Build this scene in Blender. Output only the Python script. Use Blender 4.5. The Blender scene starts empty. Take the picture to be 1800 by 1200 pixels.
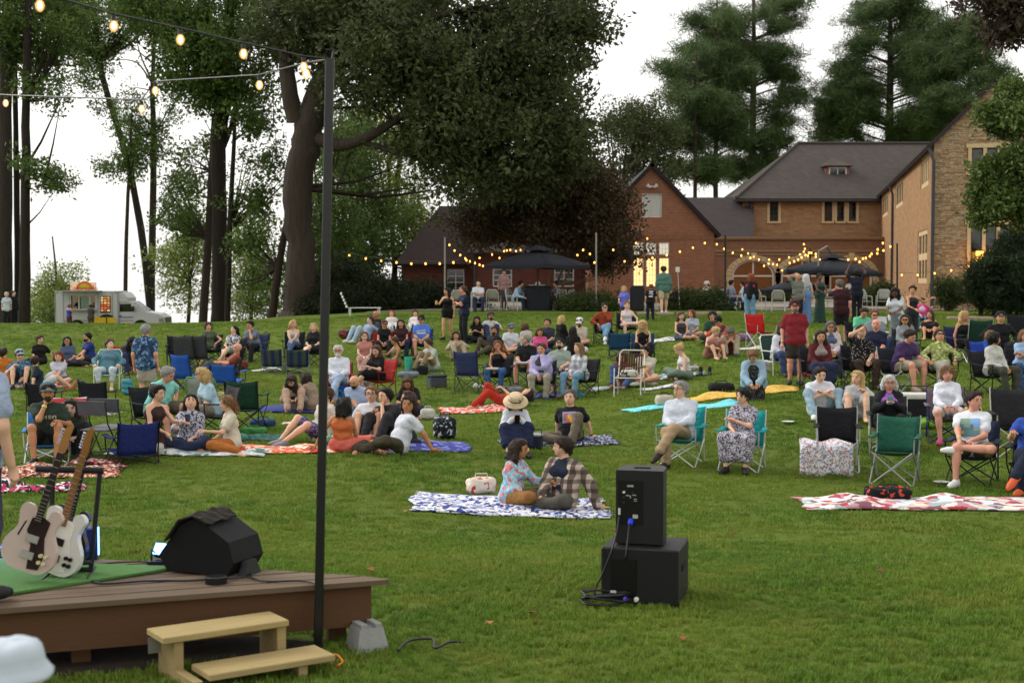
import bpy, bmesh, math, random
import numpy as np
from mathutils import Vector, Matrix, Euler
from mathutils.geometry import delaunay_2d_cdt

random.seed(7)
RNG = np.random.default_rng(7)
PI = math.pi
scene = bpy.context.scene
COL = scene.collection

# ---------------------------------------------------------------- camera
FPX = 2500.0                       # focal length in photograph pixels (50 mm on 36 mm)
CZ = 2.5
PITCH = math.atan(110 / FPX)
cam_d = bpy.data.cameras.new('camera')
cam_d.lens = 50; cam_d.sensor_width = 36; cam_d.clip_start = 0.1; cam_d.clip_end = 2000
cam_d.dof.use_dof = True; cam_d.dof.focus_distance = 19.0; cam_d.dof.aperture_fstop = 3.2
cam = bpy.data.objects.new('camera', cam_d)
cam.location = (0, 0, CZ); cam.rotation_euler = (PI / 2 - PITCH, 0, 0)
COL.objects.link(cam); scene.camera = cam

# ---------------------------------------------------------------- sky and sun
SUN_EL, SUN_AZ = math.radians(38), math.radians(-62)      # azimuth from +Y towards +X
world = bpy.data.worlds.new('World'); scene.world = world; world.use_nodes = True
wn = world.node_tree; wn.nodes.clear()
sky = wn.nodes.new('ShaderNodeTexSky'); sky.sky_type = 'NISHITA'; sky.sun_disc = False
sky.sun_elevation = SUN_EL; sky.sun_rotation = SUN_AZ; sky.dust_density = 4.0; sky.air_density = 1.0
hs = wn.nodes.new('ShaderNodeHueSaturation'); hs.inputs['Saturation'].default_value = 0.22
wn.links.new(sky.outputs[0], hs.inputs['Color'])
bg1 = wn.nodes.new('ShaderNodeBackground'); bg1.inputs[1].default_value = 0.06
wn.links.new(hs.outputs[0], bg1.inputs[0])
bg2 = wn.nodes.new('ShaderNodeBackground'); bg2.inputs[0].default_value = (1, 0.975, 0.93, 1); bg2.inputs[1].default_value = 0.84
ad = wn.nodes.new('ShaderNodeAddShader'); wo = wn.nodes.new('ShaderNodeOutputWorld')
wn.links.new(bg1.outputs[0], ad.inputs[0]); wn.links.new(bg2.outputs[0], ad.inputs[1]); wn.links.new(ad.outputs[0], wo.inputs[0])
sun_d = bpy.data.lights.new('sun', 'SUN'); sun_d.energy = 1.3; sun_d.angle = math.radians(22); sun_d.color = (1, 0.96, 0.9)
sun = bpy.data.objects.new('sun', sun_d); COL.objects.link(sun)
sdir = Vector((math.sin(SUN_AZ) * math.cos(SUN_EL), math.cos(SUN_AZ) * math.cos(SUN_EL), math.sin(SUN_EL)))
sun.rotation_euler = sdir.to_track_quat('Z', 'Y').to_euler()
vs = scene.view_settings
vs.view_transform = 'Standard'; vs.look = 'None'; vs.exposure = 0.25; vs.gamma = 1.0; vs.use_curve_mapping = False

# ---------------------------------------------------------------- terrain and pixel helpers
def S(a, b, x):
    t = np.clip((x - a) / (b - a), 0, 1)
    return t * t * (3 - 2 * t)

def gz(x, y):
    x = np.asarray(x, float); y = np.asarray(y, float)
    z = 0.033 * (np.logaddexp(0, (y - 18) * 1.2) / 1.2 - np.logaddexp(0, (y - 55) * 1.0) / 1.0)
    z = z - .32 * S(11.3, 15.5, y) * (1 - S(20, 27, y)) * (.45 + .55 * S(-3, 1, x)) - 0.6 * S(6.5, 0, x) * S(20, 29, y) * (1 - S(40, 52, y)) - .3 * S(-3, -11, x) * S(36, 49, y)
    L = S(-8.5, -14, x)
    z = z - L * 0.052 * np.logaddexp(0, (y - 53) * 0.6) / 0.6
    z = z - 0.03 * np.logaddexp(0, (y - 130) * 0.2) / 0.2 * (1 - L)
    z = z + 0.02 * np.sin(x * 0.9 + 1) * np.sin(y * 0.7) * S(12, 20, y)
    return z

def W(px, py, D):
    dx = (px - 900) / FPX; dy = -(py - 600) / FPX
    fy = math.cos(PITCH) + dy * math.sin(PITCH); fz = -math.sin(PITCH) + dy * math.cos(PITCH)
    return Vector((dx / fy * D, D, CZ + fz / fy * D))

def G(px, py):
    """where the ray through a photograph pixel meets the lawn"""
    dx = (px - 900) / FPX; dy = -(py - 600) / FPX
    fy = math.cos(PITCH) + dy * math.sin(PITCH); fz = -math.sin(PITCH) + dy * math.cos(PITCH)
    def first(D):
        h = CZ + fz / fy * D - gz(dx / fy * D, D); k = np.argmax(h <= 0); return k if h[k] <= 0 else -1
    D = 3.0 * 1.01 ** np.arange(430); k = first(D)
    if k < 1: return W(px, py, 60)
    D = np.linspace(D[k - 1], D[k], 60); k = max(first(D), 0); q = W(px, py, float(D[k])); q.z = float(gz(q.x, q.y)); return q

def onground(x, y, dz=0.0):
    return Vector((x, y, float(gz(x, y)) + dz))

# ---------------------------------------------------------------- materials
def lin(h):
    if isinstance(h, str):
        h = h.lstrip('#')
        if len(h) == 3: h = ''.join(c * 2 for c in h)
        h = [int(h[i:i + 2], 16) / 255 for i in (0, 2, 4)]
        return tuple((c / 12.92 if c <= 0.04045 else ((c + 0.055) / 1.055) ** 2.4) for c in h)
    return tuple(h)

MATS = {}
class NT:
    def __init__(s, name):
        s.m = bpy.data.materials.new(name); s.m.use_nodes = True
        s.t = s.m.node_tree; s.b = s.t.nodes['Principled BSDF']; s.out = s.t.nodes['Material Output']
    def n(s, typ, **kw):
        nd = s.t.nodes.new('ShaderNode' + typ)
        for k, v in kw.items(): setattr(nd, k, v)
        return nd
    def l(s, a, b): s.t.links.new(a, b)
    def val(s, sock, v): sock.default_value = v
    def mix(s, fac, a, b, mode='MIX'):
        nd = s.n('Mix', data_type='RGBA', blend_type=mode)
        for i, v in ((0, fac), (6, a), (7, b)):
            if hasattr(v, 'node'): s.l(v, nd.inputs[i])
            elif i == 0: nd.inputs[0].default_value = v
            else: nd.inputs[i].default_value = (*v, 1)
        return nd.outputs[2]
    def ramp(s, fac, stops, interp='LINEAR'):
        r = s.n('ValToRGB'); r.color_ramp.interpolation = interp
        e = r.color_ramp.elements
        while len(e) < len(stops): e.new(0.5)
        for i, (p, c) in enumerate(stops):
            e[i].position = p; e[i].color = (*c, 1)
        s.l(fac, r.inputs[0]); return r.outputs[0]
    def math(s, op, a, b=None):
        nd = s.n('Math', operation=op)
        for i, v in ((0, a), (1, b)):
            if v is None: continue
            if hasattr(v, 'node'): s.l(v, nd.inputs[i])
            else: nd.inputs[i].default_value = v
        return nd.outputs[0]
    def obj(s): return s.n('TexCoord').outputs['Object']
    def noise(s, vec, scale, detail=3, rough=.6, dist=0.0):
        nd = s.n('TexNoise'); s.l(vec, nd.inputs['Vector'])
        nd.inputs['Scale'].default_value = scale; nd.inputs['Detail'].default_value = detail
        nd.inputs['Roughness'].default_value = rough; nd.inputs['Distortion'].default_value = dist
        return nd.outputs[0]
    def bump(s, h, strength=.3, dist=.02):
        nd = s.n('Bump'); nd.inputs['Strength'].default_value = strength; nd.inputs['Distance'].default_value = dist
        s.l(h, nd.inputs['Height']); s.l(nd.outputs[0], s.b.inputs['Normal'])
    def color(s, c):
        if hasattr(c, 'node'): s.l(c, s.b.inputs['Base Color'])
        else: s.b.inputs['Base Color'].default_value = (*c, 1)

def mul(c, k): return tuple(min(1, x * k) for x in c)

def mat(col, pat=None, rough=.8, cols=(), sc=1.0, bump=0.0, metal=0.0, spec=.3, em=0.0, var=.22, alpha=None):
    """procedural material, cached: a colour with grain, or one of the woven / printed / weathered patterns"""
    key = (col, pat, rough, tuple(cols), sc, bump, metal, spec, em, var)
    if key in MATS: return MATS[key]
    c = lin(col); cs = [lin(x) for x in cols]
    t = NT((pat or 'plain') + '_' + str(col).strip('#'))
    t.b.inputs['Roughness'].default_value = rough; t.b.inputs['Metallic'].default_value = metal
    t.b.inputs['Specular IOR Level'].default_value = spec
    o = t.obj()
    nz = t.noise(o, 9 * sc if pat is None else 14, 4)
    if pat is None:
        out = t.mix(nz, mul(c, 1 - var), mul(c, 1 + var))
        if bump: t.bump(t.noise(o, 60 * sc, 3), bump, .01)
    elif pat == 'cloth':
        out = t.mix(nz, mul(c, 1 - var), mul(c, 1 + var * .7))
        w = t.noise(o, 13, 4, .6, .8); t.bump(w, .8, .035)
    elif pat == 'skin':
        out = t.mix(t.noise(o, 16, 3), mul(c, .86), mul(c, 1.1)); t.b.inputs['Subsurface Weight'].default_value = 0.0
    elif pat == 'hair':
        sx = t.n('Mapping'); sx.inputs['Scale'].default_value = (60, 60, 8); t.l(o, sx.inputs[0])
        h = t.noise(sx.outputs[0], 1.6, 3); out = t.mix(h, mul(c, .3), mul(c, 1.8)); t.bump(h, 1.0, .02)
    elif pat in ('print', 'camo'):
        v = t.n('TexVoronoi'); v.inputs['Scale'].default_value = 30 * sc
        dn = t.n('Mix', data_type='VECTOR')
        nn = t.n('TexNoise'); nn.inputs['Scale'].default_value = 17 * sc; t.l(o, nn.inputs['Vector'])
        dn.inputs[0].default_value = .07 / sc; t.l(o, dn.inputs[4]); t.l(nn.outputs['Color'], dn.inputs[5]); t.l(dn.outputs[1], v.inputs['Vector'])
        sp = t.n('SeparateColor'); t.l(v.outputs['Color'], sp.inputs[0])
        allc = [c] + cs; n = len(allc)
        out = t.ramp(sp.outputs[0], [(i / n, q) for i, q in enumerate(allc)], 'CONSTANT')
        out = t.mix(.35, out, t.mix(nz, mul(c, .6), mul(c, 1.2)), 'OVERLAY') if pat == 'camo' else out
        w = t.noise(o, 11, 4, .6, .8); t.bump(w, .5, .03)
    elif pat == 'dots':
        v = t.n('TexVoronoi'); v.inputs['Scale'].default_value = 22 * sc; t.l(o, v.inputs['Vector'])
        out = t.ramp(v.outputs['Distance'], [(0, cs[0]), (.26, c)], 'CONSTANT')
        t.bump(t.noise(o, 13, 4, .6, .8), .4, .03)
    elif pat in ('plaid', 'stripe', 'hstripe'):
        def band(ax, f, lo):
            sp = t.n('SeparateXYZ'); t.l(o, sp.inputs[0])
            return t.math('GREATER_THAN', t.math('SINE', t.math('MULTIPLY', sp.outputs[ax], f * sc)), lo)
        if pat == 'plaid':
            a = band(0, 70, .1); b = band(2, 70, .1)
            out = t.mix(a, c, cs[0]); out = t.mix(t.math('MULTIPLY', b, .6), out, cs[-1])
        else:
            a = band(0 if pat == 'stripe' else 2, 60, 0); out = t.mix(a, c, cs[0])
        t.bump(t.noise(o, 13, 4, .6, .8), .4, .03)
    elif pat == 'wood':
        mp = t.n('Mapping'); mp.inputs['Scale'].default_value = (1.2 * sc, 16 * sc, 16 * sc); t.l(o, mp.inputs[0])
        g = t.noise(mp.outputs[0], 2.5, 5, .65, .6); g2 = t.noise(o, 2.5, 3)
        oi = t.n('ObjectInfo'); rv = t.math('MULTIPLY_ADD', oi.outputs['Random'], .55)
        out = t.mix(g, mul(c, .45), mul(c, 1.5)); out = t.mix(t.math('MULTIPLY', g2, .7), out, mul(c, .5))
        out = t.mix(rv, out, mul(c, .45)); t.bump(g, .5, .01)
    elif pat == 'bark':
        mp = t.n('Mapping'); mp.inputs['Scale'].default_value = (5 * sc, 5 * sc, .8 * sc); t.l(o, mp.inputs[0])
        g = t.noise(mp.outputs[0], 1.6, 6, .7, .5); out = t.mix(g, mul(c, .35), mul(c, 1.5)); t.bump(g, 1.0, .12)
    elif pat == 'shingle':
        sp = t.n('SeparateXYZ'); t.l(o, sp.inputs[0]); cb = t.n('CombineXYZ')
        t.l(t.math('ADD', sp.outputs[0], sp.outputs[1]), cb.inputs[0]); t.l(t.math('MULTIPLY', sp.outputs[2], 1.2), cb.inputs[1])
        br = t.n('TexBrick'); t.l(cb.outputs[0], br.inputs['Vector']); br.inputs['Scale'].default_value = 1
        br.inputs['Brick Width'].default_value = .34; br.inputs['Row Height'].default_value = .2; br.inputs['Mortar Size'].default_value = .014
        br.inputs['Color1'].default_value = (*mul(c, 1.18), 1); br.inputs['Color2'].default_value = (*mul(c, .82), 1); br.inputs['Mortar'].default_value = (*mul(c, .55), 1)
        out = t.mix(t.noise(o, .9, 4), br.outputs[0], mul(c, .75)); t.bump(br.outputs['Fac'], -.4, .02)
    elif pat in ('brick', 'rubble'):
        sp = t.n('SeparateXYZ'); t.l(o, sp.inputs[0]); cb = t.n('CombineXYZ')
        t.l(t.math('ADD', sp.outputs[0], sp.outputs[1]), cb.inputs[0]); t.l(sp.outputs[2], cb.inputs[1])
        vec = cb.outputs[0]
        if pat == 'rubble':
            nn = t.n('TexNoise'); nn.inputs['Scale'].default_value = 2.2; t.l(vec, nn.inputs['Vector'])
            dm = t.n('Mix', data_type='VECTOR'); dm.inputs[0].default_value = .1; t.l(vec, dm.inputs[4]); t.l(nn.outputs['Color'], dm.inputs[5]); vec = dm.outputs[1]
        br = t.n('TexBrick'); t.l(vec, br.inputs['Vector']); br.inputs['Scale'].default_value = 1
        br.inputs['Brick Width'].default_value = .3 * sc if pat == 'brick' else .42 * sc
        br.inputs['Row Height'].default_value = .1 * sc if pat == 'brick' else .15 * sc
        br.inputs['Mortar Size'].default_value = .012 * sc; br.inputs['Bias'].default_value = -.1
        br.inputs['Color1'].default_value = (*c, 1); br.inputs['Color2'].default_value = (*cs[0], 1); br.inputs['Mortar'].default_value = (*cs[1], 1)
        n2 = t.noise(vec, 3.5, 4, .7); out = t.mix(t.math('MULTIPLY', n2, .8), br.outputs[0], cs[2] if len(cs) > 2 else mul(c, .5))
        out = t.mix(t.math('MULTIPLY', t.noise(o, .6, 3), .35), out, mul(c, .5)); t.bump(br.outputs['Fac'], -.6, .02)
    elif pat == 'leaf':
        oi = t.n('ObjectInfo'); g = t.noise(t.n('NewGeometry').outputs['Position'], .45 * sc, 2)
        out = t.mix(oi.outputs['Random'], mul(c, .55), mul(c, 1.3)); out = t.mix(t.math('MULTIPLY', g, .8), out, cs[0])
        tr = t.n('BsdfTranslucent'); t.l(out, tr.inputs[0]); mx = t.n('MixShader'); mx.inputs[0].default_value = .28
        t.l(t.b.outputs[0], mx.inputs[1]); t.l(tr.outputs[0], mx.inputs[2]); t.l(mx.outputs[0], t.out.inputs[0])
    elif pat == 'blade':
        oi = t.n('ObjectInfo'); P = t.n('NewGeometry').outputs['Position']
        g1 = t.noise(P, .28, 3, .6); g2 = t.noise(P, 1.7, 3, .6)
        out = t.mix(oi.outputs['Random'], mul(c, .6), mul(c, 1.3)); out = t.mix(t.ramp(g1, [(.38, (0, 0, 0)), (.66, (1, 1, 1))]), out, cs[0]); out = t.mix(t.math('MULTIPLY', t.ramp(g2, [(.5, (0, 0, 0)), (.72, (1, 1, 1))]), .6), out, cs[1])
        tr = t.n('BsdfTranslucent'); t.l(out, tr.inputs[0]); mx = t.n('MixShader'); mx.inputs[0].default_value = .28
        t.l(t.b.outputs[0], mx.inputs[1]); t.l(tr.outputs[0], mx.inputs[2]); t.l(mx.outputs[0], t.out.inputs[0])
    elif pat == 'lawn':
        P = t.n('NewGeometry').outputs['Position']
        n1 = t.noise(P, .35, 4, .6); n2 = t.noise(P, 5, 5, .7); n3 = t.noise(P, 60, 3, .7)
        out = t.mix(n1, mul(c, .85), cs[0]); out = t.mix(t.math('MULTIPLY', n2, .55), out, cs[1])
        out = t.mix(t.math('MULTIPLY', n3, .6), out, mul(c, .35)); t.bump(n3, 1.0, .04)
    if em:
        t.b.inputs['Emission Color'].default_value = (*c, 1); t.b.inputs['Emission Strength'].default_value = em
    t.color(out)
    MATS[key] = t.m
    return t.m

def glass(col='0a0d10', rough=.08):
    return mat(col, rough=rough, spec=.8, var=.1)

BLACKM = lambda: mat('16171a', rough=.45, spec=.4, var=.15)

# ---------------------------------------------------------------- mesh builder
class MB:
    def __init__(s): s.v = []; s.f = []; s.mi = []
    def add(s, vs, fs, mi=0, M=None):
        o = len(s.v)
        s.v += [tuple(M @ Vector(p)) if M is not None else tuple(p) for p in vs]
        s.f += [tuple(i + o for i in f) for f in fs]; s.mi += [mi] * len(fs); return s
    def box(s, c, sz, mi=0, M=None, rz=0.0, taper=1.0):
        x, y, z = sz[0] / 2, sz[1] / 2, sz[2] / 2
        vs = []
        for k in (-1, 1):
            tp = taper if k > 0 else 1
            for a, b in ((-1, -1), (1, -1), (1, 1), (-1, 1)):
                p = Vector((a * x * tp, b * y * tp, k * z))
                if rz: p.rotate(Euler((0, 0, rz)))
                vs.append(p + Vector(c))
        return s.add(vs, [(3, 2, 1, 0), (4, 5, 6, 7), (0, 1, 5, 4), (1, 2, 6, 5), (2, 3, 7, 6), (3, 0, 4, 7)], mi, M)
    def bbox(s, c, sz, b=.01, mi=0, M=None):
        """box with chamfered edges"""
        bm = bmesh.new(); bmesh.ops.create_cube(bm, size=1)
        for v in bm.verts: v.co = Vector((v.co.x * sz[0] + c[0], v.co.y * sz[1] + c[1], v.co.z * sz[2] + c[2]))
        bmesh.ops.bevel(bm, geom=bm.edges[:], offset=b, segments=1, affect='EDGES')
        s.add([v.co.copy() for v in bm.verts], [[v.index for v in f.verts] for f in bm.faces], mi, M); bm.free(); return s
    def tube(s, pts, r, n=6, mi=0, M=None, cap=True):
        pts = [Vector(p) for p in pts]
        rs = r if hasattr(r, '__len__') else [r] * len(pts)
        vs = []; fs = []
        up = None
        for i, p in enumerate(pts):
            d = (pts[min(i + 1, len(pts) - 1)] - pts[max(i - 1, 0)]).normalized()
            if up is None: up = Vector((0, 0, 1)) if abs(d.z) < .9 else Vector((0, 1, 0))
            a = d.cross(up).normalized(); b = a.cross(d).normalized(); up = b
            for k in range(n):
                t = 2 * PI * k / n; vs.append(p + (a * math.cos(t) + b * math.sin(t)) * rs[i])
        for i in range(len(pts) - 1):
            for k in range(n):
                k2 = (k + 1) % n; fs.append((i * n + k, i * n + k2, (i + 1) * n + k2, (i + 1) * n + k))
        if cap:
            fs.append(tuple(range(n))[::-1][::-1]); fs.append(tuple((len(pts) - 1) * n + k for k in range(n))[::-1])
        return s.add(vs, [f[::-1] for f in fs], mi, M)
    def lathe(s, prof, n=16, mi=0, M=None, c=(0, 0, 0)):
        vs = []; fs = []
        for r, z in prof:
            for k in range(n):
                t = 2 * PI * k / n; vs.append((c[0] + r * math.cos(t), c[1] + r * math.sin(t), c[2] + z))
        for i in range(len(prof) - 1):
            for k in range(n):
                k2 = (k + 1) % n; fs.append((i * n + k, i * n + k2, (i + 1) * n + k2, (i + 1) * n + k))
        fs.append(tuple(range(n))[::-1]); fs.append(tuple((len(prof) - 1) * n + k for k in range(n)))
        return s.add(vs, fs, mi, M)
    def prism(s, poly, a, b, M, mi=0):
        """2-D outline extruded from local z=a to z=b, placed by M"""
        n = len(poly)
        vs = [(x, y, a) for x, y in poly] + [(x, y, b) for x, y in poly]
        fs = [tuple(range(n))[::-1], tuple(range(n, 2 * n))] + [(i, (i + 1) % n, n + (i + 1) % n, n + i) for i in range(n)]
        return s.add(vs, fs, mi, M)
    def sheet(s, rows, th=.008, mi=0):
        """cloth: a grid of points given a little thickness"""
        R, C = len(rows), len(rows[0]); P = np.array([[tuple(p) for p in r] for r in rows], float)
        du = np.gradient(P, axis=0); dv = np.gradient(P, axis=1); N = np.cross(du, dv); N /= np.linalg.norm(N, axis=2, keepdims=True) + 1e-9
        A = (P + N * th / 2).reshape(-1, 3); B = (P - N * th / 2).reshape(-1, 3); m = R * C; fs = []
        for i in range(R - 1):
            for j in range(C - 1):
                q = (i * C + j, (i + 1) * C + j, (i + 1) * C + j + 1, i * C + j + 1); fs.append(q); fs.append(tuple(x + m for x in q)[::-1])
        rim = [j for j in range(C)] + [i * C + C - 1 for i in range(1, R)] + [(R - 1) * C + j for j in range(C - 2, -1, -1)] + [i * C for i in range(R - 2, 0, -1)]
        for a, b in zip(rim, rim[1:] + rim[:1]): fs.append((a, b, b + m, a + m))
        return s.add([tuple(x) for x in A] + [tuple(x) for x in B], fs, mi)
    def mesh(s, name, mats, smooth=False):
        me = bpy.data.meshes.new(name); me.from_pydata(s.v, [], s.f)
        for m in (mats if isinstance(mats, (list, tuple)) else [mats]): me.materials.append(m)
        if len(me.materials) > 1: me.polygons.foreach_set('material_index', s.mi)
        if smooth: me.polygons.foreach_set('use_smooth', [True] * len(me.polygons))
        me.update(); return me
    def build(s, name, mats, parent=None, smooth=False, loc=None, **props):
        return link(name, s.mesh(name, mats, smooth), parent, loc, **props)

def link(name, me, parent=None, loc=None, rot=None, **props):
    o = bpy.data.objects.new(name, me); COL.objects.link(o)
    if parent is not None: o.parent = parent
    if loc is not None: o.location = loc
    if rot is not None: o.rotation_euler = rot
    for k, v in props.items(): o[k] = v
    return o

LABELS = {}
def thing(name, label, cat, loc=(0, 0, 0), rz=0.0, group=None):
    o = bpy.data.objects.new(name, None); COL.objects.link(o); o.empty_display_size = .2
    o.location = loc; o.rotation_euler = (0, 0, rz); tag(o, label, cat, group); return o

def tag(o, label, cat, group=None):
    o['label'] = label; o['category'] = cat
    if group: o['group'] = group
    return o

def frame_from(a, b):
    """matrix with x along a->b"""
    a, b = Vector(a), Vector(b); x = (b - a).normalized(); z = Vector((0, 0, 1))
    if abs(x.dot(z)) > .99: z = Vector((0, 1, 0))
    y = z.cross(x).normalized(); z = x.cross(y)
    return Matrix(((x.x, y.x, z.x, a.x), (x.y, y.y, z.y, a.y), (x.z, y.z, z.z, a.z), (0, 0, 0, 1)))

def text_mesh(txt, size, extrude=.003):
    cu = bpy.data.curves.new('lettering', 'FONT'); cu.body = txt; cu.size = size; cu.extrude = extrude; cu.align_x = 'CENTER'; cu.resolution_u = 3
    ob = bpy.data.objects.new('lettering', cu); COL.objects.link(ob)
    dg = bpy.context.evaluated_depsgraph_get(); me = bpy.data.meshes.new_from_object(ob.evaluated_get(dg))
    bpy.data.objects.remove(ob); return me

# ---------------------------------------------------------------- scattering by geometry nodes (leaves, grass)
SCAT = {}
def scatter(name, pts, rots, scl, leaf_me, parent=None, **props):
    key = leaf_me.name
    if key not in SCAT:
        lo = bpy.data.objects.new(key + '_piece', leaf_me)
        ng = bpy.data.node_groups.new('scatter_' + key, 'GeometryNodeTree')
        ng.interface.new_socket('Geometry', in_out='INPUT', socket_type='NodeSocketGeometry')
        ng.interface.new_socket('Geometry', in_out='OUTPUT', socket_type='NodeSocketGeometry')
        gi = ng.nodes.new('NodeGroupInput'); go = ng.nodes.new('NodeGroupOutput')
        iop = ng.nodes.new('GeometryNodeInstanceOnPoints'); oi = ng.nodes.new('GeometryNodeObjectInfo')
        oi.inputs[0].default_value = lo; oi.inputs['As Instance'].default_value = True
        a = ng.nodes.new('GeometryNodeInputNamedAttribute'); a.data_type = 'FLOAT_VECTOR'; a.inputs[0].default_value = 'rot'
        b = ng.nodes.new('GeometryNodeInputNamedAttribute'); b.data_type = 'FLOAT'; b.inputs[0].default_value = 'scl'
        ng.links.new(gi.outputs[0], iop.inputs['Points']); ng.links.new(oi.outputs['Geometry'], iop.inputs['Instance'])
        ng.links.new(a.outputs[0], iop.inputs['Rotation']); ng.links.new(b.outputs[0], iop.inputs['Scale'])
        ng.links.new(iop.outputs[0], go.inputs[0]); SCAT[key] = ng
    me = bpy.data.meshes.new(name); n = len(pts)
    me.vertices.add(n); me.vertices.foreach_set('co', np.asarray(pts, np.float32).ravel())
    me.attributes.new('rot', 'FLOAT_VECTOR', 'POINT').data.foreach_set('vector', np.asarray(rots, np.float32).ravel())
    me.attributes.new('scl', 'FLOAT', 'POINT').data.foreach_set('value', np.asarray(scl, np.float32).ravel())
    me.materials.append(leaf_me.materials[0]); me.update()
    o = link(name, me, parent, **props)
    md = o.modifiers.new('scatter', 'NODES'); md.node_group = SCAT[key]
    return o
# ================================================================ GROUND
def axis(bands):
    out = []
    for a, b, st in bands: out += list(np.arange(a, b, st))
    return np.array(out + [bands[-1][1]])
gx = axis([(-320, -60, 20), (-60, -24, 2), (-24, 24, .5), (24, 60, 2), (60, 320, 20)])
gy = axis([(-30, 6, 2), (6, 60, .5), (60, 120, 2), (120, 640, 20)])
XX, YY = np.meshgrid(gx, gy); ZZ = gz(XX, YY)
me = bpy.data.meshes.new('lawn'); nx, ny = len(gx), len(gy)
idx = np.arange(nx * ny).reshape(ny, nx)
fq = np.stack([idx[:-1, :-1], idx[:-1, 1:], idx[1:, 1:], idx[1:, :-1]], -1).reshape(-1, 4)
me.from_pydata(np.stack([XX, YY, ZZ], -1).reshape(-1, 3).tolist(), [], fq.tolist())
me.polygons.foreach_set('use_smooth', [True] * len(me.polygons))
GRASS_C = ('58722a', ('728a34', '8a9040'))
me.materials.append(mat(GRASS_C[0], 'lawn', rough=.9, cols=GRASS_C[1], spec=.1))
link('lawn', me, kind='structure')

tb = MB(); rows = [[(x, y, float(gz(x, y)) + .012) for x in np.linspace(-6, 22, 15)] for y in np.linspace(58.2, 99, 12)]
tb.sheet(rows, .016); tb.build('terrace', mat('8c857a', rough=.9, var=.3), kind='structure')

# ================================================================ BUILDINGS
def inpoly(p, poly):
    x, y = p; c = False; n = len(poly)
    for i in range(n):
        (x1, y1), (x2, y2) = poly[i], poly[i - 1]
        if (y1 > y) != (y2 > y) and x < (x2 - x1) * (y - y1) / (y2 - y1) + x1: c = not c
    return c

def wframe(o, u):
    """wall frame: local (a, z, d): a along u, z up, d out of the wall towards the viewer"""
    u = Vector(u).normalized(); z = Vector((0, 0, 1)); d = u.cross(z); o = Vector(o)
    return Matrix(((u.x, z.x, d.x, o.x), (u.y, z.y, d.y, o.y), (u.z, z.z, d.z, o.z), (0, 0, 0, 1)))

def wall(mb, M, outline, holes=(), depth=.28, mi=0, back=True):
    """wall sheet with real openings and their reveals"""
    pts = [Vector(p) for p in outline]; edges = [(i, (i + 1) % len(outline)) for i in range(len(outline))]
    for h in holes:
        o = len(pts); pts += [Vector(p) for p in h]; edges += [(o + i, o + (i + 1) % len(h)) for i in range(len(h))]
    v, e, f, *_ = delaunay_2d_cdt(pts, edges, [], 0, 1e-5)
    fs = []
    for t in f:
        c = sum((v[i] for i in t), Vector((0, 0))) / len(t)
        if inpoly(c, outline) and not any(inpoly(c, h) for h in holes): fs.append(tuple(t))
    mb.add([(p.x, p.y, 0) for p in v], fs, mi, M)
    for h in list(holes) + [outline]:
        n = len(h)
        mb.add([(x, y, 0) for x, y in h] + [(x, y, -depth) for x, y in h], [(i, (i + 1) % n, n + (i + 1) % n, n + i) for i in range(n)], mi, M)

def rect(a0, a1, z0, z1): return [(a0, z0), (a1, z0), (a1, z1), (a0, z1)]

def wpart(mb, name, mats, parent, smooth=False, **pr):
    o = mb.build(name, mats, parent, smooth, **pr); o.location = -parent.location; return o

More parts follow.
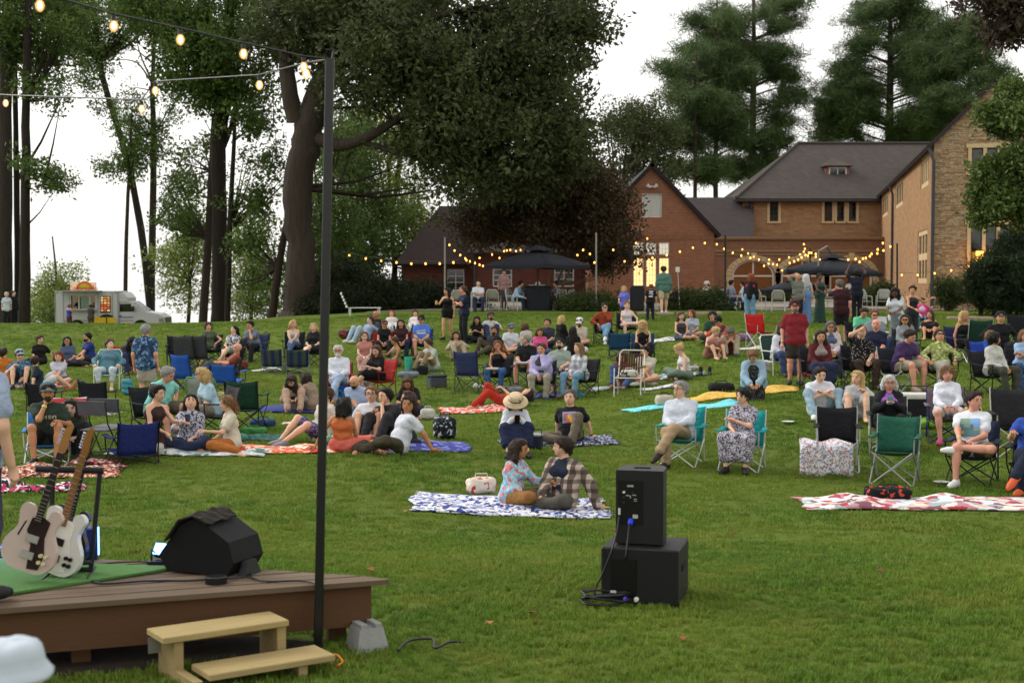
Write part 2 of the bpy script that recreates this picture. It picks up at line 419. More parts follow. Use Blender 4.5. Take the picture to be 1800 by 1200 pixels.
FRAMEW = lambda: mat('d8d4ca', rough=.5, var=.08)
def window(parent, M, a0, a1, z0, z1, nx, nz, pane_m, frame_m=None, rec=.12, fw=.05, mw=.025, arch=None, skip_panes=False):
    """window part (frame and glazing bars) with one pane object per light"""
    frame_m = frame_m or FRAMEW()
    mb = MB()
    def bar(x0, x1, y0, y1, d0=-rec, d1=-rec + .06):
        mb.add([(x0, y0, d0), (x1, y0, d0), (x1, y1, d0), (x0, y1, d0), (x0, y0, d1), (x1, y0, d1), (x1, y1, d1), (x0, y1, d1)],
               [(3, 2, 1, 0), (4, 5, 6, 7), (0, 1, 5, 4), (1, 2, 6, 5), (2, 3, 7, 6), (3, 0, 4, 7)], 0, M)
    if arch is None:
        bar(a0, a1, z0, z0 + fw); bar(a0, a1, z1 - fw, z1); bar(a0, a0 + fw, z0 + fw, z1 - fw); bar(a1 - fw, a1, z0 + fw, z1 - fw)
    else:
        bar(a0, a0 + fw, z0, arch); bar(a1 - fw, a1, z0, arch); bar(a0, a1, z0, z0 + fw)
        c = (a0 + a1) / 2; R = (a1 - a0) / 2; n = 20
        for i in range(n):
            t0, t1 = PI * i / n, PI * (i + 1) / n
            q = [(c + r * math.cos(t), arch + r * math.sin(t) * (z1 - arch) / R) for t in (t0, t1) for r in (R, R - fw)]
            vs = [(x, y, d) for d in (-rec, -rec + .06) for x, y in (q[0], q[2], q[3], q[1])]
            mb.add(vs, [(3, 2, 1, 0), (4, 5, 6, 7), (0, 1, 5, 4), (2, 3, 7, 6)], 0, M)
        bar(a0, a1, arch - .05, arch + .05, -rec + .003, -rec + .07); bar(c - .05, c + .05, z0, z1 - .01, -rec + .002, -rec + .066)
    xs = np.linspace(a0 + fw, a1 - fw, nx + 1); zs = np.linspace(z0 + fw, z1 - fw, nz + 1)
    if arch is None:
        for x in xs[1:-1]: bar(x - mw / 2, x + mw / 2, z0 + fw, z1 - fw, -rec + .003, -rec + .05)
        for z in zs[1:-1]: bar(a0 + fw, a1 - fw, z - mw / 2, z + mw / 2, -rec + .005, -rec + .047)
    w = wpart(mb, 'window', frame_m, parent)
    def pane(x0, x1, y0, y1, poly=None):
        m2 = MB(); m2.prism(poly or rect(x0, x1, y0, y1), -rec - .02, -rec + .012, M)
        p = m2.build('pane', pane_m, w)
    if arch is None:
        for i in range(nx):
            for j in range(nz): pane(xs[i], xs[i + 1], zs[j], zs[j + 1])
    else:
        c = (a0 + a1) / 2; R = (a1 - a0) / 2
        for sgn in (-1, 1):
            pl = [(c, arch)] + [(c + sgn * (R - .02) * math.cos(t), arch + (z1 - arch - .02) * math.sin(t)) for t in np.linspace(0, PI / 2, 9)]
            pane(0, 0, 0, 0, pl if sgn > 0 else pl[::-1])
            pane(*sorted((c, c + sgn * (R - .02))), z0 + fw, arch)
    return w

BRICK = mat('a46a4c', 'brick', cols=('8a563e', 'ac927c', '744a36'), rough=.9, sc=.8)
BRICK2 = mat('9a6a4c', 'brick', cols=('85543e', '9c8068', '6b4a38'), rough=.9, sc=.8)
STONE = mat('bd9670', 'rubble', cols=('9a7452', 'a08a70', '7a5840'), rough=.95)
TAN = mat('c8ae86', rough=.85, var=.2, bump=.3)
ROOF = mat('4b4440', 'shingle', rough=.85)
DARKM = mat('1c1614', rough=.8)
LIT = mat('ffcf8a', em=1.15, var=.25, sc=.15)
LITPALE = mat('e8e0cc', em=.42, var=.25, sc=.15)
CURT = mat('b9bab4', rough=.5, spec=.6, var=.2)
DIMGLASS = mat('5a3214', rough=.15, spec=.7, em=.28, var=.75, sc=.12)
LEAD = mat('3c3f42', rough=.5)

def slab_roof(mb, quad, th=.14, mi=0):
    q = [Vector(p) for p in quad]; n = (q[1] - q[0]).cross(q[-1] - q[0]).normalized()
    if n.z < 0: n = -n
    m = len(q); vs = q + [p - n * th for p in q]
    mb.add(vs, [tuple(range(m)), tuple(range(m, 2 * m))[::-1]] + [(i, (i + 1) % m, m + (i + 1) % m, m + i) for i in range(m)], mi)

def W2(px, py, D): p = W(px, py, D); return p.x, p.z

# --- red brick gable hall
D0 = 75.0; gb = 1.15
T = thing('brick_gable_house', 'red brick gable house with tall lit window beside the dark red maple', 'building', (7.4, D0, gb))
M = wframe((0, D0, 0), (1, 0, 0))
xl, xr, xa = W2(1036, 0, D0)[0], W2(1258, 0, D0)[0], W2(1147, 0, D0)[0]
ze, za = W2(0, 407, D0)[1], W2(0, 292, D0)[1]
holes = []
def prect(p0, p1, q0, q1, D): a = W2(p0, q1, D); b = W2(p1, q0, D); return (a[0], b[0], a[1], b[1])
wins = []
for p0, p1 in ((1113, 1131.5), (1135.5, 1154), (1158, 1176.5)):
    wins += [(prect(p0, p1, 426, 448, D0), 3, 2, LITPALE), (prect(p0, p1, 453, 504, D0), 3, 5, LIT)]
wins.append((prect(1128.5, 1163.5, 340, 382, D0), 2, 1, CURT))
mb = MB(); wall(mb, M, [(xl, gb), (xr, gb), (xr, ze), (xa, za), (xl, ze)], [rect(*w[0]) for w in wins])
mb.add([(xl, D0, gb), (xl, D0 + 22, gb), (xl, D0 + 22, ze), (xl, D0, ze)], [(0, 1, 2, 3)])
mb.add([(xr, D0, gb), (xr, D0 + 22, gb), (xr, D0 + 22, ze), (xr, D0, ze)], [(3, 2, 1, 0)])
zb_ = W2(0, 418, D0)[1]
for i in range(70):        # soldier course of upright bricks
    x = xl + (xr - xl) * (i + .5) / 70
    mb.box((x, D0 - .012, zb_), ((xr - xl) / 70 * .8, .03, .2))
wpart(mb, 'wall', BRICK, T)
for r, nx_, nz_, pm in wins: window(T, M, *r, nx_, nz_, pm, fw=.045, mw=.018)
mb = MB(); oh = .3
sl = (za - ze) / (xa - xl)
for sg, xe in ((-1, xl), (1, xr)):
    slab_roof(mb, [(xa, D0 - oh, za + .18), (xa, D0 + 22, za + .18), (xe + sg * .35, D0 + 22, ze - .35 * sl + .18), (xe + sg * .35, D0 - oh, ze - .35 * sl + .18)], .2)
wpart(mb, 'roof', mat('2b2426', 'shingle', rough=.85), T)
mb = MB(); fx = W(1146, 328, D0 - .1)
for s_ in (-1, 1): mb.lathe([(.05, -.1), (.11, .1), (.1, .12)], 8, 0, Matrix.Translation(fx + Vector((s_ * .18, -.1, 0))) @ Matrix.Rotation(s_ * .9, 4, 'Y'))
mb.box(fx, (.3, .1, .08)); wpart(mb, 'floodlight', mat('c8c6c0', rough=.5), T)
mb = MB(); fx = W(1122, 404, D0 - .3); mb.box(fx, (.5, .5, .07)); mb.tube([fx, fx + Vector((-.5, .2, -.25))], .04); wpart(mb, 'floodlight', mat('a8a49c', rough=.5), T)

# --- low brick wing under the oak
T = thing('low_brick_wing', 'low dark red brick wing with sweeping brown roof behind the near parasol', 'building', (0, 80, gb))
DA, DB = 82.0, 79.0
MA, MB_ = wframe((0, DA, 0), (1, 0, 0)), wframe((0, DB, 0), (1, 0, 0))
ax0, ax1 = W2(704, 0, DA)[0], W2(834, 0, DA)[0]; bx0, bx1 = W2(831, 0, DB)[0], W2(1050, 0, DB)[0]
aze, bze = W2(0, 461, DA)[1], W2(0, 441, DB)[1]
wa = prect(786, 816, 473, 530, DA)
wb = [prect(866, 900, 472, 504, DB), prect(974, 1009, 466, 504, DB)]
mb = MB(); wall(mb, MA, rect(ax0, ax1, gb, aze), [rect(*wa)]); wall(mb, MB_, rect(bx0, bx1, gb, bze), [rect(*w) for w in wb])
mb.add([(bx0, DB, gb), (bx0, DA, gb), (bx0, DA, bze), (bx0, DB, bze)], [(0, 1, 2, 3)])
mb.add([(ax0, DA, gb), (ax0, DA + 9, gb), (ax0, DA + 9, aze), (ax0, DA, aze)], [(0, 1, 2, 3)])
wpart(mb, 'wall', mat('6e3a2e', 'brick', cols=('5c3028', '7d5e52', '4a261f'), rough=.9, sc=.8), T)
window(T, MA, *wa, 2, 5, glass('1a1d1e'), mw=.05)
for w in wb: window(T, MB_, *w, 2, 3, glass('14181a'), fw=.07, mw=.04)
rz_, rx0 = W2(0, 362, 86)[1], W2(772, 0, 86)[0]
mb = MB()
slab_roof(mb, [(ax0 - .4, DA - .5, aze - .1), (bx0, DA - .5, aze - .1), (bx0, 86, rz_), (rx0, 86, rz_)])
slab_roof(mb, [(bx0 - .3, DB - .5, bze - .1), (bx1, DB - .5, bze - .1), (bx1, 86, rz_ + .03), (bx0 - .3, 86, rz_ + .03)])
slab_roof(mb, [(ax0 - .4, DA - .5, aze - .1), (rx0, 86, rz_), (ax0 - .4, DA + 9, aze - .1)])
slab_roof(mb, [(rx0, 86, rz_), (bx1, 86, rz_), (bx1, 93, aze), (ax0, 93, aze)])
wpart(mb, 'roof', mat('3c302e', 'shingle', rough=.9), T)
for x_, d_, z_ in ((bx0 + .1, DB - .12, bze),):
    mb = MB(); mb.tube([(x_, d_, z_), (x_, d_, gb)], .06); wpart(mb, 'downpipe', LEAD, T)

# --- arcade hall with hipped upper storey
DR = 92.0; DU = 96.0
T = thing('arcade_hall', 'long tan brick hall with three arched windows and hipped slate roof', 'building', (18, DR, gb))
M = wframe((0, DR, 0), (1, 0, 0))
x0, x1 = W2(1236, 0, DR)[0], W2(1584, 0, DR)[0]; zt = W2(0, 419, DR)[1]
arches = []
for pc in (1328, 1415, 1501):
    c = W2(pc, 0, DR)[0]; R = 37.5 * DR / FPX; zs_ = W2(0, 485, DR)[1]; ztop = W2(0, 457, DR)[1]
    arches.append((c, R, zs_, ztop))
holes = [[(c - R, gb + .15), (c + R, gb + .15)] + [(c + R * math.cos(t), zs_ + (ztop - zs_) * math.sin(t)) for t in np.linspace(0, PI, 17)] for c, R, zs_, ztop in arches]
mb = MB(); wall(mb, M, rect(x0, x1, gb, zt), holes, .35); wpart(mb, 'wall', mat('9c6c50', 'brick', cols=('885a44', 'a88e78', '6e4c3a'), rough=.9, sc=.8), T)
for c, R, zs_, ztop in arches:
    window(T, M, c - R, c + R, gb + .15, ztop, 2, 2, DIMGLASS, FRAMEW(), rec=.2, fw=.13, arch=zs_)
    mb = MB(); n = 15                                            # stone voussoirs and jamb blocks round each arch
    for i in range(n):
        t0, t1 = PI * i / n + .012, PI * (i + 1) / n - .012; k = (ztop - zs_) / R
        q = [(c + r * math.cos(t), zs_ + r * math.sin(t) * k) for r, t in ((R + .02, t0), (R + .42, t0), (R + .42, t1), (R + .02, t1))]
        mb.prism(q, -.02, .05, M)
    for sg in (-1, 1):
        for j in range(4):
            z0_ = gb + .15 + (zs_ - gb - .15) * j / 4; z1_ = gb + .15 + (zs_ - gb - .15) * (j + 1) / 4 - .02; w_ = .42 if j % 2 else .34
            mb.prism(rect(*sorted((c + sg * (R + .02), c + sg * (R + w_))), z0_, z1_), -.02, .05, M)
    mb.box((c, DR - .07, ztop + .22), (.36, .16, .5)); wpart(mb, 'arch_surround', TAN, T)
mb = MB()
for pyb, h_, pr_ in ((441, .16, .08), (447, .12, .05), (419, .2, .14)): mb.box(((x0 + x1) / 2, DR - pr_ / 2, W2(0, pyb, DR)[1]), (x1 - x0, pr_, h_))
mb.box(((x0 + x1) / 2, DR + 2, zt + .02), (x1 - x0, 4.4, .1)); wpart(mb, 'cornice', mat('8f7358', rough=.85, var=.25, bump=.3), T)
MU = wframe((0, DU, 0), (1, 0, 0)); ux0, ux1 = W2(1308, 0, DU)[0], W2(1590, 0, DU)[0]; uz1 = W2(0, 352, DU)[1]; uz0 = zt - .3
uw = [prect(1353, 1368, 354, 389, DU)] + [prect(a, b, 354, 389, DU) for a, b in ((1449, 1463), (1471, 1484), (1492, 1505))]
mb = MB(); wall(mb, MU, rect(ux0, ux1, uz0, uz1), [rect(*w) for w in uw])
mb.add([(ux0, DU, uz0), (ux0, DU + 11, uz0), (ux0, DU + 11, uz1), (ux0, DU, uz1)], [(0, 1, 2, 3)]); wpart(mb, 'upper_wall', STONE, T)
for w in uw: window(T, MU, *w, 2, 4, glass('12161a'), LEAD, fw=.03, mw=.02)
mb = MB()
for a0, a1, z0_, z1_ in uw:
    for s_, e_ in ((-1, a0), (1, a1)): mb.box((e_ + s_ * .09, DU - .01, (z0_ + z1_) / 2), (.16, .08, z1_ - z0_ + .1))
    mb.box(((a0 + a1) / 2, DU - .02, z0_ - .07), (a1 - a0 + .4, .12, .13))
wpart(mb, 'window_surround', TAN, T)
er = .5; ezl = W2(0, 349, DU - er)[1]
el, err_ = W2(1296, 0, DU - er)[0], W2(1640, 0, DU - er)[0]
rd = 102.0; rl, rr_, rzz = W2(1405, 0, rd)[0], W2(1690, 0, rd)[0], W2(0, 253, rd)[1]
bk = 2 * rd - DU + er
mb = MB(); slab_roof(mb, [(el, DU - er, ezl), (err_, DU - er, ezl), (rr_, rd, rzz), (rl, rd, rzz)], .18)
slab_roof(mb, [(el, DU - er, ezl), (rl, rd, rzz), (el, bk, ezl)], .18); slab_roof(mb, [(rl, rd, rzz), (rr_, rd, rzz), (err_, bk, ezl), (el, bk, ezl)], .18)
mb.tube([(el, DU - er, ezl + .05), (rl, rd, rzz + .05)], .1); mb.tube([(rl, rd, rzz + .05), (rr_, rd, rzz + .05)], .12)
ro = wpart(mb, 'roof', ROOF, T)
mb = MB(); mb.tube([(el, DU - er - .06, ezl - .16), (err_, DU - er - .06, ezl - .16)], .1); wpart(mb, 'gutter', mat('2d2423', rough=.6), T)
mb = MB(); p_ = W(1321, 352, DU - .15); mb.tube([p_, Vector((p_.x, p_.y, uz0))], .09); wpart(mb, 'downpipe', LEAD, T)
# hipped dormer
dd = DU + 2.3; dw = prect(1457, 1488, 294, 313, dd); MD = wframe((0, dd, 0), (1, 0, 0)); dx0, dx1, dz0, dz1 = dw[0] - .2, dw[1] + .2, dw[2] - .3, dw[3] + .1
mb = MB(); wall(mb, MD, rect(dx0, dx1, dz0, dz1), [rect(*dw)], .1)
for xe in (dx0, dx1): mb.add([(xe, dd, dz0), (xe, dd + 2.5, dz0), (xe, dd + 2.5, dz1), (xe, dd, dz1)], [(0, 1, 2, 3)])
do = wpart(mb, 'dormer', mat('8a5a48', rough=.8), T)
mb = MB(); apx = ((dx0 + dx1) / 2, dd + 1.2, dz1 + .62)
for q in ([(dx0 - .2, dd - .25, dz1), (dx1 + .2, dd - .25, dz1), apx], [(dx1 + .2, dd - .25, dz1), (dx1 + .2, dd + 2.6, dz1), apx], [(dx0 - .2, dd + 2.6, dz1), (dx0 - .2, dd - .25, dz1), apx]): slab_roof(mb, q, .08)
mb.build('dormer_roof', ROOF, do)
window(T, MD, *dw, 2, 1, glass('12161a'), FRAMEW(), rec=.04, fw=.07, mw=.05)
# linking slate roof between gable and hall
mb = MB(); a_ = W(1205, 347, 97); b_ = W(1325, 347, 97); c_ = W(1325, 418, DR + .4); d_ = W(1205, 418, DR + .4)
slab_roof(mb, [d_, c_, b_, a_], .15); wpart(mb, 'link_roof', mat('403839', 'shingle', rough=.85), T)

# --- stone wing running towards the viewer
DN = 60.0; gs = 1.0
u = Vector((.194, .981, 0)).normalized(); vv = Vector((.981, -.194, 0)).normalized()
C0 = Vector((W2(1645, 0, DN)[0], DN, 0)); HW = 2.42
T = thing('stone_wing', 'tall rubble stone wing with steep gable and slate downpipes', 'building', (C0.x, C0.y, gs))
ez, az = W2(0, 250, DN)[1], W2(0, 144, DN - .5)[1]
MF = wframe(C0, vv); MS = wframe(C0 + u * 39, -u)              # front gable, side wall (a runs towards the viewer)
fw_ = []
for z0_, z1_ in ((W2(0, 301, DN)[1], W2(0, 262, DN)[1]), (W2(0, 470, DN)[1], W2(0, 396, DN)[1])):
    for a_ in (1.55, 2.12, 2.69): fw_.append((a_, a_ + .44, z0_, z1_))
mb = MB(); ol = [(0, gs), (2 * HW, gs), (2 * HW, ez), (2 * HW - .3, ez + .2), (HW, az), (.3, ez + .2), (0, ez)]
wall(mb, MF, ol, [rect(*w) for w in fw_], .3)
sw = [(39 - 6.2, 39 - 2.3, 6.6, 8.0, 4, 1), (39 - 22.8, 39 - 17.2, 6.5, 8.0, 3, 1), (39 - 36, 39 - 29.7, 6.5, 8.0, 3, 1), (39 - 7.4, 39 - 2.55, 2.3, 4.7, 3, 2)]
wall(mb, MS, [(0, gs), (39, gs), (39, ez), (0, ez)], [rect(*w[:4]) for w in sw], .3)
wpart(mb, 'wall', mat('bf9468', 'rubble', cols=('9c754e', 'a0896a', '7c5a3e'), rough=.95, sc=1.1), T)
# coursed facing stones of the gable: separate stones, each with its own depth
mb = MB(); z_ = gs + .02; r_ = random.Random(3)
while z_ < az - .1:
    h_ = r_.uniform(.05, .10); a_ = 0.0
    while a_ < 2 * HW:
        w_ = r_.uniform(.12, .32); b_ = min(a_ + w_, 2 * HW)
        zc = z_ + h_ / 2; lim = 0 if zc < ez else (zc - ez) / (az - ez) * HW
        if a_ >= lim - .05 and b_ <= 2 * HW - lim + .05 and not any(a_ < q[1] + .12 and b_ > q[0] - .12 and z_ < q[3] + .12 and z_ + h_ > q[2] - .12 for q in fw_):
            dp = r_.uniform(.012, .05); j = lambda: r_.uniform(-.012, .012)
            poly = [(a_ + .008 + j() * .3, z_ + .006 + j()), (b_ - .008, z_ + .006 + j()), (b_ - .008 + j() * .3, z_ + h_ - .006 + j()), (a_ + .008, z_ + h_ - .006 + j())]
            mb.prism(poly, -.01, dp, MF, r_.choice((0, 0, 1, 2, 3)))
        a_ = b_
    z_ += h_
wpart(mb, 'facing_stones', [mat('ad9272', rough=.95, bump=.5, var=.4), mat('a48568', rough=.95, bump=.5, var=.4), mat('947863', rough=.95, bump=.5, var=.4), mat('a5967e', rough=.95, bump=.5, var=.4)], T, kind='stuff')
for a0, a1, z0_, z1_ in fw_: window(T, MF, a0, a1, z0_, z1_, 1, 1 if z1_ - z0_ < 1.2 else 2, glass('14171b'), LEAD, fw=.04)
for a0, a1, z0_, z1_, n_, m_ in sw: window(T, MS, a0, a1, z0_, z1_, n_, m_, glass('191b1c'), TAN, rec=.1, fw=.22, mw=.3)
mb = MB()
for zz in (0, 3):
    g_ = fw_[zz:zz + 3]; z0_, z1_ = g_[0][2], g_[0][3]
    for a_ in (g_[0][0] - .1, (g_[0][1] + g_[1][0]) / 2, (g_[1][1] + g_[2][0]) / 2, g_[2][1] + .1): mb.prism(rect(a_ - .07, a_ + .07, z0_ - .02, z1_ + .02), -.05, .07, MF)
    for z_ in (z0_ - .1, z1_ + .1): mb.prism(rect(g_[0][0] - .25, g_[2][1] + .25, z_ - .085, z_ + .085), -.05, .09, MF)
wpart(mb, 'window_surround', TAN, T)
mb = MB(); rdg = C0 + vv * HW; back_ = u * 42
for sg, e_ in ((0, C0), (1, C0 + vv * 2 * HW)):
    o_ = vv * (-.32 if sg == 0 else .32); A = rdg - u * .25 + Vector((0, 0, az + .14)); B = e_ + o_ - u * .25 + Vector((0, 0, ez - .18))
    slab_roof(mb, [A, A + back_, B + back_, B], .16)
wpart(mb, 'roof', mat('3a3031', 'shingle', rough=.85), T)
for s_ in (-.12, 24.0):
    mb = MB(); p_ = C0 + u * s_ - vv * (.05 if s_ < 0 else .12); mb.tube([p_ + Vector((-.15, .0, ez - .25)), p_ + Vector((0, -.12, ez - .8)), p_ + Vector((0, -.12, gs))], .075, 8); wpart(mb, 'downpipe', LEAD, T)
# hanging lanterns in front of the stone wing
for k, (px, py) in enumerate(((1722, 452), (1745, 451))):
    L_ = thing('wall_lantern', ('glowing lantern on the stone gable, the one beside the downpipe', 'glowing lantern on the stone gable, the one deeper behind the evergreen')[k], 'lantern', W(px, py, DN - 1.1), group='lanterns on the stone gable')
    mb = MB(); mb.lathe([(.02, .34), (.16, .28), (.18, .26)], 8); mb.tube([(0, 0, .3), (0, 1.0, .5)], .02); mb.build('bracket', LEAD, L_)
    mb = MB(); mb.lathe([(.13, -.22), (.15, .0), (.15, .24)], 8); mb.build('glow_glass', mat('ffb347', em=6, var=.5, sc=2), L_)

# low stone edging in front of the terrace
for k, (a, b) in enumerate((((1120, 553), (1185, 554)), ((1190, 554), (1268, 553)), ((1665, 562), (1745, 561)))):
    A, B = G(*a), G(*b); mb = MB(); d = B - A; n = max(2, int(d.length / .5)); r_ = random.Random(k)
    e_ = thing('stone_edging', ('pale stone edging below the walking man in green', 'pale stone edging below the shrub by the arcade', 'pale stone slab in the grass before the stone gable')[k], 'edging', A)
    ms = None
    for i in range(n):
        mb = MB(); c = A + d * ((i + .5) / n) - A; mb.bbox((c.x, c.y, c.z + .02), (d.length / n - .03, .3, .16 + r_.uniform(-.02, .03)), .03); mb.build('stone', mat('9c8c7c', rough=.95, bump=.4), e_)

# ================================================================ TREES
def leaf_cluster(name, kind, m, n, R, L, Wd, seed):
    r = np.random.default_rng(seed); mb = MB()
    for i in range(n):
        if kind == 'broad':
            p = r.normal(size=3); p = p / np.linalg.norm(p) * R * r.uniform(.15, 1) ** .6
            d = r.normal(size=3) + p / R * .8; d[2] -= .3; d /= np.linalg.norm(d); s = np.cross(d, r.normal(size=3)); s /= np.linalg.norm(s)
            l = L * r.uniform(.7, 1.25); w = Wd * r.uniform(.7, 1.2); nn = np.cross(d, s) * l * .12
            mb.add([p, p + d * l * .5 + s * w * .5 + nn, p + d * l, p + d * l * .5 - s * w * .5 + nn], [(0, 1, 2, 3)])
        else:
            d = r.normal(size=3); d[2] = abs(d[2]) * .8 - .1; d /= np.linalg.norm(d); s = np.cross(d, r.normal(size=3)); s /= np.linalg.norm(s)
            p = r.normal(size=3) * R * .45; p[2] *= .45; l = L * r.uniform(.6, 1.2)
            mb.add([p - s * Wd, p + s * Wd, p + d * l], [(0, 1, 2)])
    return mb.mesh(name, m)

LEAF = {}
def leaf(kind, c, c2, n, R, L, Wd, seed=1):
    k = (kind, c, c2, n, R, L)
    if k not in LEAF: LEAF[k] = leaf_cluster('leaf_spray_%d' % len(LEAF), kind, mat(c, 'leaf', cols=(c2,), rough=.55, spec=.25), n, R, L, Wd, seed)
    return LEAF[k]
OAK = leaf('broad', '535c35', '3c4529', 22, .5, .24, .13)
OAKG = leaf('broad', '5d7434', '425326', 26, .5, .19, .11, 2)
PALE = leaf('broad', '8d9c4c', '66763a', 22, .5, .17, .1, 3)
MAPLE = leaf('broad', '4c3f28', '3c3420', 30, .42, .15, .1, 4)
PINE = leaf('pine', '566a3c', '42522f', 46, .5, .46, .016, 5)
NEAR = leaf('broad', '61743a', '4c5c2a', 26, .3, .14, .085, 6)
RUST = leaf('broad', '54453a', '3a3428', 24, .28, .15, .085, 7)
HEDGE = leaf('broad', '2f3a1e', '232b17', 34, .3, .09, .055, 8)
DKEV = leaf('pine', '2e3d22', '223018', 60, .3, .2, .012, 9)
SHRUB = leaf('broad', '465429', '36401f', 30, .25, .11, .045, 10)

def blob_points(blobs, clump, per, rng, flat=1.0):
    """leaf sprays gathered in clumps spread through real ellipsoids (centre by picture position and distance, radii in metres derived there)"""
    P = []
    for px, py, rx, ry, D, rd, n in blobs:
        c = W(px, py, D); k = D / FPX
        for _ in range(n):
            v = rng.normal(size=3); v /= np.linalg.norm(v); v *= rng.uniform(0, 1) ** (1 / 2.2)
            cc = np.array((c.x + v[0] * rx * k, c.y + v[1] * rd, c.z + v[2] * ry * k))
            q = rng.normal(size=(per, 3)) * clump * np.array((1, 1, .62 * flat)) * rng.uniform(.6, 1.25)
            q[:, 2] += clump * .2
            P.append(cc + q)
    return np.concatenate(P)

TREE_N = [0]
def tree(name, label, stems, blobs, lf, clump=.8, per=10, bark='3d342b', group=None, cat='tree', limbs=(), scl=1.0, flat=1.0, seed=None, twig=None, bsc=1.0, thin=.6):
    """stems / limbs: lists of (px, py, D, radius in metres)"""
    TREE_N[0] += 1; rng = np.random.default_rng(seed or 100 + TREE_N[0])
    p0 = W(*stems[0][0][:3]); base = onground(p0.x, p0.y)
    t = thing(name, label, cat, base, group=group)
    mb = MB()
    for si, st in enumerate(list(stems) + list(limbs)):
        pts = [W(a, b, d) for a, b, d, r in st]; rs = [r for *_, r in st]
        if si < len(stems):
            g = float(gz(pts[0].x, pts[0].y)) - .3
            if pts[0].z > g: pts = [Vector((pts[0].x, pts[0].y, g))] + pts; rs = [rs[0] * 1.25] + rs
        # smooth curve through the joints with a little wander
        P2, R2 = [], []; n_ = len(pts)
        for i in range(n_ - 1):
            a_, b_, c_, d_ = pts[max(i - 1, 0)], pts[i], pts[i + 1], pts[min(i + 2, n_ - 1)]
            for k in range(5):
                f = k / 5; q = .5 * (2 * b_ + (c_ - a_) * f + (2 * a_ - 5 * b_ + 4 * c_ - d_) * f * f + (3 * b_ - a_ - 3 * c_ + d_) * f ** 3); w = rs[i] * .05
                P2.append(q + Vector(rng.normal(size=3) * w) if (i or k) else q); R2.append((rs[i] * (1 - f) + rs[i + 1] * f) * rng.uniform(.96, 1.04))
        P2.append(pts[-1]); R2.append(rs[-1])
        mb.tube([p - base for p in P2], R2, 9)
    if group == 'tall bare trunks by the crest': thin *= .8
    if lf not in (OAK, MAPLE, HEDGE, DKEV, SHRUB): blobs = [b[:6] + (max(2, int(b[6] * thin)),) for b in blobs]
    bp = blob_points(blobs, clump, per, rng, flat) if blobs else np.zeros((0, 3))
    if twig and len(bp):      # small branches reaching into the crown
        src = [W(a, b, d) for st in (list(stems) + list(limbs)) for a, b, d, r in st[1:]]
        if not src: src = [p0]
        for i in rng.choice(len(bp), min(twig, len(bp)), replace=False):
            e = Vector(bp[i]); s_ = min(src, key=lambda q: (q - e).length + (3 if q.z > e.z else 0)); mid = s_.lerp(e, .5) + Vector((0, 0, -.06 * (e - s_).length))
            L = (e - s_).length; r0 = min(.016 * L + .015, .12)
            mb.tube([s_ - base, mid - base, e - base], [r0, r0 * .6, .012], 4)
    mb.build('trunk', mat(bark, 'bark', rough=.95, sc=bsc), t, True)
    if len(bp):
        rot = rng.uniform(-PI, PI, (len(bp), 3)); rot[:, :2] *= .35 if lf in (PINE, DKEV) else 1
        scatter('crown', bp - np.array(base), rot, rng.uniform(.5, 1.45, len(bp)) * scl, lf, t, kind='stuff')
    return t

# the great oak
tree('oak_tree', 'huge old oak with thick forked trunk and dark spreading crown', 
     [[(524, 548, 60, .70), (528, 450, 60, .60), (522, 330, 60, .60), (540, 250, 60, .62), (553, 190, 60, .58), (570, 140, 60.3, .5), (598, 80, 61, .42), (640, 10, 62, .36)]],
     [(640, 40, 160, 90, 61, 4.5, 56), (800, 70, 210, 120, 61, 5, 86), (950, 60, 90, 80, 62, 4, 44), (870, 220, 140, 100, 60, 4, 56), (980, 200, 60, 80, 61, 3.5, 28),
      (780, 230, 100, 75, 59, 3.5, 38), (700, 120, 130, 75, 58, 3.5, 38), (520, 40, 75, 75, 62, 4, 30), (980, 280, 60, 40, 61, 2.5, 12), (860, 315, 110, 36, 60, 3, 20), (1025, 30, 40, 50, 62, 3, 10)],
     OAK, .6, 10, '40372f', limbs=[[(520, 215, 60, .4), (508, 150, 60, .34), (496, 60, 60.5, .28), (480, -10, 61, .22)], [(548, 240, 60, .34), (610, 255, 59, .24), (690, 215, 58, .17), (760, 150, 58, .12), (840, 110, 58, .07)],
            [(565, 150, 60.3, .3), (625, 90, 59.5, .26), (700, 50, 59, .2), (800, 20, 59, .12)], [(640, 250, 58.6, .14), (720, 270, 58, .1), (800, 240, 58, .05)]], twig=160, bsc=.8)
mb = MB()
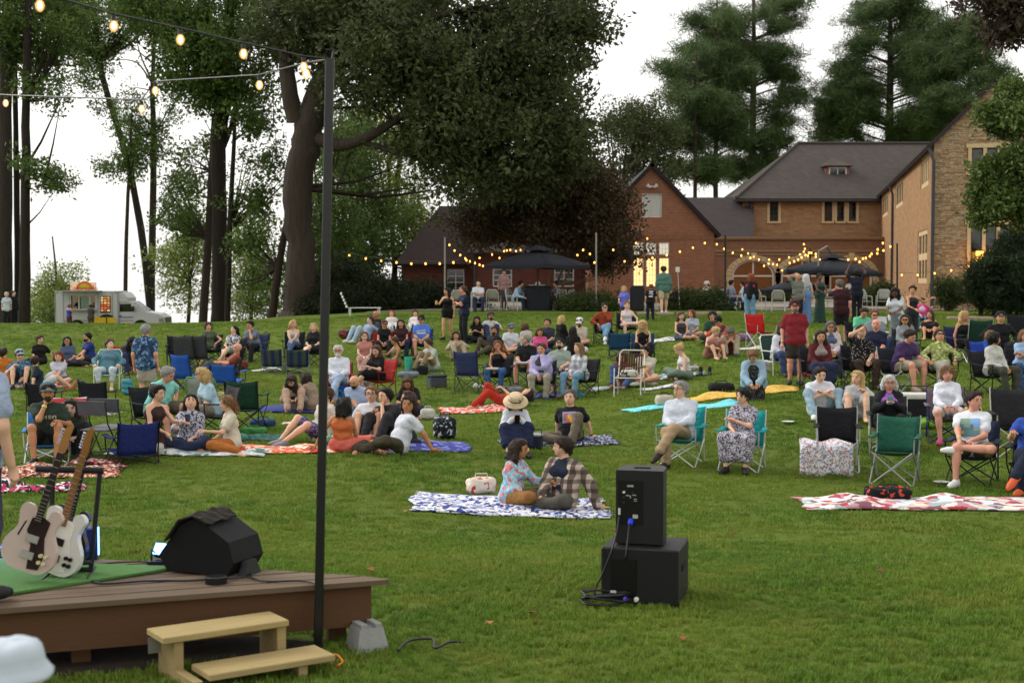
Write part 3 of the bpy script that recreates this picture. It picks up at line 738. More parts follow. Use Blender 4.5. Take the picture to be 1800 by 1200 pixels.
# left-hand stand of tall trunks
tree('tall_tree', 'thickest straight grey trunk at the edge of the lawn by two onlookers', [[(8, 575, 72, .42), (9, 300, 72, .36), (12, 60, 72, .3), (14, -60, 72, .25)]],
     [(20, 60, 60, 70, 72, 3, 34), (60, 20, 60, 60, 72, 3, 34), (110, 30, 40, 50, 72, 3, 20)], OAKG, .7, 12, '3e3731', 'tall bare trunks by the crest', twig=30)
tree('tall_tree', 'slim dark trunk squeezed between two thicker trunks by two onlookers', [[(31, 575, 73, .17), (29, 320, 73, .15), (26, 100, 73, .12), (30, -30, 73, .1)]],
     [(75, 140, 40, 60, 73, 2.5, 12), (50, 90, 50, 40, 73, 2.5, 12)], OAKG, .7, 12, '332c26', 'tall bare trunks by the crest', twig=16)
tree('tall_tree', 'mid sized brown trunk with one long side branch near the white truck', [[(42, 575, 70, .32), (44, 400, 70, .24), (46, 180, 70, .2), (50, -30, 70, .16)]],
     [(85, 318, 26, 12, 70, 1.2, 8), (60, 300, 12, 20, 70, 1, 4), (110, 330, 12, 8, 70, .6, 3), (70, 170, 30, 40, 70, 2, 9), (95, 60, 40, 70, 71, 2.5, 16)], OAKG, .42, 10, '322b25', 'tall bare trunks by the crest', limbs=[[(46, 300, 70, .05), (80, 310, 70, .04), (118, 336, 70, .015)]], twig=22)
tree('tall_tree', 'crooked leaning trunk crossing behind the thin pole tree', [[(268, 590, 97, .27), (252, 430, 97, .25), (226, 290, 97, .23), (196, 190, 97, .21), (176, 110, 97, .19), (160, -30, 97, .15)]],
     [(160, 60, 80, 80, 97, 3, 84), (230, 20, 70, 40, 97, 3, 44), (120, 20, 50, 50, 97, 3, 34), (215, 215, 50, 45, 97, 2.5, 20), (240, 290, 60, 40, 97, 2.5, 20), (150, 120, 30, 40, 97, 2, 12)], OAKG, .6, 11, '2f2923', 'tall bare trunks by the crest', twig=36)
tree('tall_tree', 'thin straight bare pole of a tree beside the food truck cab', [[(219, 590, 96, .15), (222, 420, 96, .13), (227, 300, 96, .11), (232, 200, 96, .07)]],
     [(205, 300, 25, 25, 96, 1.5, 9), (232, 250, 30, 40, 96, 1.5, 12)], OAKG, .5, 9, '383029', 'tall bare trunks by the crest', twig=10)
tree('tall_tree', 'straight slender trunk with bare forked twigs rising behind the cab', [[(266, 590, 98, .25), (268, 400, 98, .24), (270, 240, 98, .21), (268, 150, 98, .16), (272, 60, 98, .1)]],
     [(285, 330, 55, 40, 98, 2.5, 14), (255, 250, 45, 50, 98, 2.5, 10), (300, 210, 40, 60, 98, 2.5, 9)], OAKG, .5, 9, '39322b', 'tall bare trunks by the crest',
     limbs=[[(266, 145, 98, .07), (240, 110, 98, .05), (200, 105, 98, .02)], [(266, 140, 98, .07), (248, 100, 98, .05), (240, 70, 98, .03)], [(268, 160, 98, .05), (235, 155, 98, .03), (210, 170, 98, .015)]], twig=24)
tree('tall_tree', 'broad dark double trunk with leafy dark green head in mid stand', [[(384, 575, 68, .38), (386, 400, 68, .36), (384, 250, 68, .37), (392, 190, 68, .34), (400, 60, 68, .26), (410, -30, 68, .2)]],
     [(350, 80, 85, 90, 67, 3.5, 84), (270, 20, 50, 40, 67, 3, 30), (420, 60, 75, 95, 67, 3, 60), (400, 150, 65, 40, 67, 3, 26), (320, 40, 50, 60, 67, 3, 26), (350, 190, 40, 30, 67, 2, 9), (300, 130, 30, 50, 67, 2, 10)], OAKG, .55, 11, '2e2722', 'tall bare trunks by the crest',
     limbs=[[(392, 260, 68, .13), (404, 230, 68, .12), (414, 190, 68, .1)]], twig=60)
tree('tall_tree', 'narrow grey trunk pressed against the broad double trunk', [[(356, 575, 69, .22), (366, 420, 69, .2), (372, 300, 69, .16), (376, 200, 69, .1)]],
     [(335, 300, 45, 60, 70, 2.5, 16), (330, 390, 50, 50, 70, 2.5, 18)], OAKG, .5, 10, '3b332b', 'tall bare trunks by the crest', twig=22)
tree('tall_tree', 'thin black trunk standing free between double trunk and oak', [[(400, 572, 66, .15), (404, 400, 66, .13), (412, 240, 66, .09), (413, 180, 66, .07)]],
     [(450, 200, 45, 45, 66, 2, 16), (470, 290, 50, 40, 66, 2, 14), (455, 350, 45, 40, 66, 2, 14)], OAKG, .5, 10, '2c2520', 'tall bare trunks by the crest', limbs=[[(409, 250, 66, .05), (440, 228, 66, .04), (480, 225, 66, .02)]], twig=26)
tree('tall_tree', 'young trunk leaning against the base of the great oak', [[(476, 568, 62, .2), (490, 470, 62, .17), (506, 380, 61.5, .13), (520, 310, 61, .08)]],
     [(455, 450, 40, 60, 63, 2, 16)], OAKG, .5, 10, '3d3129', 'tall bare trunks by the crest', twig=14)
# pale understorey beyond the crest
for i, (lb, st, bl, lf_) in enumerate((
    ('pale green roadside tree rising behind the white food truck', (95, 585, 104, .12), [(90, 530, 32, 50, 104, 3, 60), (115, 510, 20, 32, 104, 2, 22), (60, 550, 18, 30, 104, 2, 18)], PALE),
    ('sunlit sapling thicket between the slender trunk and double trunk', (330, 580, 92, .14), [(325, 490, 35, 80, 92, 3, 40), (345, 420, 30, 60, 92, 3, 24), (300, 460, 14, 40, 92, 2, 8)], PALE),
    ('light green young tree between double trunk and leaning trunk', (440, 580, 88, .14), [(435, 430, 35, 90, 88, 3, 50), (430, 530, 40, 40, 88, 3, 30), (470, 510, 25, 60, 88, 2, 22)], PALE),
    ('mid green leafy tree right behind the black pole', (625, 560, 86, .25), [(620, 300, 60, 110, 86, 4, 85), (640, 400, 70, 80, 86, 4, 70), (600, 460, 60, 60, 86, 4, 40)], OAKG),
    ('bright green leafy tree seen under the long oak limb', (690, 560, 90, .25), [(690, 270, 50, 90, 90, 4, 55), (700, 390, 60, 90, 90, 4, 70), (740, 430, 40, 60, 90, 3, 30), (650, 210, 60, 40, 90, 3, 26)], PALE),
    ('shadowy tree filling the gap behind the oak trunk', (570, 560, 80, .22), [(570, 400, 45, 110, 80, 3, 60), (600, 240, 40, 60, 80, 3, 26), (560, 500, 60, 50, 80, 3, 50)], OAKG),
    ('dark leafy tree whose top shows over the brick gable', (1090, 540, 110, .3), [(1100, 230, 40, 45, 110, 4, 30), (1130, 270, 45, 50, 110, 4, 18), (1150, 220, 40, 50, 110, 4, 16), (1090, 320, 40, 40, 110, 4, 14), (1175, 300, 30, 60, 110, 4, 14)], OAK))):
    tree('understorey_tree', lb, [[st, (st[0] + 4, st[1] - 90, st[2], st[3] * .7), (st[0] - 3, st[1] - 170, st[2], st[3] * .4)]], bl, lf_, .65, 10, '453b30', 'leafy trees beyond the crest', twig=24)
# dark red maple before the brick wings
tree('japanese_maple', 'spreading dark red leaved maple overhanging the near parasol', [[(962, 545, 66, .09), (964, 500, 66, .08), (968, 470, 66, .07), (960, 430, 66, .06)], [(978, 545, 66, .07), (990, 500, 66, .06), (1004, 470, 66, .05)], [(970, 545, 66.3, .07), (982, 490, 66.3, .06), (1010, 440, 66.3, .05)]],
     [(960, 350, 105, 60, 66, 4, 105), (1045, 385, 55, 48, 66, 3, 46), (860, 390, 60, 50, 66, 3, 40), (1075, 440, 26, 36, 66, 1.5, 14), (1000, 410, 90, 35, 65.5, 3, 45), (930, 300, 80, 26, 66, 3, 24), (1020, 322, 50, 28, 66, 3, 20)],
     MAPLE, .5, 12, '6b533c', limbs=[[(975, 540, 66, .05), (950, 505, 66, .045), (945, 470, 66, .035)]], twig=90)
# pines behind the hall
def pine(label, px, D, top, r0, tiers, seed, extra=()):
    st = [(px, 560, D, r0), (px, 300, D, r0 * .8), (px + 3, 120, D, r0 * .55), (px + 2, top, D, r0 * .2)]
    bl = []; rng = np.random.default_rng(seed); limbs = []
    for py, half, n in tiers:
        for _ in range(n):
            s_ = rng.choice((-1, 1)); e = half * rng.uniform(.25, 1.0); y_ = py + rng.uniform(-12, 12); dd = D + rng.uniform(-4, 4)
            bl.append((px + s_ * e, y_ - e * .12, half * .3, 9, dd, 1.2, 4)); limbs.append([(px, y_ + 10 + e * .12, D, .09), (px + s_ * e * .5, y_ + 6, (D + dd) / 2, .06), (px + s_ * e, y_, dd, .025)])
    tree('pine_tree', label, [st], bl + list(extra), PINE, .66, 9, '4c4038', 'pines behind the hall', limbs=limbs, flat=.6, scl=1.45, seed=seed, thin=.8)
pine('tall open crowned pine rising between brick gable and hip roof', 1322, 125, -60, .42, [(20, 70, 9), (60, 75, 10), (100, 70, 9), (140, 80, 10), (180, 80, 9), (220, 70, 8), (255, 60, 7), (290, 45, 6), (320, 36, 4)], 41)
pine('slim second pine stem close by the tall open pine', 1258, 120, -20, .25, [(40, 50, 6), (95, 60, 8), (150, 70, 9), (210, 60, 8), (260, 45, 6), (305, 40, 4)], 42)
pine('thin ragged pine just over the brick gable ridge', 1222, 116, 60, .2, [(130, 50, 6), (180, 55, 8), (240, 50, 7), (300, 40, 6)], 43)
pine('dense broad pine towering above the hall roof ridge', 1562, 128, -30, .5, [(10, 50, 9), (45, 62, 11), (85, 70, 12), (125, 85, 13), (165, 105, 15), (205, 115, 15), (238, 115, 14), (262, 110, 10)], 44, [(1500, 185, 55, 45, 126, 4, 36), (1470, 215, 45, 30, 126, 4, 20)])
pine('bare stemmed pine between the dense pine and the stone gable', 1646, 122, 20, .22, [(60, 32, 6), (100, 40, 6), (135, 38, 5), (170, 38, 6), (215, 45, 7), (240, 45, 6)], 45)
pine('feathery pointed conifer peeping over the stone gable slope', 1702, 118, 30, .25, [(50, 14, 4), (80, 26, 6), (110, 40, 7), (140, 50, 8), (175, 60, 8)], 46)
# near maple branches hanging in from the frame edge
tree('leafy_tree', 'leafy green tree hanging over the stone gable at the picture edge', [[(1860, 620, 44, .25), (1850, 420, 44, .22), (1835, 200, 44, .18), (1820, 20, 44, .12)]],
     [(1782, 212, 36, 24, 44, 1.2, 36), (1742, 202, 20, 9, 44, .7, 11), (1778, 292, 34, 30, 44, 1.2, 38), (1750, 345, 28, 30, 44, 1.0, 32), (1788, 160, 20, 16, 44, .8, 12), (1798, 360, 24, 34, 44, 1.0, 22), (1735, 385, 14, 10, 44, .5, 7), (1735, 300, 14, 8, 44, .4, 6)],
     NEAR, .16, 10, '4a4036', limbs=[[(1840, 260, 44, .1), (1790, 250, 44, .06), (1735, 230, 44, .025)], [(1842, 330, 44, .1), (1790, 330, 44, .06), (1730, 350, 44, .025)], [(1838, 200, 44, .08), (1790, 170, 44, .05), (1720, 195, 44, .02)]], twig=50)
tree('leafy_tree', 'bronze leaved branches dangling in the top corner of the sky', [[(1880, 640, 38, .25), (1880, 300, 38, .2), (1870, 60, 38, .14), (1840, -10, 38, .1)]],
     [(1765, 12, 40, 13, 38, .7, 16), (1760, 62, 30, 9, 38, .5, 11), (1795, 30, 20, 16, 38, .5, 8), (1700, 3, 14, 6, 38, .3, 4)], RUST, .22, 9, '4a4036', limbs=[[(1868, 40, 38, .06), (1800, 10, 38, .04), (1710, 0, 38, .012)], [(1868, 80, 38, .05), (1800, 62, 38, .03), (1735, 66, 38, .01)]], twig=24)
# shrubs
tree('evergreen_shrub', 'dark bushy evergreen on several stems before the stone gable', [[(1723, 572, 52, .09), (1724, 520, 52, .07)], [(1748, 572, 52.3, .1), (1748, 510, 52.3, .08)], [(1776, 572, 52, .09), (1774, 520, 52, .07)]],
     [(1765, 478, 36, 32, 52, 1.1, 110), (1752, 520, 38, 18, 52, 1.1, 70), (1795, 500, 26, 44, 52, 1.1, 70), (1725, 495, 16, 18, 52, .6, 18), (1778, 432, 20, 12, 52, .7, 14)], DKEV, .2, 10, '241c16', cat='shrub', twig=60)
for lb, px, py, D, bl in (
    ('big dark rounded hedge beside the great oak trunk', 640, 556, 61, [(640, 525, 62, 32, 61, 1.6, 110), (600, 500, 40, 40, 62, 1.5, 60), (700, 528, 50, 26, 61, 1.5, 80), (560, 540, 40, 18, 60, 1, 30)]),
    ('low dark bank of shrubs behind the standing couple', 760, 556, 62, [(755, 530, 45, 22, 62, 1.2, 70), (820, 540, 30, 14, 62, 1, 30)])):
    tree('hedge', lb, [[(px, py, D, .06), (px, py - 20, D, .04)]], bl, HEDGE, .32, 10, '2a221a', 'dark hedges by the oak', 'hedge', twig=20)
for lb, px, py, D, bl in (
    ('low grassy shrub between the parasol table and the rust sweater man', 1020, 554, 57, [(1010, 540, 30, 12, 57, .7, 40), (1055, 540, 34, 11, 57.5, .7, 40)]),
    ('low spreading shrub between green sweater man and arcade', 1215, 552, 58, [(1205, 538, 26, 13, 58, .7, 40), (1245, 536, 30, 15, 58, .8, 44), (1265, 545, 16, 8, 57.5, .5, 12)]),
    ('rounded green shrub at the foot of the arcade end', 1550, 545, 66, [(1545, 525, 28, 18, 66, .8, 44)]),
    ('small bush at the corner of the stone wing', 1662, 556, 57, [(1668, 520, 22, 22, 57.5, .5, 22)]),
    ('feathery yellow green shrub before the second arch', 1370, 545, 80, [(1365, 525, 24, 12, 80, .8, 30)])):
    tree('shrub', lb, [[(px, py, D, .03), (px, py - 8, D, .02)]], bl, SHRUB, .24, 10, '3a3022', 'low shrubs along the terrace', 'shrub', twig=16)
# ================================================================ STAGE
ZD = .45                                                    # deck top
DK_A, DK_B, DK_C = Vector((-.83, 9.70)), Vector((-5.6, 7.96)), Vector((-5.2, 11.01))
e1 = (DK_A - DK_B).normalized(); n1 = Vector((e1.y, -e1.x))   # along the near edge; outwards, towards the viewer
WOODG = mat('8c765f', 'wood', rough=.8); WOODG2 = mat('705c4a', 'wood', rough=.8); WOODG3 = mat('9e8870', 'wood', rough=.8); WOODB = mat('7a5638', 'wood', rough=.85); WOODY = mat('c8b078', 'wood', rough=.8, sc=.8)
stage = thing('stage_deck', 'low weathered timber stage deck carrying guitars and monitor', 'stage', (DK_A.x, DK_A.y, 0))
sl_ = lambda v, z: Vector((v.x - DK_A.x, v.y - DK_A.y, z))
k = 0; PW = .138
while True:                                                  # deck boards run along the near edge and stop at the far edge
    o0, o1 = -k * PW, -(k + 1) * PW + .02
    def hit(off):
        # point on the far edge A->C at perpendicular distance off from the near edge
        dC = (DK_C - DK_A); t = (-off) / (-(dC.dot(n1))); return DK_A + dC * t
    if k and hit(o0).x < DK_C.x + .1: break
    a, b = hit(o0), hit(o1); L = 7.2
    if k == 0: a = DK_A + e1 * .12 + n1 * 0; 
    mb = MB(); q = [a, b, b - e1 * L, a - e1 * L]
    if k == 0: q = [DK_A + n1 * .05 - e1 * .03, b, b - e1 * L, DK_A + n1 * .05 - e1 * L]
    zt_ = ZD - random.uniform(0, .005)
    vs_ = [sl_(p, zt_) for p in q] + [sl_(p, ZD - .036) for p in q]
    mb.add(vs_, [(0, 1, 2, 3)[::-1] if False else (0, 1, 2, 3), (7, 6, 5, 4), (0, 4, 5, 1), (1, 5, 6, 2), (2, 6, 7, 3), (3, 7, 4, 0)])
    mb.build('plank', (WOODG, WOODG2, WOODG3, WOODG)[(k * 7 + k // 3) % 4], stage); k += 1
    if k > 26: break
mb = MB(); Mx = Matrix.Translation((0, 0, 0))
def beam(a, b, z0, z1, th, nm='rim_beam', m=None):
    mb = MB(); d = (b - a).normalized(); nn = Vector((d.y, -d.x)) * th / 2
    q = [a + nn, b + nn, b - nn, a - nn]
    mb.add([sl_(p, z0) for p in q] + [sl_(p, z1) for p in q], [(3, 2, 1, 0), (4, 5, 6, 7), (0, 1, 5, 4), (1, 2, 6, 5), (2, 3, 7, 6), (3, 0, 4, 7)]); return mb.build(nm, m or WOODB, stage)
beam(DK_A - n1 * .03 - e1 * .14, DK_B - n1 * .03, .13, ZD - .04, .045)
eC = (DK_C - DK_A).normalized(); nC = Vector((-eC.y, eC.x))
beam(DK_A + eC * .2 + Vector((0, -.05)), DK_C + Vector((0, -.06)), .13, ZD - .04, .045)
for i in range(4): 
    p = DK_A - e1 * (.28 + 1.7 * i) - n1 * .22; beam(p, p - e1 * .12, .0, .131, .12, 'post')
pb = G(645, 1138); mb = MB(); mb.box((0, 0, .075), (.23, .23, .15), taper=.74); mb.box((-.05, 0, .162), (.05, .16, .03)); mb.box((.055, 0, .162), (.045, .16, .03))
o = mb.build('pier_block', mat('8f8f8c', rough=.95, bump=.5), None, loc=(pb.x, pb.y, 0)); o.rotation_euler.z = .5; tag(o, 'grey concrete pier block on the grass under the stage corner', 'block')
# dark sheet added to paint in the shade under the stage
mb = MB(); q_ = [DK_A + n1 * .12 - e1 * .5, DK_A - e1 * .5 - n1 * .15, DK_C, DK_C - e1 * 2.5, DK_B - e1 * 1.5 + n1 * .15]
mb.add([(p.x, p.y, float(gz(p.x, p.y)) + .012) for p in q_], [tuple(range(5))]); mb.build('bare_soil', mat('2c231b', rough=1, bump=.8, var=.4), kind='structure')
# steps
sc_ = W2(392, 1110, 9.0)[0]
st = thing('wooden_steps', 'new pale timber steps with two treads against the stage edge', 'steps', (-1.88, 8.99, 0), math.atan2(e1.y, e1.x) + .24)
mb = MB(); mb.bbox((0, -.02, .285), (.84, .30, .042), .006); mb.build('tread', WOODY, st)
mb = MB(); mb.bbox((.17, -.34, .105), (.84, .30, .042), .006); mb.build('tread', WOODY, st)
for x_ in (-.33, .36):
    mb = MB(); mb.prism([(.14, 0), (.14, .265), (-.14, .265), (-.14, .085), (-.46, .085), (-.46, 0)], -.03, .03, Matrix.Translation((x_ + .02, 0, 0)) @ Matrix(((0, 0, 1, 0), (1, 0, 0, 0), (0, 1, 0, 0), (0, 0, 0, 1)))); mb.build('stringer', WOODY, st)
mb = MB(); mb.box((-.375, .1, .2), (.09, .012, .1)); mb.build('steel_bracket', mat('9a9c9c', rough=.4, metal=.8), st)
# green turf mat
tm = [W(-40, 1035, 9), W(300, 999, 10.05), W(180, 990, 10.3), W(-60, 1000, 10)]
mb = MB(); q = [(-5.0, 8.75), (-4.6, 10.5), (-3.0, 10.1), (-2.35, 9.98), (-3.35, 9.05)]
mb.add([(x, y, ZD + .004) for x, y in q] + [(x, y, ZD + .02) for x, y in q], [(4, 3, 2, 1, 0), (5, 6, 7, 8, 9)] + [(i, (i + 1) % 5, 5 + (i + 1) % 5, 5 + i) for i in range(5)])
o = mb.build('turf_mat', mat('4f7a3c', rough=.95, bump=.8, sc=3)); tag(o, 'green artificial turf mat lying on the stage boards', 'mat')

# tall black pole with the string lights
pA = W(559, 1152, 9.40); pA.z = 0; pB = W(580, 104, 9.40)
pl = thing('light_pole', 'tall square black pole in front of the stage edge', 'pole', pA)
mb = MB(); d_ = pB - pA; Mt = d_.to_track_quat('Z', 'X').to_matrix().to_4x4()
q_ = [(-.028, -.022), (-.022, -.028), (.022, -.028), (.028, -.022), (.028, .022), (.022, .028), (-.022, .028), (-.028, .022)]; mb.add([(x, y, 0) for x, y in q_] + [(x + d_.x, y + d_.y, d_.z) for x, y in q_], [tuple(range(8))[::-1], tuple(range(8, 16))] + [(i, (i + 1) % 8, 8 + (i + 1) % 8, 8 + i) for i in range(8)]); mb.build('shaft', mat('0a0a0b', rough=.35, spec=.5), pl)
mb = MB(); mb.bbox((0, 0, .01), (.16, .16, .02), .004); mb.build('base_plate', BLACKM(), pl)
mb = MB(); mb.tube([d_ + Vector((0, 0, -.05)), d_ + Vector((.03, 0, .06)), d_ + Vector((-.03, 0, .06))], .008, 5); mb.build('eye_hook', BLACKM(), pl)

BULB_ME = {}
def bulb_mesh(r):
    if r not in BULB_ME:
        if r > .025:
            t_ = NT('bulb_glass'); em_ = t_.n('Emission'); em_.inputs[0].default_value = (1, .5, .16, 1); em_.inputs[1].default_value = 1.5; tr_ = t_.n('BsdfTransparent'); mx_ = t_.n('MixShader'); mx_.inputs[0].default_value = .55; t_.l(tr_.outputs[0], mx_.inputs[1]); t_.l(em_.outputs[0], mx_.inputs[2]); t_.l(mx_.outputs[0], t_.out.inputs[0])
            mb = MB(); mb.lathe([(.1 * r, .6 * r), (r * .4, .2 * r), (r * .45, -.6 * r), (r * .1, -1.0 * r)], 8); BULB_ME[(r, 'f')] = mb.mesh('filament', mat('ffdca0', em=14, var=.05), True)
        mb = MB(); mb.lathe([(r * .45, r * .9), (r * .75, r * .5), (r, -.2 * r), (r * .85, -.9 * r), (r * .45, -1.4 * r), (.1 * r, -1.55 * r)], 8); BULB_ME[r] = mb.mesh('bulb', t_.m if r > .025 and r < .03 else mat('ffa54a', em=5.2, var=.05), True)
        mb = MB(); mb.lathe([(r * .5, r * 2.1), (r * .55, r * .85)], 8); BULB_ME[(r, 's')] = mb.mesh('socket', BLACKM())
    return BULB_ME[r], BULB_ME[(r, 's')]
def string_lights(label, bulbs, r, ends, sock=True):
    """bulbs: world points of the bulbs; ends: first and last cable point"""
    t = thing('string_lights', label, 'string lights', bulbs[0], group='strings of warm bulbs'); o0 = Vector(bulbs[0])
    pts = [Vector(ends[0])] + [Vector(b) + Vector((0, 0, r * 2.4)) for b in bulbs] + [Vector(ends[1])]
    mb = MB(); mb.tube([p - o0 for p in pts], .006 if r > .025 else .012, 4); mb.build('cable', BLACKM(), t)
    a, b_ = bulb_mesh(r)
    for b in bulbs:
        bo_ = link('bulb', a, t, Vector(b) - o0)
        if (r, 'f') in BULB_ME and r < .03: link('filament', BULB_ME[(r, 'f')], bo_)
        if sock: link('socket', b_, t, Vector(b) - o0)
    return t
bl = [W(534, 116, 9.3), W(428, 93, 9.0), W(317, 68, 8.6), W(200, 44, 8.2), W(70, 8, 7.8)]
string_lights('string of large bulbs climbing from the black pole to the upper corner', bl, .026, (pB, W(-60, -30, 7.4)))
bl = [W(538, 128, 9.7), W(456, 148, 10.6), W(273, 158, 11.5), W(249, 190, 11.9), W(10, 180, 13.2)]
string_lights('string of bulbs sagging away from the black pole across the leafy trunks', bl, .028, (pB, W(-100, 160, 13.8)))

# wedge monitor
mo = thing('stage_monitor', 'black wedge floor monitor with cloth over it on the stage', 'speaker', (W(372, 1003, 9.98).x, 9.98, ZD), -.35)
prof = [(-.24, 0.02), (-.30, .12), (-.12, .34), (.0, .40), (.26, .24), (.30, .10), (.24, 0)]
Mp = Matrix(((0, 0, 1, 0), (1, 0, 0, 0), (0, 1, 0, 0), (0, 0, 0, 1)))
Mp = Matrix(((1, 0, 0, 0), (0, 0, 1, 0), (0, 1, 0, 0), (0, 0, 0, 1)))
mb = MB(); mb.prism(prof, -.2, .2, Mp); mb.build('cabinet', mat('121214', rough=.75, spec=.25, bump=.4, sc=2), mo)
mb = MB(); mb.prism([(-.285, .13), (-.125, .335), (-.125, .352), (-.30, .135)], -.18, .18, Mp); mb.build('grille', mat('1d1d1f', 'dots', cols=('060606',), rough=.6, sc=4), mo)
mb = MB(); rows = []
for i in range(7):
    f = i / 6; x = -.23 + .34 * f; zc = .215 + (f * .2 if f < .6 else .12 - (f - .6) * .02); zc = np.interp(x, [-.30, -.12, 0, .26], [.14, .355, .415, .26])
    rows.append([(x, y, zc + .012 + .012 * math.sin(7 * y * 5 + i * 1.7)) for y in np.linspace(-.24, .16, 7)])
mb.sheet(rows, .012); mb.build('draped_cloth', mat('2a2620', 'cloth', rough=.9), mo)
mb = MB(); mb.box((.335, -.05, .05), (.07, .2, .1), taper=.6); mb.build('foot_block', BLACKM(), mo)
# blue par lamps
def par(label, p, aim, r):
    t = thing('stage_lamp', label, 'stage lamp', p, group='blue stage lamps'); v = Vector(aim).normalized(); Mt = Matrix.Translation((0, 0, .1)) @ v.to_track_quat('Z', 'Y').to_matrix().to_4x4()
    mb = MB(); mb.bbox((0, 0, -.03), (2.2 * r, 1.5 * r, .05), .008, 0, Mt); mb.build('housing', mat('0d1330', rough=.4), t)
    mb = MB(); mb.tube([(-.08, 0, .0), (-.08, 0, .1), (.0, 0, .03), (.08, 0, .1), (.08, 0, 0)], .01, 5); mb.box((0, 0, .012), (.2, .12, .02)); mb.build('yoke', BLACKM(), t)
    mb = MB(); mb.box((0, 0, .0), (1.9 * r, 1.15 * r, .02), 0, Mt); mb.build('lens', mat('5c8cff', em=(12 if 'monitor' in label else 45), var=.05), t)
par('small blue lamp glowing on the boards beside the wedge monitor', (W(286, 992, 10.2).x, 10.2, ZD), (-.35, -.75, .5), .07)
par('blue lamp behind the guitar stand lighting the player from the boards', (W(20, 985, 10.4).x, 10.4, ZD), (-.5, -.7, .75), .08)
bx = thing('guitar_amplifier', 'dark blue lit amplifier box behind the guitar stand', 'amplifier', (W(148, 992, 10.35).x, 10.35, ZD), .2)
mb = MB(); mb.bbox((0, 0, .12), (.2, .16, .23), .012); mb.build('cabinet', mat('14205a', rough=.5), bx); mb = MB(); mb.box((.103, 0, .13), (.008, .05, .2)); mb.build('glow_edge', mat('6f9cff', em=5), bx); mb = MB(); mb.box((0, -.083, .12), (.16, .008, .18)); mb.build('grille', mat('1a2a70', rough=.7), bx)
# pedal and cables
o = MB(); o.lathe([(.075, 0), (.075, .045), (.065, .05), (.0, .05)], 16); o = o.build('foot_pedal', mat('121212', rough=.4)); o.location = (W(380, 1028, 9.52).x, 9.52, ZD); tag(o, 'small round black puck on the edge boards of the stage', 'pedal')
def cable(label, pts, r, m=None, cat='cable', name='cable'):
    P = [Vector(p) for p in pts]; out = []
    for i in range(len(P) - 1):
        a, b, c, d = P[max(i - 1, 0)], P[i], P[i + 1], P[min(i + 2, len(P) - 1)]
        for k in range(6):
            t = k / 6; out.append(.5 * (2 * b + (c - a) * t + (2 * a - 5 * b + 4 * c - d) * t * t + (3 * b - a - 3 * c + d) * t ** 3))
    out.append(P[-1]); mb = MB(); mb.tube(out, r, 6); o = mb.build(name, m or BLACKM(), None, True); tag(o, label, cat); return o
dz = ZD + .012
def dk(px, py): 
    D = (CZ - dz) * FPX / (py - 490); return Vector((W(px, py, D).x, D, dz))
cable('black cable wandering along the stage boards to the puck', [dk(-30, 1033), dk(60, 1036), dk(110, 1030), dk(150, 1020), dk(180, 1029), dk(260, 1024), dk(330, 1024), dk(365, 1022)], .008)
cable('black cable running from the puck behind the pole', [dk(395, 1022), dk(430, 1017), dk(470, 1025), dk(530, 1024), dk(560, 1030)], .007)
cable('short black lead from monitor to the boards', [dk(442, 1016) , dk(440, 1010), dk(420, 1018), dk(398, 1022) + Vector((0, .02, .0))], .006)
cable('thin black cable along the far edge of the stage', [dk(170, 994), dk(240, 990), dk(300, 993), dk(330, 996)], .006)
cable('black loop of cable lying in the grass near the concrete block', [G(700, 1150) + Vector((0, 0, .03)), G(720, 1138) + Vector((0, 0, .05)), G(760, 1135) + Vector((0, 0, .05)), G(765, 1146) + Vector((0, 0, .03)), G(790, 1138) + Vector((0, 0, .04)), G(815, 1133) + Vector((0, 0, .02))], .009)
cable('orange extension cord at the foot of the black pole', [G(575, 1168) + Vector((0, 0, .03)), G(590, 1163) + Vector((0, 0, .05)), G(602, 1170) + Vector((0, 0, .03)), G(592, 1176) + Vector((0, 0, .02))], .008, mat('d07a18', rough=.5))

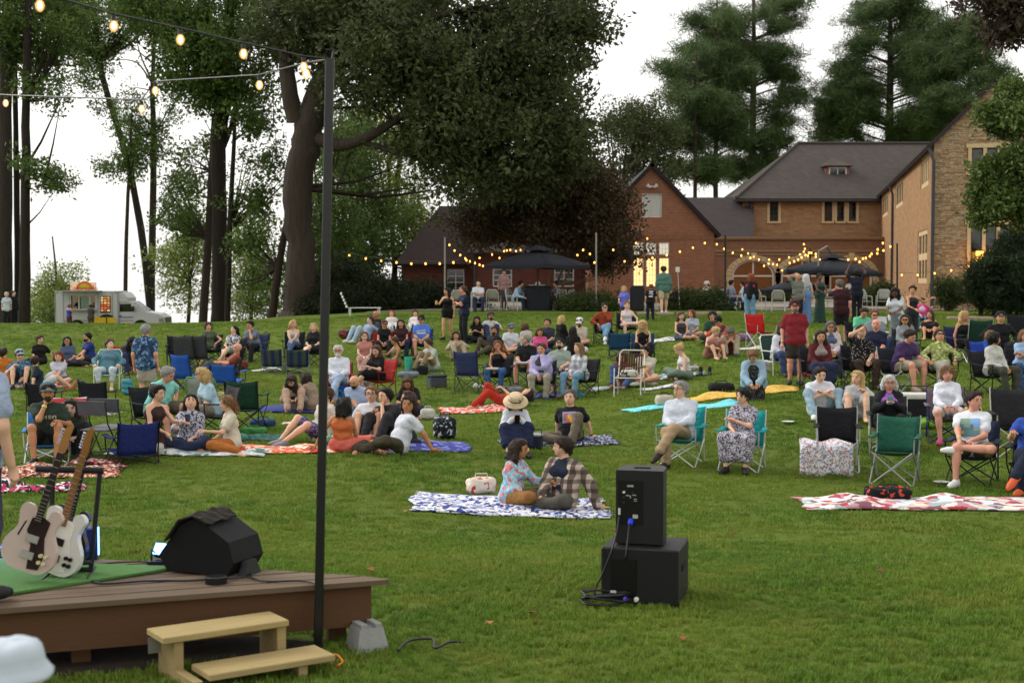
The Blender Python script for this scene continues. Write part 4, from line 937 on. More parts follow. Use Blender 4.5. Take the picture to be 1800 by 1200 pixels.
# guitars on a stand (stage lamp side)
gs_p = Vector((W(118, 998, 9.75).x, 9.75, ZD))
gt = thing('guitar_stand', 'black tubular rack holding the guitars on stage', 'guitar stand', gs_p, .12)
for nm, pts in (('upright', [(-.12, 0, .03), (-.085, .0, .72)]), ('upright', [(.155, .02, .03), (.225, .02, .72)]), ('foot', [(-.13, -.2, .012), (-.11, .2, .02)]), ('foot', [(.17, -.2, .012), (.15, .2, .02)]), ('cross_bar', [(-.14, -.06, .09), (.17, -.04, .1)]), ('cross_bar', [(-.13, .0, .04), (.16, .02, .04)])):
    mb = MB(); mb.tube(pts, .017 if nm != 'foot' else .013, 8); mb.build(nm, BLACKM(), gt)
mb = MB(); mb.tube([(-.2, .0, .745), (.25, .02, .725)], .024, 8); mb.build('top_bar', mat('1a1c22', rough=.6), gt)
def guitar(label, M, body, fret, head, semi):
    t = thing('electric_guitar', label, 'guitar', M.translation, group='guitars on the rack'); R = M.copy(); R.translation = (0, 0, 0)
    ol = []
    ctl = [(0, -.22), (.10, -.215), (.165, -.15), (.165, -.06), (.115, .03), (.12, .09), (.135, .14), (.10, .175), (.06, .16), (.045, .11), (-.03, .12), (-.06, .17), (-.115, .17), (-.13, .12), (-.115, .03), (-.165, -.06), (-.165, -.15), (-.10, -.215)]
    n = len(ctl)
    for i in range(n):
        a, b, c, d = [Vector(ctl[(i + j) % n]) for j in (-1, 0, 1, 2)]
        for k in range(3):
            f = k / 3; ol.append(tuple(.5 * (2 * b + (c - a) * f + (2 * a - 5 * b + 4 * c - d) * f * f + (3 * b - a - 3 * c + d) * f ** 3)))
    mb = MB(); mb.prism(ol[::-1], -.022, .022, R); mb.build('body', mat(body, rough=.3, spec=.5, var=.06), t)
    mb = MB(); mb.prism([(.02, -.2), (.09, -.19), (.10, -.1), (.07, .0), (.075, .1), (.03, .12), (-.04, .1), (-.05, .02), (.0, -.06)][::-1], .0222, .027, R); mb.build('pickguard', mat('2a1d18' if semi else 'e4e4dc', rough=.3), t)
    mb = MB(); mb.prism([(-.021, .08), (.021, .08), (.019, .52), (-.019, .52)], .02, .038, R)
    nk = mb.build('neck', mat(fret, 'wood', rough=.5, var=.1), t)
    mb = MB()
    for i in range(16): y = .52 - .44 * (1 - 2 ** (-i / 8)) * 1.33; mb.prism(rect(-.019, .019, y - .0015, y + .0015), .038, .0405, R)
    mb.build('frets', mat('c9c6bc', metal=.8, rough=.3), nk, kind='stuff')
    mb = MB(); mb.prism([(-.019, .52), (.019, .52), (.024, .55), (.018, .62), (.022, .685), (.012, .70), (-.004, .695), (-.024, .66), (-.024, .56)][::-1], .012, .028, R); hd = mb.build('headstock', mat(head, 'wood', rough=.4), t)
    for i in range(6):
        mb = MB(); mb.tube([(-.024, .565 + i * .018, .02), (-.045, .565 + i * .018, .02)], .006, 6, 0, R); mb.build('tuner', mat('d8d4c8', metal=.9, rough=.25), hd)
    for y in (-.02, -.12):
        mb = MB(); mb.prism(rect(-.04, .04, y - .022, y + .022), .0275, .036, R); mb.build('pickup', mat('b9b6ae' if semi else '23221f', rough=.35, metal=.5), t)
    for i in range(4):
        mb = MB(); mb.lathe([(.013, .027), (.012, .045), (0, .046)], 10, 0, R @ Matrix.Translation((.085 + .03 * (i % 2), -.10 - .035 * (i // 2) * 1.2, 0))); mb.build('knob', mat('101010' if not semi else 'd9c8a0', rough=.4), t)
    if semi:
        mb = MB(); mb.prism([(-.10, -.02), (-.092, -.03), (-.07, .06), (-.066, .075), (-.078, .065)], .0222, .0235, R); mb.build('sound_hole', mat('0c0a08'), t)
    return t
def gm(px, py, D, lean, roll, yaw):
    return Matrix.Translation(W(px, py, D)) @ Matrix.Rotation(yaw, 4, 'Z') @ Matrix.Rotation(lean, 4, 'Y') @ Matrix.Rotation(PI / 2 + roll, 4, 'X') @ Matrix.Identity(4)
guitar('pale pink hollow body guitar with dark fretboard, nearest on the rack', gm(62, 940, 9.52, .30, -.12, -.1) @ Matrix.Scale(1.12, 4), 'c9b3a8', '3a2c24', 'c48a48', True)
guitar('white solid body guitar with maple neck on the rack', gm(108, 945, 9.66, .26, -.12, -.25) @ Matrix.Scale(1.12, 4), 'd9d8d0', 'b5803e', 'b87f3a', False)
guitar('black guitar mostly hidden behind the white guitar', gm(122, 935, 9.86, .22, -.1, -.3), '101012', '2a211c', '1a1512', False)

# ================================================================ PA STACK
pp = G(1135, 1063); rz_s = -.26
sb = thing('subwoofer', 'wide black subwoofer box standing on the grass', 'speaker', pp + Vector((.02, .25, 0)), rz_s)
SUBM = mat('0b0b0c', rough=.55, spec=.35, bump=.25, sc=4)
mb = MB(); mb.bbox((0, 0, .225), (.60, .56, .43), .012); mb.build('cabinet', SUBM, sb)
for i, (x, y) in enumerate(((-.24, -.22), (.24, -.22), (-.24, .22), (.24, .22))): mb = MB(); mb.lathe([(.03, 0), (.03, .02)], 8, c=(x, y, 0)); mb.build('rubber_foot', BLACKM(), sb)
mb = MB(); mb.box((-.12, -.283, .2), (.2, .008, .3)); mb.build('rear_panel', mat('0a0a0b', rough=.35), sb)
mb = MB(); mb.box((-.2, -.29, .1), (.045, .008, .018)); mb.build('label_plate', mat('c8c8c8', rough=.4), sb)
for x_, c_ in ((-.10, '6a4bd8'), (-.02, 'd8d8d0')):
    mb = MB(); mb.lathe([(.02, 0), (.02, .03), (.012, .04)], 8, 0, Matrix.Translation((x_, -.28, .05)) @ Matrix.Rotation(PI / 2, 4, 'X')); mb.build('connector', mat(c_, rough=.4), sb)
mb = MB(); mb.box((.303, -.02, .27), (.01, .16, .05)); mb.build('handle_recess', mat('050505'), sb)
tp = thing('loudspeaker', 'black powered loudspeaker standing on the subwoofer, seen from its back', 'speaker', pp + Vector((-.0, .28, .441)), rz_s + .02)
mb = MB(); ol_ = [(-.185, -.17), (.185, -.17), (.18, .06), (.14, .17), (-.14, .17), (-.18, .06)]
mb.prism(ol_, .01, .58, Matrix.Identity(4)); mb.build('cabinet', mat('0d0d0f', rough=.5, spec=.4, bump=.2, sc=4), tp)
mb = MB(); mb.bbox((0, -.02, .582), (.13, .05, .012), .004); mb.build('top_handle', mat('030303'), tp)
mb = MB(); mb.box((-.07, -.173, .33), (.19, .008, .34)); pn = mb.build('rear_panel', mat('0b0b0c', rough=.35), tp)
for x_, z_, w_, h_ in ((-.07, .46, .05, .014), (-.09, .385, .03, .008), (-.04, .39, .03, .008), (-.07, .375, .008, .02), (-.03, .36, .025, .005), (-.03, .345, .025, .005)):
    mb = MB(); mb.box((x_, -.179, z_), (w_, .006, h_)); mb.build('marking', mat('9a9a9a', rough=.5), pn)
for x_, z_ in ((-.12, .41), (-.12, .37), (-.12, .33), (-.05, .41)):
    mb = MB(); mb.lathe([(.011, 0), (.009, .016)], 8, 0, Matrix.Translation((x_, -.177, z_)) @ Matrix.Rotation(PI / 2, 4, 'X')); mb.build('knob', mat('cfcfcf' if z_ > .4 and x_ < -.1 else '2a2a2a', rough=.4), pn)
for x_, c_ in ((-.155, 'd8d8d8'), (-.03, 'b8b8b4')): mb = MB(); mb.box((x_, -.182, .225 + (.035 if x_ < -.1 else 0)), (.016 if x_ < -.1 else .04, .012, .05 if x_ < -.1 else .028)); mb.build('socket_cover', mat(c_, rough=.35, metal=.3), pn)
mb = MB(); mb.lathe([(.022, 0), (.022, .04), (.014, .05)], 10, 0, Matrix.Translation((-.065, -.18, .195)) @ Matrix.Rotation(PI * .7, 4, 'X')); mb.build('plug', mat('2b3fd0', rough=.4), pn)
Rs = Matrix.Translation(tp.location) @ Matrix.Rotation(rz_s, 4, 'Z')
cable('black power lead hanging from the loudspeaker plug', [Rs @ Vector(p) for p in ((-.065, -.21, .19), (-.068, -.24, .12), (-.07, -.31, .0), (-.075, -.335, -.06), (-.08, -.32, -.1))], .007)
cable('black signal cable drooping down the subwoofer back', [Rs @ Vector(p) for p in ((-.15, -.19, .23), (-.16, -.25, .1), (-.19, -.33, -.04), (-.26, -.335, -.22), (-.30, -.335, -.30), (-.32, -.36, -.42))], .007)
cp = G(1066, 1068); pts_ = []
for i in range(60): t_ = i * .62; rr2 = .15 + .03 * math.sin(i * 1.3); pts_.append(cp + Vector((rr2 * math.cos(t_) * 1.1, rr2 * .7 * math.sin(t_) + .05, .03 + .05 * (1 + math.sin(t_ * .5 + i * .1)) * .8)))
mb = MB(); mb.tube(pts_, .008, 5); o = mb.build('cable_coil', BLACKM(), None, True); tag(o, 'tangled coil of black cable on the grass by the subwoofer', 'cable')
# ================================================================ FIGURES
def surface_net(D, h, org):
    """continuous quad surface of the zero level of a distance grid"""
    ins = D < 0; nx, ny, nz = D.shape
    cnt = np.zeros((nx - 1, ny - 1, nz - 1), np.int8)
    for a in (0, 1):
        for b in (0, 1):
            for c in (0, 1): cnt += ins[a:nx - 1 + a, b:ny - 1 + b, c:nz - 1 + c]
    act = (cnt > 0) & (cnt < 8); ci = np.argwhere(act)
    if len(ci) == 0: return np.zeros((0, 3)), np.zeros((0, 4), int)
    vid = -np.ones(act.shape, np.int32); vid[act] = np.arange(len(ci))
    cor = [(a, b, c) for a in (0, 1) for b in (0, 1) for c in (0, 1)]
    val = np.stack([D[ci[:, 0] + a, ci[:, 1] + b, ci[:, 2] + c] for a, b, c in cor], 1)
    acc = np.zeros((len(ci), 3)); num = np.zeros(len(ci))
    for i in range(8):
        for j in range(i + 1, 8):
            if sum(abs(cor[i][k] - cor[j][k]) for k in range(3)) != 1: continue
            m = (val[:, i] < 0) != (val[:, j] < 0)
            t = np.where(m, val[:, i] / np.where(m, val[:, i] - val[:, j], 1), 0)
            p = np.array(cor[i]) + t[:, None] * (np.array(cor[j]) - np.array(cor[i])); acc[m] += p[m]; num += m
    V = (ci + acc / num[:, None]) * h + org
    F = []
    for ax in range(3):
        sl0 = [slice(None)] * 3; sl1 = [slice(None)] * 3; sl0[ax] = slice(0, -1); sl1[ax] = slice(1, None)
        A, B = ins[tuple(sl0)], ins[tuple(sl1)]; e = np.argwhere(A != B); b, c = (ax + 1) % 3, (ax + 2) % 3
        lim = np.array(act.shape); ok = (e[:, b] > 0) & (e[:, c] > 0) & (e[:, b] < lim[b]) & (e[:, c] < lim[c]); e = e[ok]
        q = []
        for db, dc in ((-1, -1), (0, -1), (0, 0), (-1, 0)):
            f = e.copy(); f[:, b] += db; f[:, c] += dc; q.append(vid[f[:, 0], f[:, 1], f[:, 2]])
        q = np.stack(q, 1); s = A[e[:, 0], e[:, 1], e[:, 2]]; q[~s] = q[~s][:, ::-1]; F.append(q)
    return V, np.concatenate(F)

def sdf_at(P, prims, k):
    D = np.full(len(P), 9.0)
    for a, b, ra, rb in prims:
        a = np.asarray(a, float); ab = np.asarray(b, float) - a; L = ab @ ab + 1e-9
        t = np.clip((P - a) @ ab / L, 0, 1); d = np.linalg.norm(P - a - t[:, None] * ab, axis=1) - (ra + (rb - ra) * t)
        hh = np.clip(.5 + .5 * (D - d) / k, 0, 1); D = D * (1 - hh) + d * hh - k * hh * (1 - hh)
    return D

def blob_mesh(name, prims, h, k, mats, wr=0.0, wf=26.0, cut=None, extra=None, seed=0):
    """one continuous skin round tapered capsules (a, b, ra, rb), blended with radius k"""
    A = np.array([p[0] for p in prims], float); B = np.array([p[1] for p in prims], float)
    R = np.array([max(p[2], p[3]) for p in prims])[:, None]
    lo = np.minimum(A - R, B - R).min(0) - 2.5 * h - wr; hi = np.maximum(A + R, B + R).max(0) + 2.5 * h + wr
    n = np.ceil((hi - lo) / h).astype(int) + 1
    ax = [lo[i] + np.arange(n[i]) * h for i in range(3)]
    D = np.full(n, 1.0, np.float64)
    for a, b, ra, rb in prims:
        a = np.array(a, float); b = np.array(b, float); r = max(ra, rb) + k * 1.1 + 2 * h
        i0 = np.maximum(np.floor((np.minimum(a, b) - r - lo) / h).astype(int), 0); i1 = np.minimum(np.ceil((np.maximum(a, b) + r - lo) / h).astype(int) + 1, n)
        X = ax[0][i0[0]:i1[0], None, None] - a[0]; Y = ax[1][None, i0[1]:i1[1], None] - a[1]; Z = ax[2][None, None, i0[2]:i1[2]] - a[2]
        ab = b - a; L = ab @ ab + 1e-9
        t = np.clip((X * ab[0] + Y * ab[1] + Z * ab[2]) / L, 0, 1)
        d = np.sqrt((X - t * ab[0]) ** 2 + (Y - t * ab[1]) ** 2 + (Z - t * ab[2]) ** 2) - (ra + (rb - ra) * t)
        s = D[i0[0]:i1[0], i0[1]:i1[1], i0[2]:i1[2]]
        hh = np.clip(.5 + .5 * (s - d) / k, 0, 1); s[...] = s * (1 - hh) + d * hh - k * hh * (1 - hh)
    if wr or cut:
        X, Y, Z = ax[0][:, None, None], ax[1][None, :, None], ax[2][None, None, :]
        if wr:
            ph = np.random.default_rng(seed).uniform(0, 6, 6)
            D += wr * (np.sin(X * wf + Z * wf * 1.4 + ph[0] + 2 * np.sin(Y * wf * .5 + ph[1])) * .5 + np.sin(Z * wf * 1.9 + Y * wf * .9 + ph[2] + 2 * np.sin(X * wf * .6 + ph[3])) * .5)
        if cut is not None: D = cut(D, X, Y, Z)
    V, F = surface_net(D, h, lo)
    if extra is not None:
        ev, ef = extra; F = list(map(tuple, F.tolist())) + [tuple(i + len(V) for i in f) for f in ef]; V = np.concatenate([V, ev]) if len(ev) else V
    else: F = F.tolist()
    me = bpy.data.meshes.new(name); me.from_pydata(V.tolist(), [], F)
    for m in (mats if isinstance(mats, (list, tuple)) else [mats]): me.materials.append(m)
    me.polygons.foreach_set('use_smooth', [True] * len(me.polygons)); me.update(); return me

def hair_mesh(name, prims, h, k, m, wr, wf, seed=0, L=.04, n=150):
    """hair mass with loose locks standing off it"""
    me = blob_mesh(name, prims, h, k, m, wr, wf, seed=seed); nv = len(me.vertices)
    co = np.empty(nv * 3); me.vertices.foreach_get('co', co); co = co.reshape(-1, 3); no = np.empty(nv * 3); me.vertex_normals.foreach_get('vector', no); no = no.reshape(-1, 3)
    r = np.random.default_rng(seed); V, F = co.tolist(), [tuple(p.vertices) for p in me.polygons]
    for i in r.choice(nv, min(n, nv), replace=False):
        p, q = co[i], no[i]; d = np.array((0, 0, -1.0)) + r.normal(0, .45, 3); d -= q * (d @ q); d /= np.linalg.norm(d) + 1e-6; s_ = np.cross(d, q) * r.uniform(.005, .011); l = L * r.uniform(.6, 1.5); o = len(V)
        V += [(p - s_ - q * .004).tolist(), (p + s_ - q * .004).tolist(), (p + d * l * .6 + s_ * .8 + q * .009).tolist(), (p + d * l * .6 - s_ * .8 + q * .009).tolist(), (p + d * l + q * r.uniform(-.002, .01)).tolist()]; F += [(o, o + 1, o + 2, o + 3), (o + 3, o + 2, o + 4)]
    bpy.data.meshes.remove(me); me = bpy.data.meshes.new(name); me.from_pydata(V, [], F); me.materials.append(m); me.polygons.foreach_set('use_smooth', [True] * len(F)); me.update(); return me

def nrm(v): v = np.asarray(v, float); return v / (np.linalg.norm(v) + 1e-9)
V3 = lambda *a: np.array(a, float)

def ik(a, c, l1, l2, pole):
    a, c = np.array(a, float), np.array(c, float); d = np.linalg.norm(c - a); mx = (l1 + l2) * .995
    if d > mx: c = a + (c - a) * mx / d; d = mx
    if d < abs(l1 - l2) + .06: d = max(d, .06)
    n = (c - a) / d; x = np.clip((l1 * l1 - l2 * l2 + d * d) / (2 * d), -l1, l1); hgt = math.sqrt(max(l1 * l1 - x * x, 0))
    p = np.asarray(pole, float); p = p - n * (p @ n); return a + n * x + nrm(p) * hgt, c

def hand_geo(wrist, d, nrmv, s, curl):
    """palm, four unequal jointed fingers and a thumb leaving the side of the palm"""
    d = nrm(d); n = np.asarray(nrmv, float); n = nrm(n - d * (n @ d)); sd = np.cross(d, n)
    mb = MB()
    def tb(pts, rs, k=5): mb.tube([tuple(p) for p in pts], rs, k)
    def at(x, y, z): return wrist + (d * x + sd * y + n * z) * s
    tb([at(-.01, 0, 0), at(.03, .0, 0), at(.085, 0, 0)], [.024 * s, .032 * s, .034 * s], 6)
    for y, L, o in ((-.028, .068, 0), (-.0095, .078, .004), (.0095, .073, .002), (.028, .057, -.004)):
        pts = [at(.078 + o, y, 0)]; ang = curl * .35; x, z = .078 + o, 0.0
        for sg in (.42, .32, .26):
            x += math.cos(ang) * L * sg; z -= math.sin(ang) * L * sg; pts.append(at(x, y * 1.06, z)); ang += curl
        tb(pts, [.0098 * s, .0095 * s, .0085 * s, .006 * s])
    pts = [at(.022, -.026, -.004), at(.05, -.052, -.012), at(.075, -.058, -.024), at(.092, -.05, -.032)]; tb(pts, [.014 * s, .012 * s, .010 * s, .007 * s])
    return np.array([tuple(v) for v in mb.v]), mb.f

SHOE = {}
def shoe_mesh(col, kind):
    if (col, kind) not in SHOE:
        if kind == 'bare': pr = [((0, .03, -.035), (0, -.10, -.055), .036, .03), ((0, -.1, -.058), (.012, -.17, -.066), .034, .018), ((-.012, -.1, -.058), (-.02, -.165, -.066), .03, .014), ((0, .01, .02), (0, .0, -.04), .036, .036)]
        else: pr = [((0, .045, -.045), (0, -.11, -.05), .043, .042), ((0, -.1, -.05), (0, -.175, -.055), .045, .033), ((0, .02, .0), (0, -.05, -.035), .042, .038)]
        m = mat(col, 'skin' if kind == 'bare' else None, rough=.6)
        cut = lambda D, X, Y, Z: np.maximum(D, -(Z + .08) + 0 * D)
        SHOE[(col, kind)] = blob_mesh('shoe', pr, .014, .03, m, cut=cut)
    return SHOE[(col, kind)]

SKIN = {'f': 'd6a98d', 'm': 'c79474', 't': 'b07c58', 'd': '6e4a36', 'p': 'e0b8a0', 'r': 'cf9580'}
HAIR = {'bk': '17120f', 'db': '2e2018', 'br': '4a3224', 'lb': '7a5a3c', 'bl': 'b89a66', 'gr': '8d8b86', 'wh': 'cfccc4', 'rd': '7c3a20', 'au': '6b3d24', 'gy': '5d5a56'}
def colmat(spec):
    """'rrggbb' | 'rrggbb:pattern:rrggbb,rrggbb:scale'"""
    p = spec.split(':')
    if len(p) == 1: return mat(p[0], 'cloth', rough=.9)
    return mat(p[0], p[1], rough=.9, cols=tuple(p[2].split(',')), sc=float(p[3]) if len(p) > 3 else 1.0)

# where the crown of each head shows in the photograph (used to choose how far up the slope a person sits)
HEADTOP = {'tie dye woman': 772, 'plaid shirt man': 769, 'straw hat woman': 697, 'black graphic tee man': 688, 'man in pale blue shirt and khakis': 672, 'woman in speckled dress': 683, 'white picture tee man': 690, 'white hoodie woman': 645, 'white haired phone woman': 665, 'white tee young man': 645, 'long haired blonde': 652, 'white tee leaning man': 703, 'white v neck man': 688, 'chin resting man': 702, 'brunette in grey tank': 690, 'curly haired woman in black tee': 663, 'bald bearded man': 660, 'phone girl in beige': 660, 'tan jumper girl': 657, 'coral skirt girl': 708, 'dark bun woman': 700, 'laughing woman': 700, 'cream tee woman': 697, 'turquoise polo man': 650, 'pale blue shirted blonde': 655, 'green lettered tee man': 700, 'sitter behind the guitar necks': 730, 'orange shirt man': 611, 'blue patterned shirt man': 613, 'black shirt woman on the rug edge': 590, 'white shorts woman': 626, 'red haired sitter': 618, 'glasses woman in blue grey': 592, 'royal blue tee man': 585, 'teal jumper woman': 613, 'grey hoodie sitter': 594, 'hawaiian shirt man': 571, 'olive dress woman': 567, 'white print top woman': 574, 'grey tee pensive man': 564, 'reclining grey trousered man': 615, 'blonde in jeans': 563, 'black tee leg crosser': 568, 'white haired man in glasses': 612, 'pink dress woman': 584, 'black dress girl with phone': 617, 'olive tank person': 592, 'blue lettered tee man': 553, 'sage tee man': 595, 'beige outfit woman': 582, 'black top woman eating': 556, 'white shirt cap man': 547, 'olive trousered recliner': 575, 'sunglasses cap man': 571, 'white top brunette': 570, 'pink jumper woman': 576, 'dark haired man behind pink jumper': 569, 'blonde in black': 555, 'white cap man': 558, 'long black haired woman': 574, 'woman biting her sandwich': 599, 'grey bearded black tee man': 588, 'lavender shirt man': 611, 'black cap striped shorts man': 604, 'long haired jeans woman': 611, 'tie dyed yellow tee man': 608, 'jeans sitter behind the slatted chair': 618, 'white tank woman': 606, 'rust jumper man': 533, 'white halter woman': 530, 'long blonde haired girl': 565, 'dark vest brunette': 549, 'pale tee brunette': 545, 'bottle green tee sitter': 549, 'orange shirt black cap man': 555, 'blonde in pink dress': 575, 'maroon tee grey haired man': 575, 'denim shirt woman': 619, 'navy jacket woman': 582, 'red shirt man': 526, 'maroon cardigan woman': 592, 'grey haired cardigan woman': 579, 'black dotted shirt man': 577, 'bald navy tee man': 581, 'mint polo man': 548, 'auburn sunglasses man': 567, 'purple polo man': 588, 'gauzy grey top woman': 561, 'green print blouse woman': 597, 'bare shouldered blonde': 560, 'black cap man in black': 559, 'child in the blue chair': 600, 'white shirt brunette': 590, 'light blue tee woman': 594, 'knee hugging woman in black': 546, 'brown tee bald man': 546, 'pale jeans lounger': 562, 'sunglasses woman in black': 563, 'dark haired woman in the shade': 570, 'lounging redhead': 546, 'white shirt lounger': 548, 'black mini dress woman': 506, 'navy tee standing man': 503, 'burgundy tee man': 496, 'grey overalls woman': 513, 'dark jumpsuit woman': 528, 'child in pink vest': 527, 'green jumper walker': 468, 'boy in numbered jersey': 500, 'girl in violet top': 511, 'black jacket redhead': 481, 'silver haired woman in denim dress': 482, 'grey shirt bald man': 489, 'dark green dress woman': 495, 'father at the arches': 493}
def PY(p):
    d = Vector(p) - Vector((0, 0, CZ)); a = d.y * math.cos(PITCH) - d.z * math.sin(PITCH); b = d.y * math.sin(PITCH) + d.z * math.cos(PITCH); return 600 - FPX * b / a
PEOPLE = []
def person(px, py, who, label, pose='knees', arms='lap', yaw=0, sex='m', skin='f', hair='short:br', top='tee:888888', bot='pants:334455', shoes='222222', h=None, lean=0, side=0, head=(0, 0), fat=1.0,
           seat=.36, hat=None, beard=None, glasses=None, at=None, band=None, decal=None, det=None, group='concert audience on the lawn', legs=None, chair=None, cl=None, foot=None, name='person', jacket=None):
    P = at if at is not None else G(px, py)
    dist = P.y; hd = det or (.0175 if dist < 19 else .021 if dist < 25 else .026 if dist < 36 else .034)
    s = (h or (1.76 if sex == 'm' else 1.64)) / 1.70
    T = thing(name, label, 'person' if name == 'person' else name, P, math.radians(yaw), group)
    seed = len(PEOPLE) + 11; rs = random.Random(seed)
    jr = random.Random(seed * 3 + 1); side = side + jr.uniform(-4, 4); head = (head[0] + jr.uniform(-10, 10), head[1] + jr.uniform(-4, 4))
    # ---- skeleton (faces -Y)
    ph = {'stand': .945, 'walk': .925, 'chair': seat + .10, 'chaircross': seat + .10, 'chairankle': seat + .10, 'kneel': .30}.get(pose, .115) * (s if pose in ('stand', 'walk') else 1)
    if pose == 'lie': ph = .13
    pel = V3(0, 0, ph); ln, sd_ = math.radians(lean), math.radians(side)
    t = nrm(V3(math.sin(sd_), -math.sin(ln), math.cos(ln) * math.cos(sd_))); r = nrm(V3(1, 0, 0) - t * t[0]); f = np.cross(r, t); f = f if f[1] < 0 or abs(lean) > 60 else -f
    if f @ V3(0, -1, 0.0001) < 0 and abs(lean) < 60: f = -f
    if pose == 'lie': f = nrm(np.cross(t, r)); f = f if f[2] > 0 else -f
    hipw = .092 * s * (1.08 if sex == 'f' else 1); shw = (.178 if sex == 'm' else .15) * s
    if pose in ('knees', 'cross', 'bentX', 'sideR', 'sideL') and abs(lean) < 5: lean = 9
    hipL, hipR = pel - V3(1, 0, 0) * hipw, pel + V3(1, 0, 0) * hipw
    up = lambda d: pel + t * d * s
    neck = up(.465); shd = [up(.415) - r * shw, up(.415) + r * shw]
    hy, hp = math.radians(head[0]), math.radians(head[1])
    hu = nrm(t * .45 + V3(0, 0, 1) * (.55 if pose != 'lie' else 0)); hf0 = nrm(f - hu * (f @ hu)); hr0 = np.cross(hf0, hu); hr0 = hr0 if hr0 @ r > 0 else -hr0
    hf = hf0 * math.cos(hy) + hr0 * math.sin(hy); hr = hr0 * math.cos(hy) - hf0 * math.sin(hy)
    hf, hu = hf * math.cos(hp) - hu * math.sin(hp), hu * math.cos(hp) + hf * math.sin(hp)
    hc = neck + (hu * .155 + hf * .025) * s
    if who in HEADTOP and at is None:
        zt_ = float((hc + hu * .118 * s)[2]) + (.03 if hat else 0); lm_ = 17 if pose in ('stand', 'walk', 'chair', 'chaircross', 'chairankle') else 9; lo_, hi_ = py - lm_, py + lm_
        for _ in range(18):
            m_ = (lo_ + hi_) / 2; g_ = G(px, m_)
            if PY(g_ + Vector((0, 0, zt_))) > HEADTOP[who]: hi_ = m_
            else: lo_ = m_
        P = G(px, (lo_ + hi_) / 2); T.location = P
    # ---- legs
    th, sh_ = .43 * s, .42 * s
    X = V3
    LEG = {'stand': [(X(-.1, .0, .08), X(0, -1, 0)), (X(.1, .02, .08), X(0, -1, 0))], 'walk': [(X(-.09, -.24, .085), X(0, -1, 0)), (X(.09, .26, .12), X(0, -1, .2))],
           'chair': [(X(-.14, -.47, .08), X(-.2, -.6, 1)), (X(.14, -.44, .08), X(.2, -.6, 1))], 'chaircross': [(X(-.08, -.46, .08), X(0, -.6, 1)), (X(-.12, -.68, .26), X(.2, -.3, 1))],
           'chairankle': [(X(-.10, -.46, .08), X(0, -.6, 1)), (X(-.10, -.42, seat + .16), X(1, -.7, .1))],
           'knees': [(X(-.13, -.50, .08), X(-.15, -.3, 1)), (X(.13, -.48, .08), X(.15, -.3, 1))], 'cross': [(X(.12, -.30, .09), X(-1, -.35, .25)), (X(-.12, -.38, .075), X(1, -.35, .25))],
           'long': [(X(-.10, -.80, .075), X(0, 0, 1)), (X(.12, -.78, .075), X(0, 0, 1))], 'bentL': [(X(-.14, -.46, .08), X(-.1, -.3, 1)), (X(.16, -.74, .07), X(.6, -.2, .6))],
           'bentR': [(X(-.16, -.74, .07), X(-.6, -.2, .6)), (X(.14, -.46, .08), X(.1, -.3, 1))], 'bentX': [(X(-.02, -.34, .08), X(-.9, -.4, .12)), (X(.10, -.42, .09), X(.2, -.3, 1))],
           'sideR': [(X(.42, -.22, .07), X(-.2, -1, .1)), (X(.55, -.05, .07), X(.3, -1, .1))], 'sideL': [(X(-.55, -.05, .07), X(-.3, -1, .1)), (X(-.42, -.22, .07), X(.2, -1, .1))],
           'kneel': [(X(-.1, .22, .07), X(0, -1, -.2)), (X(.1, .22, .07), X(0, -1, -.2))], 'lie': [(X(-.10, -.42, .08), X(0, -.2, 1)), (X(.14, -.62, .08), X(.5, 0, .8))]}
    lg = LEG[pose]
    if legs: lg = [(X(*a), X(*b)) for a, b in legs]
    kn, an = [], []
    for i in (0, 1):
        a, pl = lg[i]; a = a.copy()
        if pose not in ('stand', 'walk'): a[:2] *= s
        k_, a_ = ik((hipL, hipR)[i], a, th, sh_, pl); kn.append(k_); an.append(a_)
    # ---- arms
    fw = nrm(V3(f[0], f[1], 0)) if pose != 'lie' else f
    ua, fa = .28 * s, .25 * s
    if isinstance(arms, str): arms = (arms, arms)
    wr, el = [], []
